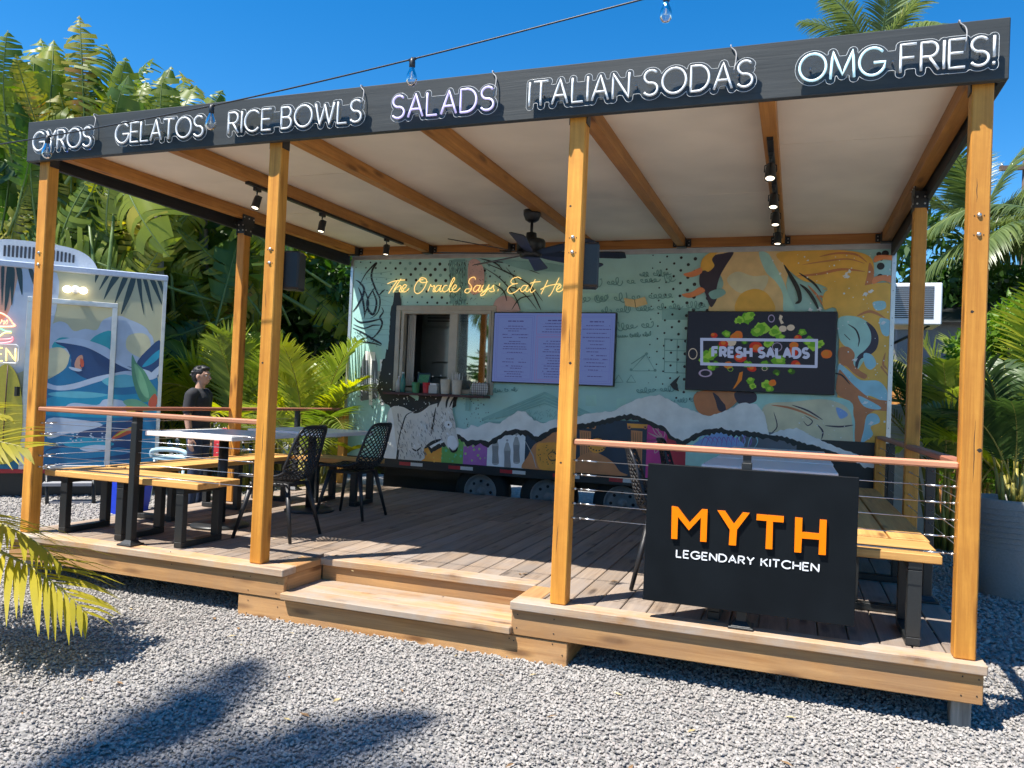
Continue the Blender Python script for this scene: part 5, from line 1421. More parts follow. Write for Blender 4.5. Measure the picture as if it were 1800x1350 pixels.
# --- string lights
cableP = [on(-60, 262, y=-0.5), on(84, 240, y=-0.5), on(372, 186, y=-0.5), on(725, 104, y=-0.5), on(1125, 0, y=-0.5), on(1172, -13, y=-0.5), on(1400, -75, y=-0.5)]
sl = thing('string_light_cable', cableP[2], 'thin black festoon cable crossing in front of the header', 'cable')
mb = MB(); mb.tube(smooth_line([tuple(p) for p in cableP], 8), 0.0045, n=6); part('wire', mb, M_BLACK, sl)
M_BULB = glassmat('bulb_glass', (0.93, 0.94, 0.95), mixt=0.90)
for i, lab in ((1, 'clear festoon bulb hanging in front of the GYROS neon'), (2, 'clear festoon bulb between the GELATOS and RICE BOWLS neon'), (3, 'clear festoon bulb above the SALADS neon against the sky'), (5, 'clear festoon bulb at the top edge of the sky')):
    p = cableP[i]
    t = thing('festoon_bulb', p, lab, 'bulb', 'festoon bulbs')
    mb = MB(); mb.lathe([(0.013,-0.045),(0.016,-0.04),(0.016,-0.012),(0.012,-0.004),(0.008,0.008)], p, n=14); mb.tube([p+Vector((-0.02,0,-0.004)), p+Vector((0.02,0,0.001))], 0.008, n=8); part('socket', mb, M_BLACK, t)
    mb = MB(); mb.lathe([(0.012,-0.046),(0.016,-0.06),(0.026,-0.085),(0.030,-0.105),(0.027,-0.125),(0.016,-0.139),(0.002,-0.143)], p, n=18, caps=False); part('glass', mb, M_BULB, t)
    mb = MB(); mb.tube([p+Vector((0,0,-0.047)), p+Vector((0,0,-0.085)), p+Vector((0.006,0,-0.105)), p+Vector((-0.006,0,-0.105)), p+Vector((0,0,-0.088))], 0.0016, n=5); part('filament', mb, plain('filament_grey', (0.5,0.48,0.42), rough=0.4), t)
# --- things on the serving shelf
SZ = 1.1385
def shelf_item(name, u, label, cat, build, y=4.2):
    x = on(u, 680, y=y).x
    t = thing(name, (x, y, SZ), label, cat)
    for pn, mb, mat in build(x, y): part(pn, mb, mat, t)
    return t
M_GRN = plain('green_glass', (0.03, 0.16, 0.11), rough=0.15, var=0.05); M_KRAFT = plain('cream_paper_cup', (0.58, 0.52, 0.42), rough=0.7); M_REDC = plain('red_cup', (0.55, 0.025, 0.03), rough=0.5)
M_TEALB = plain('teal_bottle', (0.05, 0.20, 0.18), rough=0.3); M_CLR = plain('clear_tub', (0.42, 0.42, 0.40), rough=0.3); M_WBAG = plain('white_paper', (0.70, 0.68, 0.67), rough=0.8)
def bottle(x, y, m, h=0.2, r=0.03):
    mb = MB(); mb.lathe([(r,0),(r,h*0.55),(r*0.85,h*0.66),(r*0.4,h*0.8),(r*0.38,h*0.93)], (x,y,SZ), n=16); c = MB(); c.lathe([(r*0.45,h*0.931),(r*0.45,h)], (x,y,SZ), n=12)
    return [('bottle_body', mb, m), ('cap', c, M_WHITE)]
shelf_item('spray_bottle', 701, 'pale bottle at the left end of the serving shelf', 'bottle', lambda x, y: bottle(x, y, M_CLR, 0.19, 0.04))
shelf_item('sauce_bottle', 708, 'dark teal bottle, second from the left on the serving shelf', 'bottle', lambda x, y: bottle(x, y, M_TEALB, 0.24, 0.032), 4.17)
def cup(x, y, m, h, r, extra=None):
    mb = MB(); mb.lathe([(r*0.82,0),(r,h),(r*0.93,h),(r*0.78,0.01)], (x,y,SZ), n=18, caps=False); mb.lathe([(r*0.8,0.004),(r*0.8,0.008)], (x,y,SZ), n=18)
    out = [('cup', mb, m)]
    if extra: out.append(extra)
    return out
def straws(x, y, h, r, m, n=9, ln=0.19):
    mb = MB(); q = random.Random(int(x*100))
    for k in range(n):
        a = q.uniform(0, 6.28); b = q.uniform(0, r*0.6); c = q.uniform(0.5, 1.2)
        mb.tube([(x+b*math.cos(a), y+b*math.sin(a), SZ+0.012), (x+b*math.cos(a)*(1+c), y+b*math.sin(a)*(1+c), SZ+ln*q.uniform(0.85,1.05))], 0.004, n=5)
    return ('straws', mb, m)
shelf_item('green_cup', 731, 'green cup of packets on the serving shelf', 'cup', lambda x, y: cup(x, y, plain('green_cup', (0.08,0.26,0.10), rough=0.5), 0.125, 0.05))
shelf_item('red_cup', 750, 'bright red cup on the serving shelf', 'cup', lambda x, y: cup(x, y, M_REDC, 0.125, 0.05))
shelf_item('napkin_box', 764, 'pale clear napkin box in the middle of the serving shelf', 'box', lambda x, y: [('box', (lambda m: (m.cbox(x-0.055,x+0.055,y-0.05,y+0.05,SZ,SZ+0.095,0.004), m)[1])(MB()), M_CLR), ('napkins', (lambda m: (m.cbox(x-0.045,x+0.045,y-0.04,y+0.04,SZ+0.0955,SZ+0.12,0.004), m)[1])(MB()), M_WBAG)])
shelf_item('utensil_cup', 783, 'left of two tall cream utensil cups on the serving shelf', 'cup', lambda x, y: cup(x, y, M_KRAFT, 0.17, 0.062, straws(x, y, 0.17, 0.06, M_WBAG, 6, 0.18)))
shelf_item('utensil_cup', 803, 'right of two tall cream utensil cups, full of straws', 'cup', lambda x, y: cup(x, y, M_KRAFT, 0.17, 0.062, straws(x, y, 0.17, 0.06, M_WBAG, 16, 0.25)))
def basket(x, y):
    w = MB()
    for k in range(6):
        z = SZ+0.004+k*0.027
        w.tube([(x-0.10,y-0.06,z),(x+0.10,y-0.06,z),(x+0.10,y+0.06,z),(x-0.10,y+0.06,z)], 0.002, n=4, closed=True)
    for k in range(9):
        xx = x-0.10+0.025*k; w.tube([(xx,y-0.06,SZ+0.004),(xx,y-0.06,SZ+0.14)], 0.002, n=4); w.tube([(xx,y+0.06,SZ+0.004),(xx,y+0.06,SZ+0.14)], 0.002, n=4)
    f_ = MB()
    for k in range(5): f_.ball((x-0.07+0.035*k, y+0.01*(k % 2), SZ+0.075), 0.034, 0.045, 0.075, n=8, m=6)
    return [('wire_basket', w, M_BLACK), ('paper_bags', f_, M_WBAG)]
shelf_item('wire_basket', 843, 'black wire basket of white paper at the right end of the serving shelf', 'basket', basket)
def card(x, y):
    m = MB(); M4 = Matrix.Translation((x, y, SZ)) @ Matrix.Rotation(R(-12), 4, 'X'); m.cbox(-0.085,0.085,-0.004,0.004,0.10,0.245,0.002, M=M4); m.box(-0.05,0.05,-0.003,0.06,0,0.0995, M=M4)
    g_ = MB()
    for k in range(9): g_.add([M4 @ Vector(p) for p in ((-0.07+k*0.015,-0.0045,0.115),(-0.062+k*0.015,-0.0045,0.115),(-0.05+k*0.015,-0.0045,0.225),(-0.058+k*0.015,-0.0045,0.225))], [(0,1,2,3)])
    return [('stand', m, M_BLACK), ('picture', g_, plain('green_print', (0.12,0.42,0.12), rough=0.4))]
shelf_item('tip_card', 742, 'small dark display card with green stripes in the serving window', 'card', card, 4.27)
# ================================================================== surf trailer at the left
T2C = Vector((-8.37, 3.76, 0)); T2D = Vector((0.717, 0.697, 0)).normalized(); T2N = Vector((T2D.y, -T2D.x, 0))
def t2(u, v, off=0.0): return on_plane(u, v, T2C + T2N*off, T2N)
zt2 = t2(293, 487).z; zb2 = 0.02
t2t = thing('surf_trailer', T2C - T2D*1.6 - T2N*1.1 + Vector((0,0,GZ)), 'white food trailer with a surf and ocean wave mural at the left', 'food trailer')
M_SKYP = plain('surf_sky_print', (0.50, 0.48, 0.30), rough=0.4, var=0.05, scale=3)
def t2part(name, mb, mat, parent=None):
    o = link(name, mb.mesh(name, mat), parent or t2t)
    o.location = -Vector(t2t.location) if parent is None else (0, 0, 0)
    return o
def obb(mb, s0, s1, n0, n1, z0, z1, mat=0, b=0.0):
    """box in trailer axes: s along the face (0 at its right end, growing left), n outwards"""
    M4 = Matrix((( -T2D.x, T2N.x, 0, T2C.x), (-T2D.y, T2N.y, 0, T2C.y), (0, 0, 1, 0), (0, 0, 0, 1)))
    if b: mb.cbox(s0, s1, n0, n1, z0, z1, b, mat, M=M4)
    else: mb.box(s0, s1, n0, n1, z0, z1, mat, M=M4)
mb = MB(); obb(mb, 0, 4.4, -2.2, 0, zb2, zt2-0.05); t2part('body', mb, M_SKYP)
mb = MB(); obb(mb, -0.02, 4.42, -2.22, 0.02, zt2-0.055, zt2+0.02, 0, 0.01); t2part('roof_trim', mb, plain('blue_grey_trim', (0.42,0.48,0.58), rough=0.4))
mb = MB(); obb(mb, -0.012, 0.03, -0.02, 0.012, zb2, zt2-0.056, 0, 0.004); t2part('corner_trim', mb, M_ALU)
mb = MB(); obb(mb, 0, 4.4, -0.05, 0.008, zb2-0.05, zb2-0.001); t2part('red_stripe', mb, M_RED)
mb = MB(); obb(mb, 0.2, 4.2, -2.0, -0.15, zb2-0.2, zb2-0.051); t2part('chassis', mb, M_BLACK)
mb = MB(); obb(mb, 0.05, 4.35, -0.12, -0.1, GZ+0.005, zb2-0.052); t2part('underside_shade_sheet', mb, M_BLACK)  # black sheet put in for the shade under the trailer
for s in ():
    P = T2C - T2D*s - T2N*0.16
    mb = MB(); MX = Matrix.Rotation(math.atan2(T2N.y, T2N.x), 3, 'Z') @ Matrix.Rotation(R(90), 3, 'Y')
    mb.lathe([(0.18,0.09),(0.28,0.09),(0.32,0.06),(0.32,-0.06),(0.28,-0.09),(0.18,-0.09)], (P.x,P.y,GZ+0.32), n=28, M=MX, caps=False); mb.lathe([(0.18,0.07),(0.05,0.08),(0.01,0.08)], (P.x,P.y,GZ+0.32), n=28, M=MX, mat=1, caps=False)
    t2part('wheel', mb, [M_TYRE, M_RIM])
P2 = dict(pale=(0.44,0.52,0.62), sand=(0.62,0.58,0.36), navy=(0.015,0.06,0.17), blue=(0.008,0.17,0.34), cyan=(0.01,0.30,0.46), aqua=(0.12,0.46,0.55), foam=(0.48,0.57,0.68), palm=(0.022,0.055,0.06), peach=(0.62,0.36,0.25), leaf=(0.10,0.30,0.16), leaf2=(0.20,0.45,0.24), red=(0.55,0.09,0.04), yellow=(0.62,0.50,0.05), skin=(0.55,0.28,0.18), teal=(0.02,0.36,0.40))
K2 = list(P2); M2 = [plain('surf_'+k, P2[k], rough=0.38, var=0.08, scale=6) for k in K2]
m2 = MB(); l2 = [0]
def T2P(px, c, smooth=True):
    l2[0] += 1; off = 0.0008+l2[0]*0.00005
    if smooth: px = smooth_line(px, 4, True)
    P = [t2(q[0], q[1], off) for q in px]
    flat2 = [((p-T2C).dot(T2D), p.z) for p in P]
    flat2 = [(min(max(a, -4.39), -0.035), min(max(b, zb2), zt2-0.056)) for a, b in flat2]
    m2.flat(flat2, lambda a, b: T2C + T2D*a + T2N*off + Vector((0,0,b)), K2.index(c))
T2P([(-20,560),(40,470),(100,480),(95,560),(60,640),(-20,660)], 'pale'); T2P([(-20,455),(30,465),(24,520),(8,560),(-20,570)], 'peach')
T2P([(84,580),(100,566),(116,568),(130,582),(150,578),(170,580),(182,562),(210,555),(240,572),(262,585),(270,600),(268,640),(200,650),(84,620)], 'pale')
T2P([(92,612),(104,594),(130,596),(150,606),(168,590),(196,582),(200,612),(170,620),(130,612)], 'teal')
T2P([(-20,700),(20,692),(60,690),(100,660),(124,628),(118,612),(96,600),(130,602),(160,612),(196,625),(206,640),(240,652),(284,672),(286,830),(-20,830)], 'blue')
T2P([(98,602),(126,597),(160,608),(194,624),(210,640),(236,648),(236,668),(180,672),(130,668),(124,630),(116,612)], 'navy')
T2P([(90,612),(110,612),(124,628),(122,646),(106,656),(84,660),(84,620)], 'sand')
T2P([(60,676),(90,664),(116,646),(124,622),(128,650),(160,668),(196,660),(204,670),(150,676),(110,684),(80,680)], 'blue')
T2P([(80,672),(100,678),(130,674),(170,662),(200,656),(226,652),(250,660),(200,664),(170,672),(130,684),(100,686),(78,680)], 'foam')
T2P([(96,600),(130,594),(160,600),(190,612),(204,628),(216,640),(240,648),(276,640),(284,656),(262,668),(236,654),(206,640),(176,622),(150,610),(120,604)], 'foam')
T2P([(206,560),(228,562),(256,576),(260,592),(230,612),(214,630),(204,626)], 'pale'); T2P([(226,590),(252,586),(264,600),(262,632),(240,626),(222,612)], 'sand')
T2P([(240,640),(262,612),(284,600),(284,660),(262,652)], 'navy'); T2P([(250,644),(270,622),(284,614),(284,624),(266,640)], 'cyan'); T2P([(262,660),(284,640),(284,650),(272,664)], 'foam')
T2P([(84,700),(150,692),(220,694),(284,690),(284,730),(84,730)], 'cyan'); T2P([(90,690),(140,688),(190,694),(150,700),(92,696)], 'aqua'); T2P([(180,668),(220,658),(256,672),(230,680),(196,680)], 'aqua')
T2P([(116,716),(130,708),(170,712),(184,702),(214,704),(236,716),(230,724),(200,728),(140,724)], 'foam'); T2P([(84,736),(140,738),(180,746),(160,760),(120,762),(84,770)], 'foam')
T2P([(84,790),(120,778),(140,760),(170,752),(190,744),(220,742),(240,736),(236,800),(190,806),(84,806)], 'navy'); T2P([(110,780),(150,768),(180,772),(200,782),(150,790)], 'cyan'); T2P([(84,792),(130,786),(170,794),(210,786),(230,796),(150,806),(84,806)], 'blue')
T2P([(140,788),(168,782),(196,786),(160,794)], 'foam'); T2P([(-20,700),(44,696),(44,830),(-20,830)], 'blue')
for pts in ([(2,470),(8,470),(6,510),(3,536)], [(12,470),(20,472),(16,520),(8,546)], [(18,470),(26,474),(24,515),(20,536)], [(28,470),(38,472),(40,500),(38,518)], [(50,474),(58,474),(62,495),(62,508)], [(64,474),(74,476),(78,495),(80,512)],
            [(168,482),(174,483),(170,492),(167,497)], [(186,484),(192,485),(182,500),(174,510)], [(198,485),(210,486),(196,506),(182,527)], [(216,487),(225,488),(214,512),(201,534)], [(230,488),(239,489),(230,520),(212,553)], [(240,489),(248,490),(250,520),(253,554)],
            [(251,490),(258,491),(265,520),(268,547)], [(263,491),(272,492),(280,516),(285,537)], [(276,492),(283,493),(288,510),(290,524)]): T2P(pts, 'palm')
T2P([(232,624),(240,638),(254,652),(264,670),(276,690),(264,704),(250,706),(240,690),(232,660)], 'leaf'); T2P([(236,640),(246,650),(256,672),(262,698),(252,694),(242,672)], 'leaf2')
T2P([(262,704),(272,692),(277,704),(270,722),(262,716)], 'red'); T2P([(196,772),(210,758),(240,748),(240,756),(214,768)], 'red'); T2P([(200,768),(214,758),(238,748),(236,750),(210,764)], 'yellow'); T2P([(216,706),(240,702),(268,720),(240,722)], 'leaf2'); T2P([(218,716),(232,714),(252,724),(230,728)], 'yellow')
T2P([(131,640),(136,628),(144,624),(146,632),(140,642),(144,648),(134,648)], 'skin'); T2P([(141,630),(147,634),(147,644),(142,644)], 'red'); T2P([(121,645),(130,646),(144,650),(138,653),(126,650)], 'foam')
for k in range(26):
    u = mrnd.uniform(120,200); v = 770+mrnd.uniform(-8,8)-(u-120)*0.05
    T2P([(u-1.5,v-1),(u+1.5,v-1),(u+1.5,v+1),(u-1.5,v+1)], 'foam', False)
t2part('surf_mural', m2, M2)
# door frame of the trailer
def t2bar(u0, v0, u1, v1, w, name, th=0.02):
    a = t2(u0, v0); b = t2(u1, v1); mb = MB()
    sa = -(a-T2C).dot(T2D); sb = -(b-T2C).dot(T2D)
    obb(mb, min(sa,sb)-w/2, max(sa,sb)+w/2, 0.014, 0.014+th, min(a.z,b.z)-w/2, max(a.z,b.z)+w/2, 0, 0.003)
    return t2part(name, mb, M_ALU)
aL = t2(54, 527); aR = t2(203, 537); zdt = (aL.z+aR.z)/2; sL = -(aL-T2C).dot(T2D); sR = -(aR-T2C).dot(T2D); zdb = zb2+0.05
for s0, s1, z0, z1 in ((sR-0.03, sL+0.03, zdt-0.03, zdt+0.03), (sR-0.03, sR+0.03, zdb, zdt-0.0305), (sL-0.03, sL+0.03, zdb, zdt-0.0305), (sR-0.03, sL+0.03, zdb-0.05, zdb-0.0005)):
    mb = MB(); obb(mb, s0, s1, 0.014, 0.036, z0, z1, 0, 0.004); t2part('door_frame', mb, M_ALU)
mb = MB(); obb(mb, sR-0.028, sR+0.028, 0.0365, 0.045, zdt-0.6, zdt-0.5); obb(mb, (sR+sL)/2-0.25, (sR+sL)/2+0.1, 0.0365, 0.05, zdt-0.012, zdt+0.012); t2part('hinge', mb, M_ALU)
# lit twin lamp above the door
pl = t2(133, 509, 0.03); M_LITW = glow('lit_lamp', (1.0, 0.86, 0.66), 2.5)
lm = thing('door_lamp', pl, 'lit twin flood lamp above the door of the surf trailer', 'lamp')
mb = MB(); mb.ball(pl, 0.05, 0.05, 0.05); part('mount', mb, M_WHITE, lm)
for s in (-1, 1):
    q = pl + T2D*(0.085*s) + T2N*0.05 - Vector((0,0,0.01))
    mb = MB(); mb.ball(q, 0.05, 0.05, 0.042); part('lamp_head', mb, M_LITW, lm)
# rooftop air conditioner
acc = T2C - T2D*1.42 - T2N*0.55
ac = thing('roof_air_conditioner', acc + Vector((0,0,zt2+0.02)), 'white ribbed air conditioner hood on the roof of the surf trailer', 'air conditioner')
mb = MB(); M4 = Matrix((( -T2D.x, T2N.x, 0, acc.x), (-T2D.y, T2N.y, 0, acc.y), (0, 0, 1, zt2+0.021), (0, 0, 0, 1)))
prof = [(-0.88,0.0)] + smooth_line([(-0.88,0.02),(-0.84,0.10),(-0.74,0.19),(-0.58,0.26),(-0.35,0.30),(0,0.32),(0.5,0.32),(0.72,0.27),(0.85,0.12)], 4) + [(0.87,0.0)]
prof = [(a*0.70, b*0.88) for a, b in prof]
mb.prism(prof, lambda a, b: M4 @ Vector((a, -0.35, b)), lambda a, b: M4 @ Vector((a, 0.35, b))); part('hood', mb, plain('aged_white_plastic', (0.66,0.66,0.66), rough=0.45), ac, recalc=True)
mb = MB()
for k in range(18):
    a = -0.36+k*0.043; h = float(np.interp(a, [-0.5,-0.3,0,0.35,0.6], [0.12,0.19,0.215,0.21,0.13]))
    mb.box(a, a+0.024, 0.3505, 0.356, 0.07, h, M=M4)
part('vent_slots', mb, plain('vent_dark', (0.05,0.05,0.055), rough=0.7), ac)
tag(ac.children[-1], kind='stuff')
# neon burger, OPEN sign, surfboard (their left parts run out of the picture)
def t2line(t, name, pts, r, mat, off=0.05, n=6):
    mb = MB(); mb.tube([t2(u, v, off) for u, v in pts], r, n=n); part(name, mb, mat, t)
bg_ = thing('burger_neon', t2(0, 560, 0.05), 'burger-shaped coloured neon at the left picture edge, above the OPEN sign', 'neon sign')
M_NO = glow('neon_orange', (1.0,0.25,0.04), 1.2); M_NG = glow('neon_green', (0.05,0.8,0.25), 0.9); M_NYL = glow('neon_yellow', (1.0,0.6,0.05), 1.1); M_NR = glow('neon_red', (1.0,0.05,0.04), 1.1)
t2line(bg_, 'bun_tube', smooth_line([(-50,573),(-48,560),(-30,550),(-5,549),(12,556),(22,568),(21,574),(-50,573)],5), 0.009, M_NO)
t2line(bg_, 'script_tube', smooth_line([(-8,569),(-2,565),(-4,562),(-8,567),(-4,571),(2,566),(3,562),(5,565),(8,564),(6,570),(9,568),(13,562),(13,568),(10,570)],4), 0.005, M_NO)
t2line(bg_, 'lettuce_tube', smooth_line([(-45,582),(-30,577),(-15,583),(0,578),(10,582),(20,583)],5), 0.008, M_NG)
t2line(bg_, 'cheese_tube', smooth_line([(-45,590),(-25,585),(-5,592),(8,585),(20,585)],5), 0.008, M_NYL)
t2line(bg_, 'patty_tube', smooth_line([(-45,597),(15,596),(21,592),(20,600),(0,603),(-45,602)],5), 0.008, M_NR)
og = thing('open_neon', t2(0, 620, 0.05), 'yellow OPEN neon in a white frame at the left picture edge', 'neon sign')
t2line(og, 'frame_tube', [(-80,602),(28,606),(33,610),(33,633),(28,639),(-80,634),(-84,630),(-84,606),(-80,602)], 0.010, M_NW)
for k, ch in enumerate('OPEN'):
    for s in GL[ch][1]:
        t2line(og, 'neon_letter', [(-46+k*19+px*24, 633-py*23+(k*19+px*24)*0.03) for px, py in densify(s, 0.3)], 0.008, M_NYL)
sb = thing('surfboard', t2(5, 770, 0.05), 'yellow surfboard standing upright against the left trailer', 'surfboard')
mb = MB(); pl_ = smooth_line([(12,640),(26,650),(36,675),(41,720),(38,770),(28,805),(8,815),(-14,808),(-24,770),(-24,720),(-16,675),(-2,650)], 4, True)
mb.prism([((t2(u,v)-T2C).dot(T2D), t2(u,v).z) for u, v in pl_], lambda a, b: T2C+T2D*a+T2N*0.02+Vector((0,0,b)), lambda a, b: T2C+T2D*a+T2N*0.07+Vector((0,0,b))); part('board', mb, plain('yellow_gelcoat', (0.50,0.42,0.04), rough=0.25), sb, recalc=True)
mb = MB(); mb.tube([t2(14,642,0.0715), t2(10,700,0.0715), t2(6,760,0.0715), t2(4,810,0.0715)], 0.006, n=5); part('stringer', mb, M_SHELF, sb)
mb = MB(); q = t2(30,688,0.072); mb.box(q.x-0.02,q.x+0.02,q.y-0.02,q.y+0.02,q.z-0.055,q.z+0.055); part('leash_plug', mb, M_BLACK, sb)
# entry steps of the trailer
st = thing('entry_steps', on(200, 900, z=GZ), 'dark metal entry steps in front of the surf trailer door', 'steps')
for u0, u1, v in ((78,163,846),(85,163,878)):
    a = t2(u0, v, 0.45); b = t2(u1, v, 0.45); mb = MB()
    zz = t2(120, v, 0.45).z
    vs = [a.copy(), b.copy(), b + T2N*0.20, a + T2N*0.20]
    for q in vs: q.z = zz
    mb.add([tuple(q) for q in vs]+[(q.x,q.y,q.z-0.035) for q in vs], [(0,1,2,3),(7,6,5,4),(0,4,5,1),(1,5,6,2),(2,6,7,3),(3,7,4,0)])
    part('tread', mb, plain('worn_tread', (0.30,0.30,0.31), rough=0.6), st, recalc=True)
for u in (82, 164):
    a = t2(u, 820, 0.40); b = t2(u, 900, 0.66); mb = MB(); mb.tube([a, Vector((b.x,b.y,GZ+0.01))], 0.02, n=6); part('stringer', mb, M_BLACK, st)
# blue bin, pale blue chair, red bag
pb = on(222, 902, z=GZ)
bin_ = thing('recycling_bin', pb, 'bright blue plastic bin seen under the left bench', 'bin')
mb = MB(); vs = []
for w, z in ((0.15,GZ),(0.19,GZ+0.46)): vs += [(pb.x-w,pb.y-w,z),(pb.x+w,pb.y-w,z),(pb.x+w,pb.y+w,z),(pb.x-w,pb.y+w,z)]
mb.add(vs, [(3,2,1,0),(0,1,5,4),(1,2,6,5),(2,3,7,6),(3,0,4,7)]); M_BLUE = plain('blue_plastic', (0.01,0.05,0.55), rough=0.4); part('body', mb, M_BLUE, bin_)
mb = MB(); mb.cbox(pb.x-0.205,pb.x+0.205,pb.y-0.205,pb.y+0.205,GZ+0.455,GZ+0.48,0.008); part('rim', mb, M_BLUE, bin_)
pc = on(315, 880, z=GZ); M_PBL = plain('pale_blue_plastic', (0.42,0.60,0.68), rough=0.4)
pcz = on(315, 800, x=pc.x).z
bc = thing('pale_blue_chair', pc, 'pale blue plastic chair beyond the left railing, before the standing man', 'chair')
mb = MB(); mb.cbox(pc.x-0.25,pc.x+0.25,pc.y-0.22,pc.y+0.25,pcz-0.06,pcz-0.02,0.015); part('seat', mb, M_PBL, bc)
mb = MB(); mb.tube(smooth_line([(pc.x-0.26,pc.y-0.2,pcz-0.03),(pc.x-0.24,pc.y-0.22,pcz+0.05),(pc.x,pc.y-0.24,pcz+0.08),(pc.x+0.24,pc.y-0.22,pcz+0.06),(pc.x+0.27,pc.y-0.2,pcz-0.03)],5), 0.03, n=8); part('arm_rail', mb, M_PBL, bc)
for sx in (-1,1):
    for sy in (-1,1):
        mb = MB(); mb.tube([(pc.x+sx*0.22,pc.y+sy*0.2,pcz-0.06),(pc.x+sx*0.25,pc.y+sy*0.23,GZ+0.005)], 0.018, n=8); part('leg', mb, M_PBL, bc)

bgp = on(391, 806, x=-6.35); M_RBAG = plain('red_bag', (0.45,0.02,0.03), rough=0.5, var=0.2, scale=30)
rb = thing('red_bag', bgp, 'red shopping bag hanging beyond the left railing beside the rear post', 'bag')
mb = MB(); mb.cbox(bgp.x-0.10,bgp.x+0.12,bgp.y-0.04,bgp.y+0.04,bgp.z,bgp.z+0.2,0.02); part('body', mb, M_RBAG, rb)
mb = MB(); mb.tube(smooth_line([(bgp.x-0.06,bgp.y,bgp.z+0.2),(bgp.x-0.03,bgp.y,bgp.z+0.3),(bgp.x+0.05,bgp.y,bgp.z+0.3),(bgp.x+0.08,bgp.y,bgp.z+0.2)],5), 0.008, n=6); part('handle', mb, M_RBAG, rb)
# ================================================================== plants
prnd = random.Random(11)
L_BAN = leafmat('banana_leaf', (0.045, 0.105, 0.012), (0.26, 0.30, 0.03), trans=0.45, rough=0.42, tip=(0.42, 0.36, 0.05))
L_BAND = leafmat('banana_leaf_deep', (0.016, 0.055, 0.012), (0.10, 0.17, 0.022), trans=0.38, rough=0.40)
L_BANY = leafmat('banana_leaf_yellowing', (0.14, 0.17, 0.012), (0.30, 0.27, 0.03), trans=0.38, rough=0.45, tip=(0.34, 0.18, 0.05))
L_AREY = leafmat('areca_yellow', (0.27, 0.32, 0.02), (0.54, 0.52, 0.06), trans=0.45, rough=0.40)
L_AREG = leafmat('areca_green', (0.09, 0.14, 0.022), (0.27, 0.32, 0.06), trans=0.40, rough=0.40)
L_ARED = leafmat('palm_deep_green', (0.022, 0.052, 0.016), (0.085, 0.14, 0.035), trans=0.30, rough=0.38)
L_FRONT = leafmat('areca_front', (0.26, 0.24, 0.015), (0.54, 0.44, 0.05), trans=0.42, rough=0.5, spec=0.2)
L_COCO = leafmat('coconut_leaf', (0.05, 0.085, 0.025), (0.18, 0.23, 0.07), trans=0.32, rough=0.35, tip=(0.30, 0.30, 0.10))
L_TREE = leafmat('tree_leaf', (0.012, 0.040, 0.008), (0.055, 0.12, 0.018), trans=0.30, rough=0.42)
L_BUSH = leafmat('bush_leaf', (0.06, 0.15, 0.012), (0.20, 0.32, 0.03), trans=0.40, rough=0.42)
M_STEM = plain('green_stem', (0.09, 0.14, 0.03), rough=0.5, var=0.2, scale=9)
M_STEMY = plain('yellow_stem', (0.30, 0.26, 0.05), rough=0.45, var=0.2, scale=9)
M_BARK = plain('grey_palm_bark', (0.20, 0.17, 0.13), rough=0.9, var=0.3, bump=0.8, scale=18)
M_DRY = plain('dry_leaf_brown', (0.26, 0.17, 0.08), rough=0.8, var=0.3)

def frond_mesh(name, L, a0, bend, nl, lmax, wmax, leaf, stem, lift=0.35, droop=0.5, t0=0.16, seed=0, fwd=0.8, bare=0.25, stemr=0.012):
    """feather palm leaf: rib along +x in the xz plane, leaflets on both sides"""
    q = random.Random(seed); mb = MB()
    P = []; T = []; x = z = 0.0; n = 26
    for i in range(n+1):
        a = a0 - bend*(i/n)**1.35
        P.append(Vector((x, 0, z))); T.append(Vector((math.cos(a), 0, math.sin(a))))
        x += L/n*math.cos(a); z += L/n*math.sin(a)
    mb.tube(P, [stemr*(1-0.85*i/n) for i in range(n+1)], n=5, mat=1)
    for k in range(nl):
        t = t0 + (1-t0)*(k+0.5)/nl
        f_ = t*n; i = min(int(f_), n-1); p = P[i].lerp(P[i+1], f_-i); tg = T[i]
        nrm = Vector((-tg.z, 0, tg.x))
        sh = min(1.0, (0.35 + 2.6*(t-t0))) * (1.0 if t < 0.6 else max(0.25, 1-((t-0.6)/0.4)**1.6*0.75))
        for sd in (-1, 1):
            ln = lmax*sh*q.uniform(0.88, 1.08); w = wmax*q.uniform(0.85, 1.1)*(0.7+0.3*sh)
            fw = fwd*(0.75+0.6*t)+q.uniform(-0.12, 0.12)
            d = (Vector((0, sd, 0)) + tg*fw + nrm*(lift+q.uniform(-0.15, 0.15))).normalized()
            c = p.copy(); pts = [c.copy()]; dirs = [d]
            st = 4
            for s in range(st):
                d = (d + Vector((0, 0, -1))*droop*(0.25+s*0.42)/st*q.uniform(0.8, 1.25)).normalized()
                c = c + d*(ln/st); pts.append(c.copy()); dirs.append(d)
            wd = [0.45, 1.0, 0.9, 0.55, 0.04]
            side = dirs[0].cross(nrm); side.normalize()
            vs = []
            for s, pt in enumerate(pts):
                sv = (side + nrm*0.25*sd).normalized()*(w*0.5*wd[s])
                vs += [pt+sv, pt-sv]
            mb.add(vs, [(2*s, 2*s+1, 2*s+3, 2*s+2) for s in range(st)], 0, True)
    return mb.mesh(name, [leaf, stem])
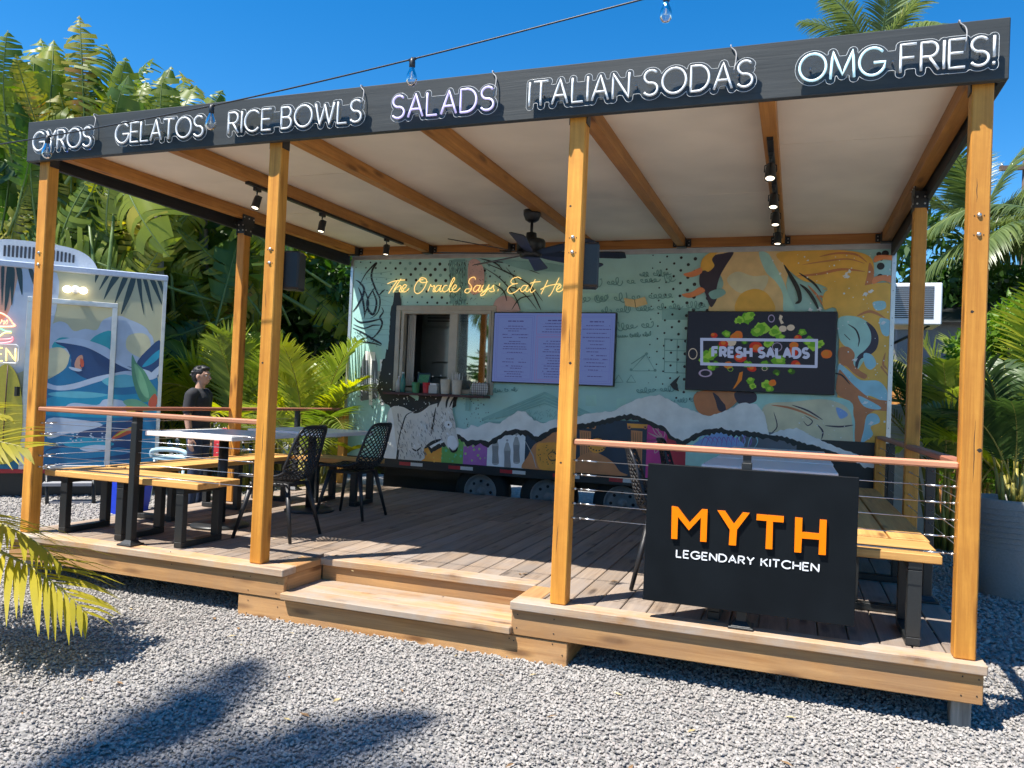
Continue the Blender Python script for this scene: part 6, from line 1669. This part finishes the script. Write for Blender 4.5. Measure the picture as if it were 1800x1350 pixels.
def paddle_mesh(name, L, W, leaf, tear, seed, arch=0.6, pet=0.9):
    """banana-type blade torn into strips, with midrib and stalk"""
    q = random.Random(seed); mb = MB(); n = 30
    P = []; T = []; x = z = 0.0
    for i in range(n+1):
        a = arch*0.5 - arch*(i/n)**1.4*1.3
        P.append(Vector((x, 0, z))); T.append(Vector((math.cos(a), 0, math.sin(a)))); x += L/n*math.cos(a); z += L/n*math.sin(a)
    mb.tube([Vector((-pet, 0, -pet*0.45)), Vector((-pet*0.5, 0, -pet*0.17))] + P, [0.028, 0.024]+[0.02*(1-0.85*i/n) for i in range(n+1)], n=6, mat=1)
    def at(t):
        f_ = min(max(t, 0), 1)*n; i = min(int(f_), n-1); return P[i].lerp(P[i+1], f_-i), T[i]
    def hw(t): return W*max(0.02, (math.sin(math.pi*min(1, t*0.92+0.06)))**0.55)*(1 if t < 0.9 else (1-t)/0.1*0.85+0.15)
    for sd in (-1, 1):
        t = 0.01
        while t < 0.995:
            dt = q.uniform(0.012, 0.05) if q.random() < tear else q.uniform(0.06, 0.16)
            t1 = min(t+dt, 0.998); dr = q.uniform(-0.15, 0.75)*(tear+0.1); sl = 0.16*q.uniform(0.3, 1.7); shrink = q.uniform(0.74, 1.04)
            cols = 4; vs = []
            for e, tt in enumerate((t, t1)):
                p, tg = at(tt); nrm = Vector((-tg.z, 0, tg.x)); h = hw(tt)*shrink
                for c in range(cols+1):
                    s = c/cols; gap = (0.007 if e == 0 else -0.007)*s*(1 if tear > 0.5 else 0.4)
                    v = p + Vector((0, sd, 0))*(h*s) + tg*((sl*s*s)*h*1.6 + gap) + nrm*(0.30*h*s - (0.35+dr)*h*s*s*1.2) + Vector((0, 0, -1))*dr*h*s*s*0.6
                    vs.append(v)
            m = cols+1
            mb.add(vs, [(c, c+1, m+c+1, m+c) for c in range(cols)], 0, True)
            t = t1 + (q.uniform(0.0, 0.006) if q.random() < tear else 0.0)
    return mb.mesh(name, [leaf, M_STEM])
def orient(o, base, direc, roll_up=Vector((0, 0, 1)), scale=1.0, roll=0.0):
    d = Vector(direc).normalized(); up = Vector(roll_up)
    y = up.cross(d)
    if y.length < 1e-4: y = Vector((0, 1, 0))
    y.normalize(); z = d.cross(y)
    M3 = Matrix((d, y, z)).transposed() @ Matrix.Rotation(roll, 3, 'X')
    M4 = M3.to_4x4(); M4 = Matrix.Translation(base) @ M4 @ Matrix.Scale(scale, 4)
    return M4
def add_leaf(plant, name, mesh, base, direc, up=Vector((0,0,1)), scale=1.0, roll=0.0):
    o = link(name, mesh, plant)
    M4 = orient(o, Vector(base) - Vector(plant.location), direc, up, scale, roll)
    o.matrix_local = M4
    return o

# ------------------------------------------------------------------ tall traveller palms behind the surf trailer
BAN = [paddle_mesh('leaf', 1.9, 0.36, L_BAN, 0.97, s, 0.5+0.1*s) for s in range(4)]
BANW = [paddle_mesh('leaf', 1.8, 0.38, L_BAN, 0.8, 10+s, 0.6) for s in range(2)]
BAND = [paddle_mesh('leaf', 1.9, 0.40, L_BAND, 0.75, 20+s, 0.7) for s in range(3)]
BANY = [paddle_mesh('leaf', 1.9, 0.30, L_BANY, 0.95, 30+s, 0.4) for s in range(2)]
TALL = [(140,30,150,240,'y'),(95,60,85,240,'w'),(60,95,45,260,'n'),(32,100,15,280,'n'),(0,130,-10,300,'n'),(190,75,165,235,'n'),(222,92,205,250,'w'),(268,98,235,250,'n'),(302,108,268,255,'w'),(345,150,300,270,'n'),(392,158,335,262,'n'),
        (105,165,125,345,'y'),(195,170,160,340,'y'),(246,165,215,320,'w'),(70,190,60,370,'n'),(10,205,5,390,'d'),(284,180,262,330,'w'),(160,120,150,300,'n'),(330,190,300,340,'d'),(40,160,40,330,'d'),(225,130,200,300,'d'),(120,95,110,270,'n'),(255,140,240,300,'n'),(310,160,285,320,'n')]
tplants = []
for k, (u, dep, lab) in enumerate(((25,12.4,'traveller palm with torn leaves at the left picture edge'),(110,12.0,'tallest traveller palm with a yellowing upright leaf behind the surf trailer'),(195,12.6,'traveller palm rising over the roof air conditioner'),
                                   (270,12.2,'traveller palm with broad leaves over the GELATOS end of the header'),(350,13.0,'rightmost traveller palm seen under the left end of the roof'))):
    b = deep(u, 850, dep); b.z = GZ
    t = thing('traveller_palm', b, lab, 'palm', 'traveller palms behind the surf trailer')
    top = deep(u+8, 380, dep)
    mb = MB(); mb.tube([b, b.lerp(top, 0.5)+Vector((0.05,0,0)), top], [0.13,0.11,0.06], n=10); part('trunk', mb, M_BARK, t)
    tplants.append((u, dep, t))
def nearest(u): return min(tplants, key=lambda e: abs(e[0]-u))
def img_leaf(ut, vt, ub, vb, kind, dep, jit=0.0):
    pl_ = nearest(ub); B = deep(ub, vb, dep); Tp = deep(ut, vt, dep+jit); d = Tp-B
    ms = {'n': BAN, 'w': BANW, 'd': BAND, 'y': BANY}[kind]
    toc = (CAM-B).normalized()
    up = (toc + Vector((prnd.uniform(-.9,.9), prnd.uniform(-.6,.6), prnd.uniform(-.1,.5)))).normalized()
    add_leaf(pl_[2], 'leaf', prnd.choice(ms), B, d, up, d.length/1.85, prnd.uniform(-0.5,0.5))
for (ut, vt, ub, vb, kd) in TALL: img_leaf(ut, vt, ub, vb, kd, prnd.uniform(11.6,12.8), prnd.uniform(-0.5,0.5))
for k in range(165):
    ub = prnd.uniform(-20,500); vb = prnd.uniform(250,600)
    a = prnd.choice([prnd.uniform(-70,70), prnd.uniform(-70,70), prnd.uniform(110,250)]); ln = prnd.uniform(130,250)
    if min(vb, vb-ln*math.cos(R(a))) < 262-0.13*ub and ub+ln*math.sin(R(a)) > 360: continue
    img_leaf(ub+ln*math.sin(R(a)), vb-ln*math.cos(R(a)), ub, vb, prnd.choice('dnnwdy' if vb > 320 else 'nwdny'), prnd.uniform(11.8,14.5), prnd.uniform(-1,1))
for k in range(14):      # stalks
    u = prnd.uniform(20,470); dep = prnd.uniform(11.6,13.5); pl_ = nearest(u)
    a = deep(u, prnd.uniform(560,640), dep); b = deep(u+prnd.uniform(-40,40), prnd.uniform(330,430), dep)
    mb = MB(); mb.tube([a, a.lerp(b, .5)+Vector((prnd.uniform(-.05,.05),0,0)), b], [0.035,0.03,0.02], n=6); part('stalk', mb, M_STEM, pl_[2])

# ------------------------------------------------------------------ areca palms
def areca_set(leaf, tag_, seed, droop=0.45, stem=M_STEMY):
    return [frond_mesh('frond', 1.35, R(a), R(b), 40, 0.42, 0.030, leaf, stem, lift=0.35, droop=droop, seed=seed+i, t0=0.2) for i, (a, b) in enumerate(((78,62),(68,80),(55,95),(84,45)))]
ARY = areca_set(L_AREY, 'y', 50); ARG = areca_set(L_AREG, 'g', 60); ARD = areca_set(L_ARED, 'd', 70, 0.6)
def areca(base, n, scale, sets, label, group=None, spread=0.16, stems=True, seed=0, cat='palm', stemlen=0.55):
    q = random.Random(seed); t = thing('areca_palm', base, label, cat, group)
    for k in range(n):
        a = 2*math.pi*k/n*1.618*2 + q.uniform(-.3,.3); r = spread*q.uniform(0.1,1)
        b = Vector(base) + Vector((r*math.cos(a), r*math.sin(a), 0))
        s = scale*q.uniform(0.75,1.1); h = stemlen*q.uniform(0.5,1.3)*scale
        lean = q.uniform(0.02,0.22)
        top = b + Vector((math.cos(a)*lean*h*1.5, math.sin(a)*lean*h*1.5, h))
        mb = MB(); mb.tube([b, top], [0.022*scale, 0.013*scale], n=6); part('stem', mb, M_STEMY, t)
        ms = q.choice(sets)
        add_leaf(t, 'frond', q.choice(ms), top, Vector((math.cos(a), math.sin(a), 0)), Vector((0,0,1)), s, q.uniform(-.25,.25))
    return t
GA = 'areca palms beyond the left railing'
def gp(u, dep): 
    p = deep(u, 800, dep); p.z = GZ; return p
areca(gp(318,11.4), 17, 1.15, [ARY,ARY,ARG], 'yellow green areca palm behind the standing man, beside the surf trailer', GA, seed=1)
areca(gp(440,11.0), 20, 1.25, [ARY,ARY,ARG], 'yellow green areca palm right behind the left rear post', GA, seed=2)
areca(gp(545,9.9), 20, 1.12, [ARY,ARG], 'bright areca palm at the left end of the teal trailer', GA, seed=3)
areca(gp(588,10.1), 9, 0.72, [ARY,ARG], 'small areca palm leaning on the corner of the teal trailer', GA, seed=4)
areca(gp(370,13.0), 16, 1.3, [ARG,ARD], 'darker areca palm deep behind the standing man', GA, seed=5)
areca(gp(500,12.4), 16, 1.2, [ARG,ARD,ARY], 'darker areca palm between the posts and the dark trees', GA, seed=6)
GR = 'areca palms at the right side'
pr_ = gp(1668,8.6); areca(pr_, 18, 1.25, [ARD,ARD,ARG], 'deep green areca palm arching over the right end of the teal trailer', GR, seed=7, stemlen=0.75)
areca(gp(1835,8.3), 20, 1.35, [ARY,ARY,ARG], 'yellow green areca palm at the right picture edge behind the planter', GR, seed=8, stemlen=0.8)
areca(gp(1725,10.4), 18, 1.3, [ARY,ARG], 'areca palm seen between the right rear post and the corner post', GR, seed=9, stemlen=0.7)
# planter with its palm
pp = Vector((1.02, 3.40, GZ))
pot = thing('white_planter', pp, 'tall round white woven planter at the right picture edge', 'planter')
M_POT = plain('white_planter_weave', (0.24,0.24,0.23), rough=0.7, var=0.08, bump=0.4, scale=60)
mb = MB(); mb.lathe([(0.27,0.0),(0.31,0.25),(0.335,0.55),(0.34,0.78),(0.335,0.80),(0.30,0.80),(0.295,0.70)], pp, n=40, caps=False); mb.lathe([(0.27,0.0),(0.001,0.001)], pp, n=40, caps=False); part('pot', mb, M_POT, pot)
mb = MB()
for k in range(16): mb.tube([pp+Vector((r_*math.cos(2*math.pi*j/40), r_*math.sin(2*math.pi*j/40), 0.05+0.045*k)) for j in range(40) for r_ in [0.272+0.07*min(1,k/11)]], 0.004, n=4, closed=True)
tag(part('weave_ridges', mb, M_POT, pot), kind='stuff')
mb = MB(); mb.lathe([(0.295,0.70),(0.001,0.71)], pp, n=30, caps=False); part('soil', mb, plain('dark_soil', (0.03,0.02,0.015), rough=0.95), pot)
areca(pp+Vector((0,0,0.71)), 16, 0.85, [ARD,ARD,ARG], 'palm growing in the round white planter', GR, spread=0.12, seed=12, stemlen=0.35)
# foreground palm at the left picture edge
FR = [frond_mesh('frond', 1.0, R(a), R(b), 26, 0.34, 0.024, L_FRONT, M_STEMY, lift=0.15, droop=dp, seed=80+i, t0=0.22, fwd=0.9) for i, (a, b, dp) in enumerate(((30,70,0.5),(12,55,0.6),(50,80,0.5)))]
fb = deep(-330, 1300, 4.3); fb.z = GZ
fp = thing('foreground_palm', fb, 'yellow green palm fronds reaching in at the lower left corner', 'palm')
mb = MB(); mb.tube([fb, fb+Vector((0.05,0.02,0.5)), deep(-300,950,4.3)], [0.04,0.035,0.03], n=8); part('stem', mb, M_STEMY, fp)
for (ub, vb, ut, vt, d0, d1, mi, rl) in ((-250,900,55,800,4.3,4.0,0,0.5),(-240,930,110,915,4.3,4.1,1,-0.2),(-230,950,140,990,4.3,3.9,1,0.15),(-250,880,20,740,4.4,4.3,0,0.3),(-280,860,-60,620,4.4,4.6,2,0.0)):
    B = deep(ub, vb, d0); Tp = deep(ut, vt, d1); d = Tp-B
    add_leaf(fp, 'frond', FR[mi], B, Vector((d.x, d.y, d.z)), Vector((0,0,1)), d.length/0.93, rl)

# ------------------------------------------------------------------ coconut palms
COC = [frond_mesh('frond', 3.0, R(a), R(b), 62, 0.78, 0.045, L_COCO, M_STEM, lift=-0.1, droop=dr, seed=90+i, t0=0.18, stemr=0.03) for i, (a, b, dr) in enumerate(((65,70,0.7),(40,95,1.2),(15,85,1.5),(80,40,0.5)))]
def coconut(base, h, n, scale, label, group, seed, lean=(0,0), f0=0.0):
    q = random.Random(seed); t = thing('coconut_palm', base, label, 'palm', group)
    top = Vector(base)+Vector((lean[0],lean[1],h))
    mb = MB(); mb.tube([base, Vector(base).lerp(top,.5)+Vector((lean[0]*.1,0,0)), top], [0.17,0.13,0.11], n=12); part('trunk', mb, M_BARK, t)
    for k in range(n):
        a = k*2.39996 + q.uniform(-.2,.2); f_ = f0+(1-f0)*k/n
        ms = COC[3] if f_ < 0.2 else (COC[0] if f_ < 0.5 else (COC[1] if f_ < 0.8 else COC[2]))
        add_leaf(t, 'frond', ms, top, Vector((math.cos(a), math.sin(a), 0)), Vector((0,0,1)), scale*q.uniform(0.85,1.1), q.uniform(-.3,.3))
    return t
GC = 'coconut palms'
b = deep(1515, 800, 17); b.z = GZ; hT = deep(1515, 128, 17).z - GZ
coconut(b, hT, 20, 0.75, 'palm crown showing above the right part of the header board', GC, 3)
b = deep(1880, 800, 12.5); b.z = GZ; hT = deep(1880, 410, 12.5).z - GZ
coconut(b, hT, 18, 0.9, 'coconut palm with drooping fronds behind the rightmost post', GC, 4, (0,0), 0.55)
b = deep(1700, 800, 15); b.z = GZ; hT = deep(1700, 430, 15).z - GZ
coconut(b, hT, 20, 0.8, 'coconut palm with shaggy fronds behind the right rear post', GC, 5)
# palms behind the camera that throw the frond shadows on the gravel and show in the window
coconut(Vector((-7.75,-7.7,GZ)), 12.0, 13, 0.62, 'tall palm standing left of the camera, seen by its shadow on the gravel', GC, 6, (0.3,0.3))
coconut(Vector((-8.6,-5.2,GZ)), 3.6, 16, 0.8, 'palm across the yard, mirrored in the serving window', GC, 8)

# ------------------------------------------------------------------ broad-leaved trees, bushes
def crown_mesh(name, n, leaf, rad, size, seed, clumps=14):
    q = np.random.default_rng(seed)
    cs = q.normal(size=(clumps,3)); cs /= np.linalg.norm(cs,axis=1)[:,None]; cs *= (q.uniform(0.35,0.85,(clumps,1)))
    cr = q.uniform(0.22,0.42,clumps)
    mb = MB()
    for i in range(n):
        c = q.integers(clumps); d = q.normal(size=3); d /= np.linalg.norm(d); r = cr[c]*q.uniform(0.55,1.05)
        p = Vector(cs[c]+d*r)*rad
        ax = Vector(q.normal(size=3)).normalized(); ax = (ax + Vector(d)*0.6 + Vector((0,0,-0.25))).normalized()
        sd = ax.cross(Vector(q.normal(size=3))).normalized()
        L = size*q.uniform(0.7,1.3); W = L*0.36
        mb.add([p, p+ax*L*0.45+sd*W*0.5, p+ax*L, p+ax*L*0.45-sd*W*0.5], [(0,1,2,3)], 0)
    return mb.mesh(name, leaf)
CRD = [crown_mesh('crown', 5200, L_TREE, 1.0, 0.14, 1, 18), crown_mesh('crown', 5200, L_TREE, 1.0, 0.13, 2, 20)]
CRB = [crown_mesh('crown', 4200, L_BUSH, 1.0, 0.15, 3, 16)]
CRB2 = [crown_mesh('crown', 6000, L_TREE, 1.0, 0.15, 7, 26), crown_mesh('crown', 6000, L_TREE, 1.0, 0.15, 8, 26)]
def tree(u, v, dep, rx, rz_, ms, label, group, seed, kind='tree'):
    c = deep(u, v, dep); b = Vector((c.x, c.y, GZ)); q = random.Random(seed)
    t = thing('leafy_' + kind, b, label, kind, group)
    mb = MB(); mb.tube([b, b.lerp(c, .5)+Vector((q.uniform(-.1,.1),q.uniform(-.1,.1),0)), c], [0.05*rx+0.02,0.04*rx+0.015,0.02*rx], n=8)
    for k in range(5):
        a = q.uniform(0,6.28); mb.tube([b.lerp(c, q.uniform(.5,.9)), c+Vector((math.cos(a)*rx*.6, math.sin(a)*rx*.6, q.uniform(-.2,.6)*rz_))], [0.025*rx,0.008], n=6)
    part('trunk', mb, M_BARK, t)
    o = link('crown', q.choice(ms), t); o.location = c - b; o.scale = (rx, rx, rz_); o.rotation_euler = (0,0,q.uniform(0,6.28))
    return t
GT = 'dark leafy trees behind the trailers'
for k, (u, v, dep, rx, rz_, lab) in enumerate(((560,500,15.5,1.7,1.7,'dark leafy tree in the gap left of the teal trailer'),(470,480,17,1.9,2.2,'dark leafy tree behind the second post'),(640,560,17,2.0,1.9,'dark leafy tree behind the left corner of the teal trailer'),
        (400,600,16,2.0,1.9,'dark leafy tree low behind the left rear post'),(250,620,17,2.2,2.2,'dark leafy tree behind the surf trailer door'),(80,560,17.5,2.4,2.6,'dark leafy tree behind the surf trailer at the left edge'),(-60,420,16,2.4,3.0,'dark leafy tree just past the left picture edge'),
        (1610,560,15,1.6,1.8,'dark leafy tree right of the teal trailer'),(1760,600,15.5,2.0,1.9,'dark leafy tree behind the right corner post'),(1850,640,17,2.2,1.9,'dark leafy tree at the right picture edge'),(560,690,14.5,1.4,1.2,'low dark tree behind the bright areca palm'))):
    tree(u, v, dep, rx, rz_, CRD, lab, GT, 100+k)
GY = 'unseen trees added to block low sky light'  # out of view, added to cut the sky light reaching under the roof
for k, (x, y, z, rx, rz_, lab) in enumerate(((-15,-9,1.6,3.6,2.3,'broad unseen tree added to block sky light, far left behind the camera'),(-7.5,-12.5,1.8,3.8,2.2,'broad unseen tree added to block sky light, left behind the camera'),(12.5,-4,1.8,3.6,2.6,'broad unseen tree added to block sky light, far right of the camera'))):
    b = Vector((x, y, GZ)); t = thing('leafy_tree', b, lab, 'tree', GY)
    mb = MB(); mb.tube([b, b+Vector((0.1,0,z))], [0.25,0.12], n=10); part('trunk', mb, M_BARK, t)
    for j in range(2):
        o = link('crown', CRB2[j], t); o.location = (0,0,z+0.2); o.scale = (rx,rx,rz_); o.rotation_euler = (0,0,1.7*k+2.1*j)
GB = 'bright leafy bushes at the right'
for k, (u, v, dep, rx, rz_, lab) in enumerate(((1775,620,8.6,0.62,0.7,'bright leafy bush right of the corner post'),(1790,770,8.3,0.55,0.6,'lower bright bush above the white planter'),(1745,800,10.5,0.8,0.8,'bright bush low behind the right railing'))):
    tree(u, v, dep, rx, rz_, CRB+CRD[:1] if k == 2 else CRB, lab, GB, 200+k, 'bush')
# sword-leaved dracaenas by the man
def rosette(name, n, L, W, leaf, seed):
    q = random.Random(seed); mb = MB()
    for k in range(n):
        a = k*2.39996; el = R(82-75*(k/n)+q.uniform(-8,8)); d = Vector((math.cos(a)*math.cos(el), math.sin(a)*math.cos(el), math.sin(el)))
        sd = d.cross(Vector((0,0,1))); sd = sd.normalized() if sd.length > 1e-3 else Vector((1,0,0))
        c = Vector((0,0,0)); vs = []; ln = L*q.uniform(0.8,1.1); st = 5
        for s in range(st+1):
            w = W*(0.5,1,1,0.85,0.55,0.03)[s]*0.5; vs += [c+sd*w, c-sd*w]
            c = c + d*(ln/st); d = (d+Vector((0,0,-1))*0.07*s*q.uniform(0.5,1.4)).normalized()
        mb.add(vs, [(2*s,2*s+1,2*s+3,2*s+2) for s in range(st)], 0, True)
    return mb.mesh(name, leaf)
ROS = [rosette('leaf_rosette', 46, 0.75, 0.055, L_AREY, 5), rosette('leaf_rosette', 46, 0.7, 0.05, L_AREG, 6)]
for k, (u, v, dep, s, lab) in enumerate(((345,690,10.9,1.0,'sword-leaved dracaena left of the standing man'),(400,650,11.1,1.05,'sword-leaved dracaena just above the standing man'))):
    c = deep(u, v, dep); b = Vector((c.x, c.y, GZ)); t = thing('dracaena', b, lab, 'plant', 'dracaenas by the man')
    mb = MB(); mb.tube([b, c], [0.05,0.035], n=8); part('trunk', mb, plain('tan_trunk', (0.32,0.26,0.10), rough=0.8, var=0.2), t)
    o = link('leaf_rosette', ROS[k % 2], t); o.location = c-b; o.scale = (s,s,s)

# ------------------------------------------------------------------ right background: air conditioner, fence, shed, utility pole
acx = thing('window_air_conditioner', (0.43, 5.25, 2.1), 'white window air conditioner on the right end of the teal trailer', 'air conditioner')
M_ACW = plain('white_metal', (0.72,0.73,0.75), rough=0.4, var=0.03)
mb = MB(); mb.cbox(0.15, 0.70, 5.2, 5.75, 2.10, 2.55, 0.01); part('cabinet', mb, M_ACW, acx)
mb = MB()
for k in range(16): mb.box(0.24, 0.62, 5.194, 5.1995, 2.17+0.022*k, 2.181+0.022*k)
part('louvres', mb, plain('vent_dark', (0.05,0.05,0.055)), acx); tag(acx.children[-1], kind='stuff')
mb = MB(); mb.tube([(0.15,5.3,1.85),(0.6,5.3,2.098)], 0.012); mb.tube([(0.15,5.65,1.85),(0.6,5.65,2.098)], 0.012); part('bracket', mb, M_BLACK, acx)
fe = thing('cedar_fence', (2.0, 9.0, GZ), 'orange cedar board fence behind the right railing', 'fence')
for k in range(26):
    x = 0.35+k*0.145; mb = MB(); mb.cbox(x, x+0.138, 9.0, 9.025, GZ+0.02, 1.58+prnd.uniform(-0.01,0.01), 0.003); part('fence_board', mb, wood('fence_cedar_z', (0.34,0.13,0.03), (0.60,0.28,0.08), 'z', rough=0.6), fe)
sh = thing('grey_shed', (2.6, 12.0, GZ), 'grey boarded shed behind the cedar fence', 'shed')
mb = MB(); mb.box(0.9, 4.6, 11.0, 13.0, GZ, 2.75); part('walls', mb, plain('grey_siding', (0.17,0.17,0.18), rough=0.7, var=0.1), sh)
mb = MB(); mb.add([(0.7,10.7,2.72),(4.8,10.7,2.72),(4.8,12,3.3),(0.7,12,3.3),(4.8,13.3,2.72),(0.7,13.3,2.72)], [(0,1,2,3),(3,2,4,5)]); part('roof', mb, M_BLACK, sh)
wd = thing('white_cabinet', (0.62, 6.6, GZ), 'white utility cabinet beside the right end of the teal trailer', 'cabinet')
mb = MB(); mb.cbox(0.35, 0.80, 6.4, 6.9, GZ, 1.25, 0.01); part('case', mb, M_ACW, wd)
mb = MB(); mb.cbox(0.38, 0.77, 6.385, 6.399, GZ+0.1, 1.2, 0.004); part('door', mb, M_ACW, wd)
pb_ = deep(1790, 800, 34); pb_.z = GZ; pz = deep(1788, 283, 34).z
M_POLE = plain('dark_pole_timber', (0.10,0.065,0.045), rough=0.9, var=0.2)
up_ = thing('utility_pole', pb_, 'wooden utility pole with crossarm against the sky at the right', 'utility pole')
mb = MB(); mb.tube([pb_, Vector((pb_.x, pb_.y, pz+0.1))], [0.24,0.19], n=10); part('pole', mb, M_POLE, up_)
mb = MB(); mb.box(pb_.x-1.1, pb_.x+1.1, pb_.y-0.25, pb_.y-0.08, pz-0.32, pz-0.12); part('crossarm', mb, M_POLE, up_)
for s in (-1.0,-0.6,0.6,1.0):
    mb = MB(); mb.lathe([(0.05,0),(0.07,0.05),(0.03,0.12)], (pb_.x+s, pb_.y-0.14, pz-0.119), n=10); part('insulator', mb, M_ZINC, up_)
# ================================================================== man standing beyond the left railing
pf = on(343, 893, z=GZ)
man = thing('person', (pf.x, pf.y, GZ), 'man in a black T-shirt and dark jeans standing beyond the left railing, looking right', 'person', rz=math.atan2(0.25, 0.97))
M_SKIN = plain('skin', (0.50, 0.29, 0.20), rough=0.55, var=0.05, scale=20)
M_TEE = plain('black_cotton', (0.022, 0.023, 0.027), rough=0.85, var=0.15, bump=0.2, scale=14)
M_JEAN = plain('dark_denim', (0.02, 0.035, 0.075), rough=0.85, var=0.2, scale=30)
M_HAIR = plain('black_hair', (0.010, 0.008, 0.007), rough=0.45, var=0.4, bump=0.6, scale=90)
M_SHOE = plain('dark_shoe', (0.02, 0.02, 0.022), rough=0.6)
def remeshed(name, mb, mat, vox, it=6):
    o = part(name, mb, mat, man, world=False)
    r = o.modifiers.new('fuse', 'REMESH'); r.mode = 'VOXEL'; r.voxel_size = vox; r.use_smooth_shade = True
    s = o.modifiers.new('relax', 'SMOOTH'); s.factor = 0.5; s.iterations = it
    return o
def limb(mb, pts, rs, n=12): mb.tube(pts, rs, n=n); [mb.ball(p, r, n=10, m=8) for p, r in zip(pts, rs)]
b_ = MB()
b_.ball((0.0,0,1.565), 0.092, 0.074, 0.098); b_.ball((0.028,0,1.515), 0.062, 0.056, 0.072); b_.ball((0.052,0,1.478), 0.030, 0.034, 0.026)      # skull, face, chin
b_.tube([(0.082,0,1.565),(0.108,0,1.527),(0.084,0,1.518)], [0.012,0.016,0.012], n=8); b_.ball((0.104,0,1.526), 0.015)                          # nose
b_.ball((0.082,0,1.497), 0.016, 0.024, 0.008); b_.ball((0.080,0,1.484), 0.015, 0.022, 0.008)                                                   # lips
b_.ball((0.078,0,1.582), 0.020, 0.055, 0.010)                                                                                                    # brow
for s in (-1, 1): b_.ball((-0.012, s*0.075, 1.54), 0.020, 0.012, 0.032)                                                                          # ears
limb(b_, [(-0.020,0,1.36),(-0.012,0,1.43),(0.0,0,1.50)], [0.062,0.054,0.052])
b_.ball((-0.01,0,1.22), 0.105, 0.16, 0.16); b_.ball((0.0,0,1.02), 0.10, 0.14, 0.16); b_.ball((-0.01,0,0.90), 0.105, 0.15, 0.11)
for s in (-1, 1):
    limb(b_, [(-0.02,s*0.185,1.335),(-0.035,s*0.225,1.08),(0.015,s*0.235,0.845)], [0.055,0.042,0.029])
    H = Vector((0.02, s*0.235, 0.81))                                                                                                            # hand: palm, four fingers, thumb
    b_.ball(H+Vector((0.004,0,-0.015)), 0.036, 0.017, 0.05)
    for k, (dx, ln) in enumerate(((0.028,0.068),(0.010,0.076),(-0.008,0.070),(-0.024,0.055))):
        p0 = H+Vector((dx,0,-0.055)); p1 = p0+Vector((0.004,-s*0.006,-ln*0.5)); p2 = p1+Vector((0.004,-s*0.016,-ln*0.5)); limb(b_, [p0,p1,p2], [0.0095,0.009,0.0075], 8)
    limb(b_, [H+Vector((0.034,-s*0.004,-0.005)), H+Vector((0.058,-s*0.012,-0.035)), H+Vector((0.060,-s*0.016,-0.062))], [0.0115,0.010,0.008], 8)
    limb(b_, [(0.0,s*0.09,0.86),(0.012,s*0.095,0.47),(-0.012,s*0.10,0.09)], [0.085,0.056,0.038])
    b_.ball((0.05,s*0.10,0.045), 0.12, 0.045, 0.04)
remeshed('body', b_, M_SKIN, 0.0075, 3)
t_ = MB()
t_.ball((-0.012,0,1.235), 0.122, 0.180, 0.165); t_.ball((0.0,0,1.05), 0.118, 0.165, 0.18); t_.ball((-0.004,0,0.92), 0.122, 0.168, 0.10); t_.tube([(-0.005,0,0.86),(-0.005,0,1.1)], [0.128,0.12], n=20)
t_.tube([(-0.018,0,1.30),(-0.014,0,1.405)], [0.10,0.068], n=16)
for s in (-1, 1): limb(t_, [(-0.02,s*0.14,1.345),(-0.022,s*0.195,1.32),(-0.034,s*0.222,1.15)], [0.070,0.070,0.062])
remeshed('t_shirt', t_, M_TEE, 0.012, 6)
j_ = MB(); j_.ball((-0.008,0,0.88), 0.122, 0.162, 0.10)
for s in (-1, 1): limb(j_, [(-0.004,s*0.088,0.84),(0.012,s*0.096,0.48),(-0.012,s*0.10,0.075)], [0.098,0.072,0.058])
remeshed('jeans', j_, M_JEAN, 0.013, 6)
h_ = MB(); h_.ball((-0.020,0,1.592), 0.098, 0.083, 0.086); h_.ball((-0.055,0,1.545), 0.062, 0.074, 0.085); h_.ball((0.035,0,1.640), 0.060, 0.062, 0.030); h_.ball((0.0,0,1.65), 0.07, 0.06, 0.03)
for k in range(14): h_.ball((0.03-0.012*k, 0.05*math.sin(k*1.7), 1.655-0.0012*k*k*0.5+0.004*math.sin(k*3)), 0.022, 0.03, 0.016, n=8, m=6)
remeshed('hair', h_, M_HAIR, 0.008, 2)
for s in (-1, 1):
    h2 = MB(); h2.ball((0.055,s*0.10,0.04), 0.135, 0.05, 0.045); h2.cbox(-0.075,0.185,s*0.10-0.045,s*0.10+0.045,0.0,0.025,0.01); part('shoe', h2, M_SHOE, man, world=False)
for s in (-1, 1):
    e_ = MB(); e_.ball((0.070, s*0.032, 1.557), 0.013, n=10, m=8); e_.ball((0.0805, s*0.032, 1.557), 0.005, n=8, m=6, mat=1); part('eye', e_, [M_WHITE, M_HAIR], man, world=False)
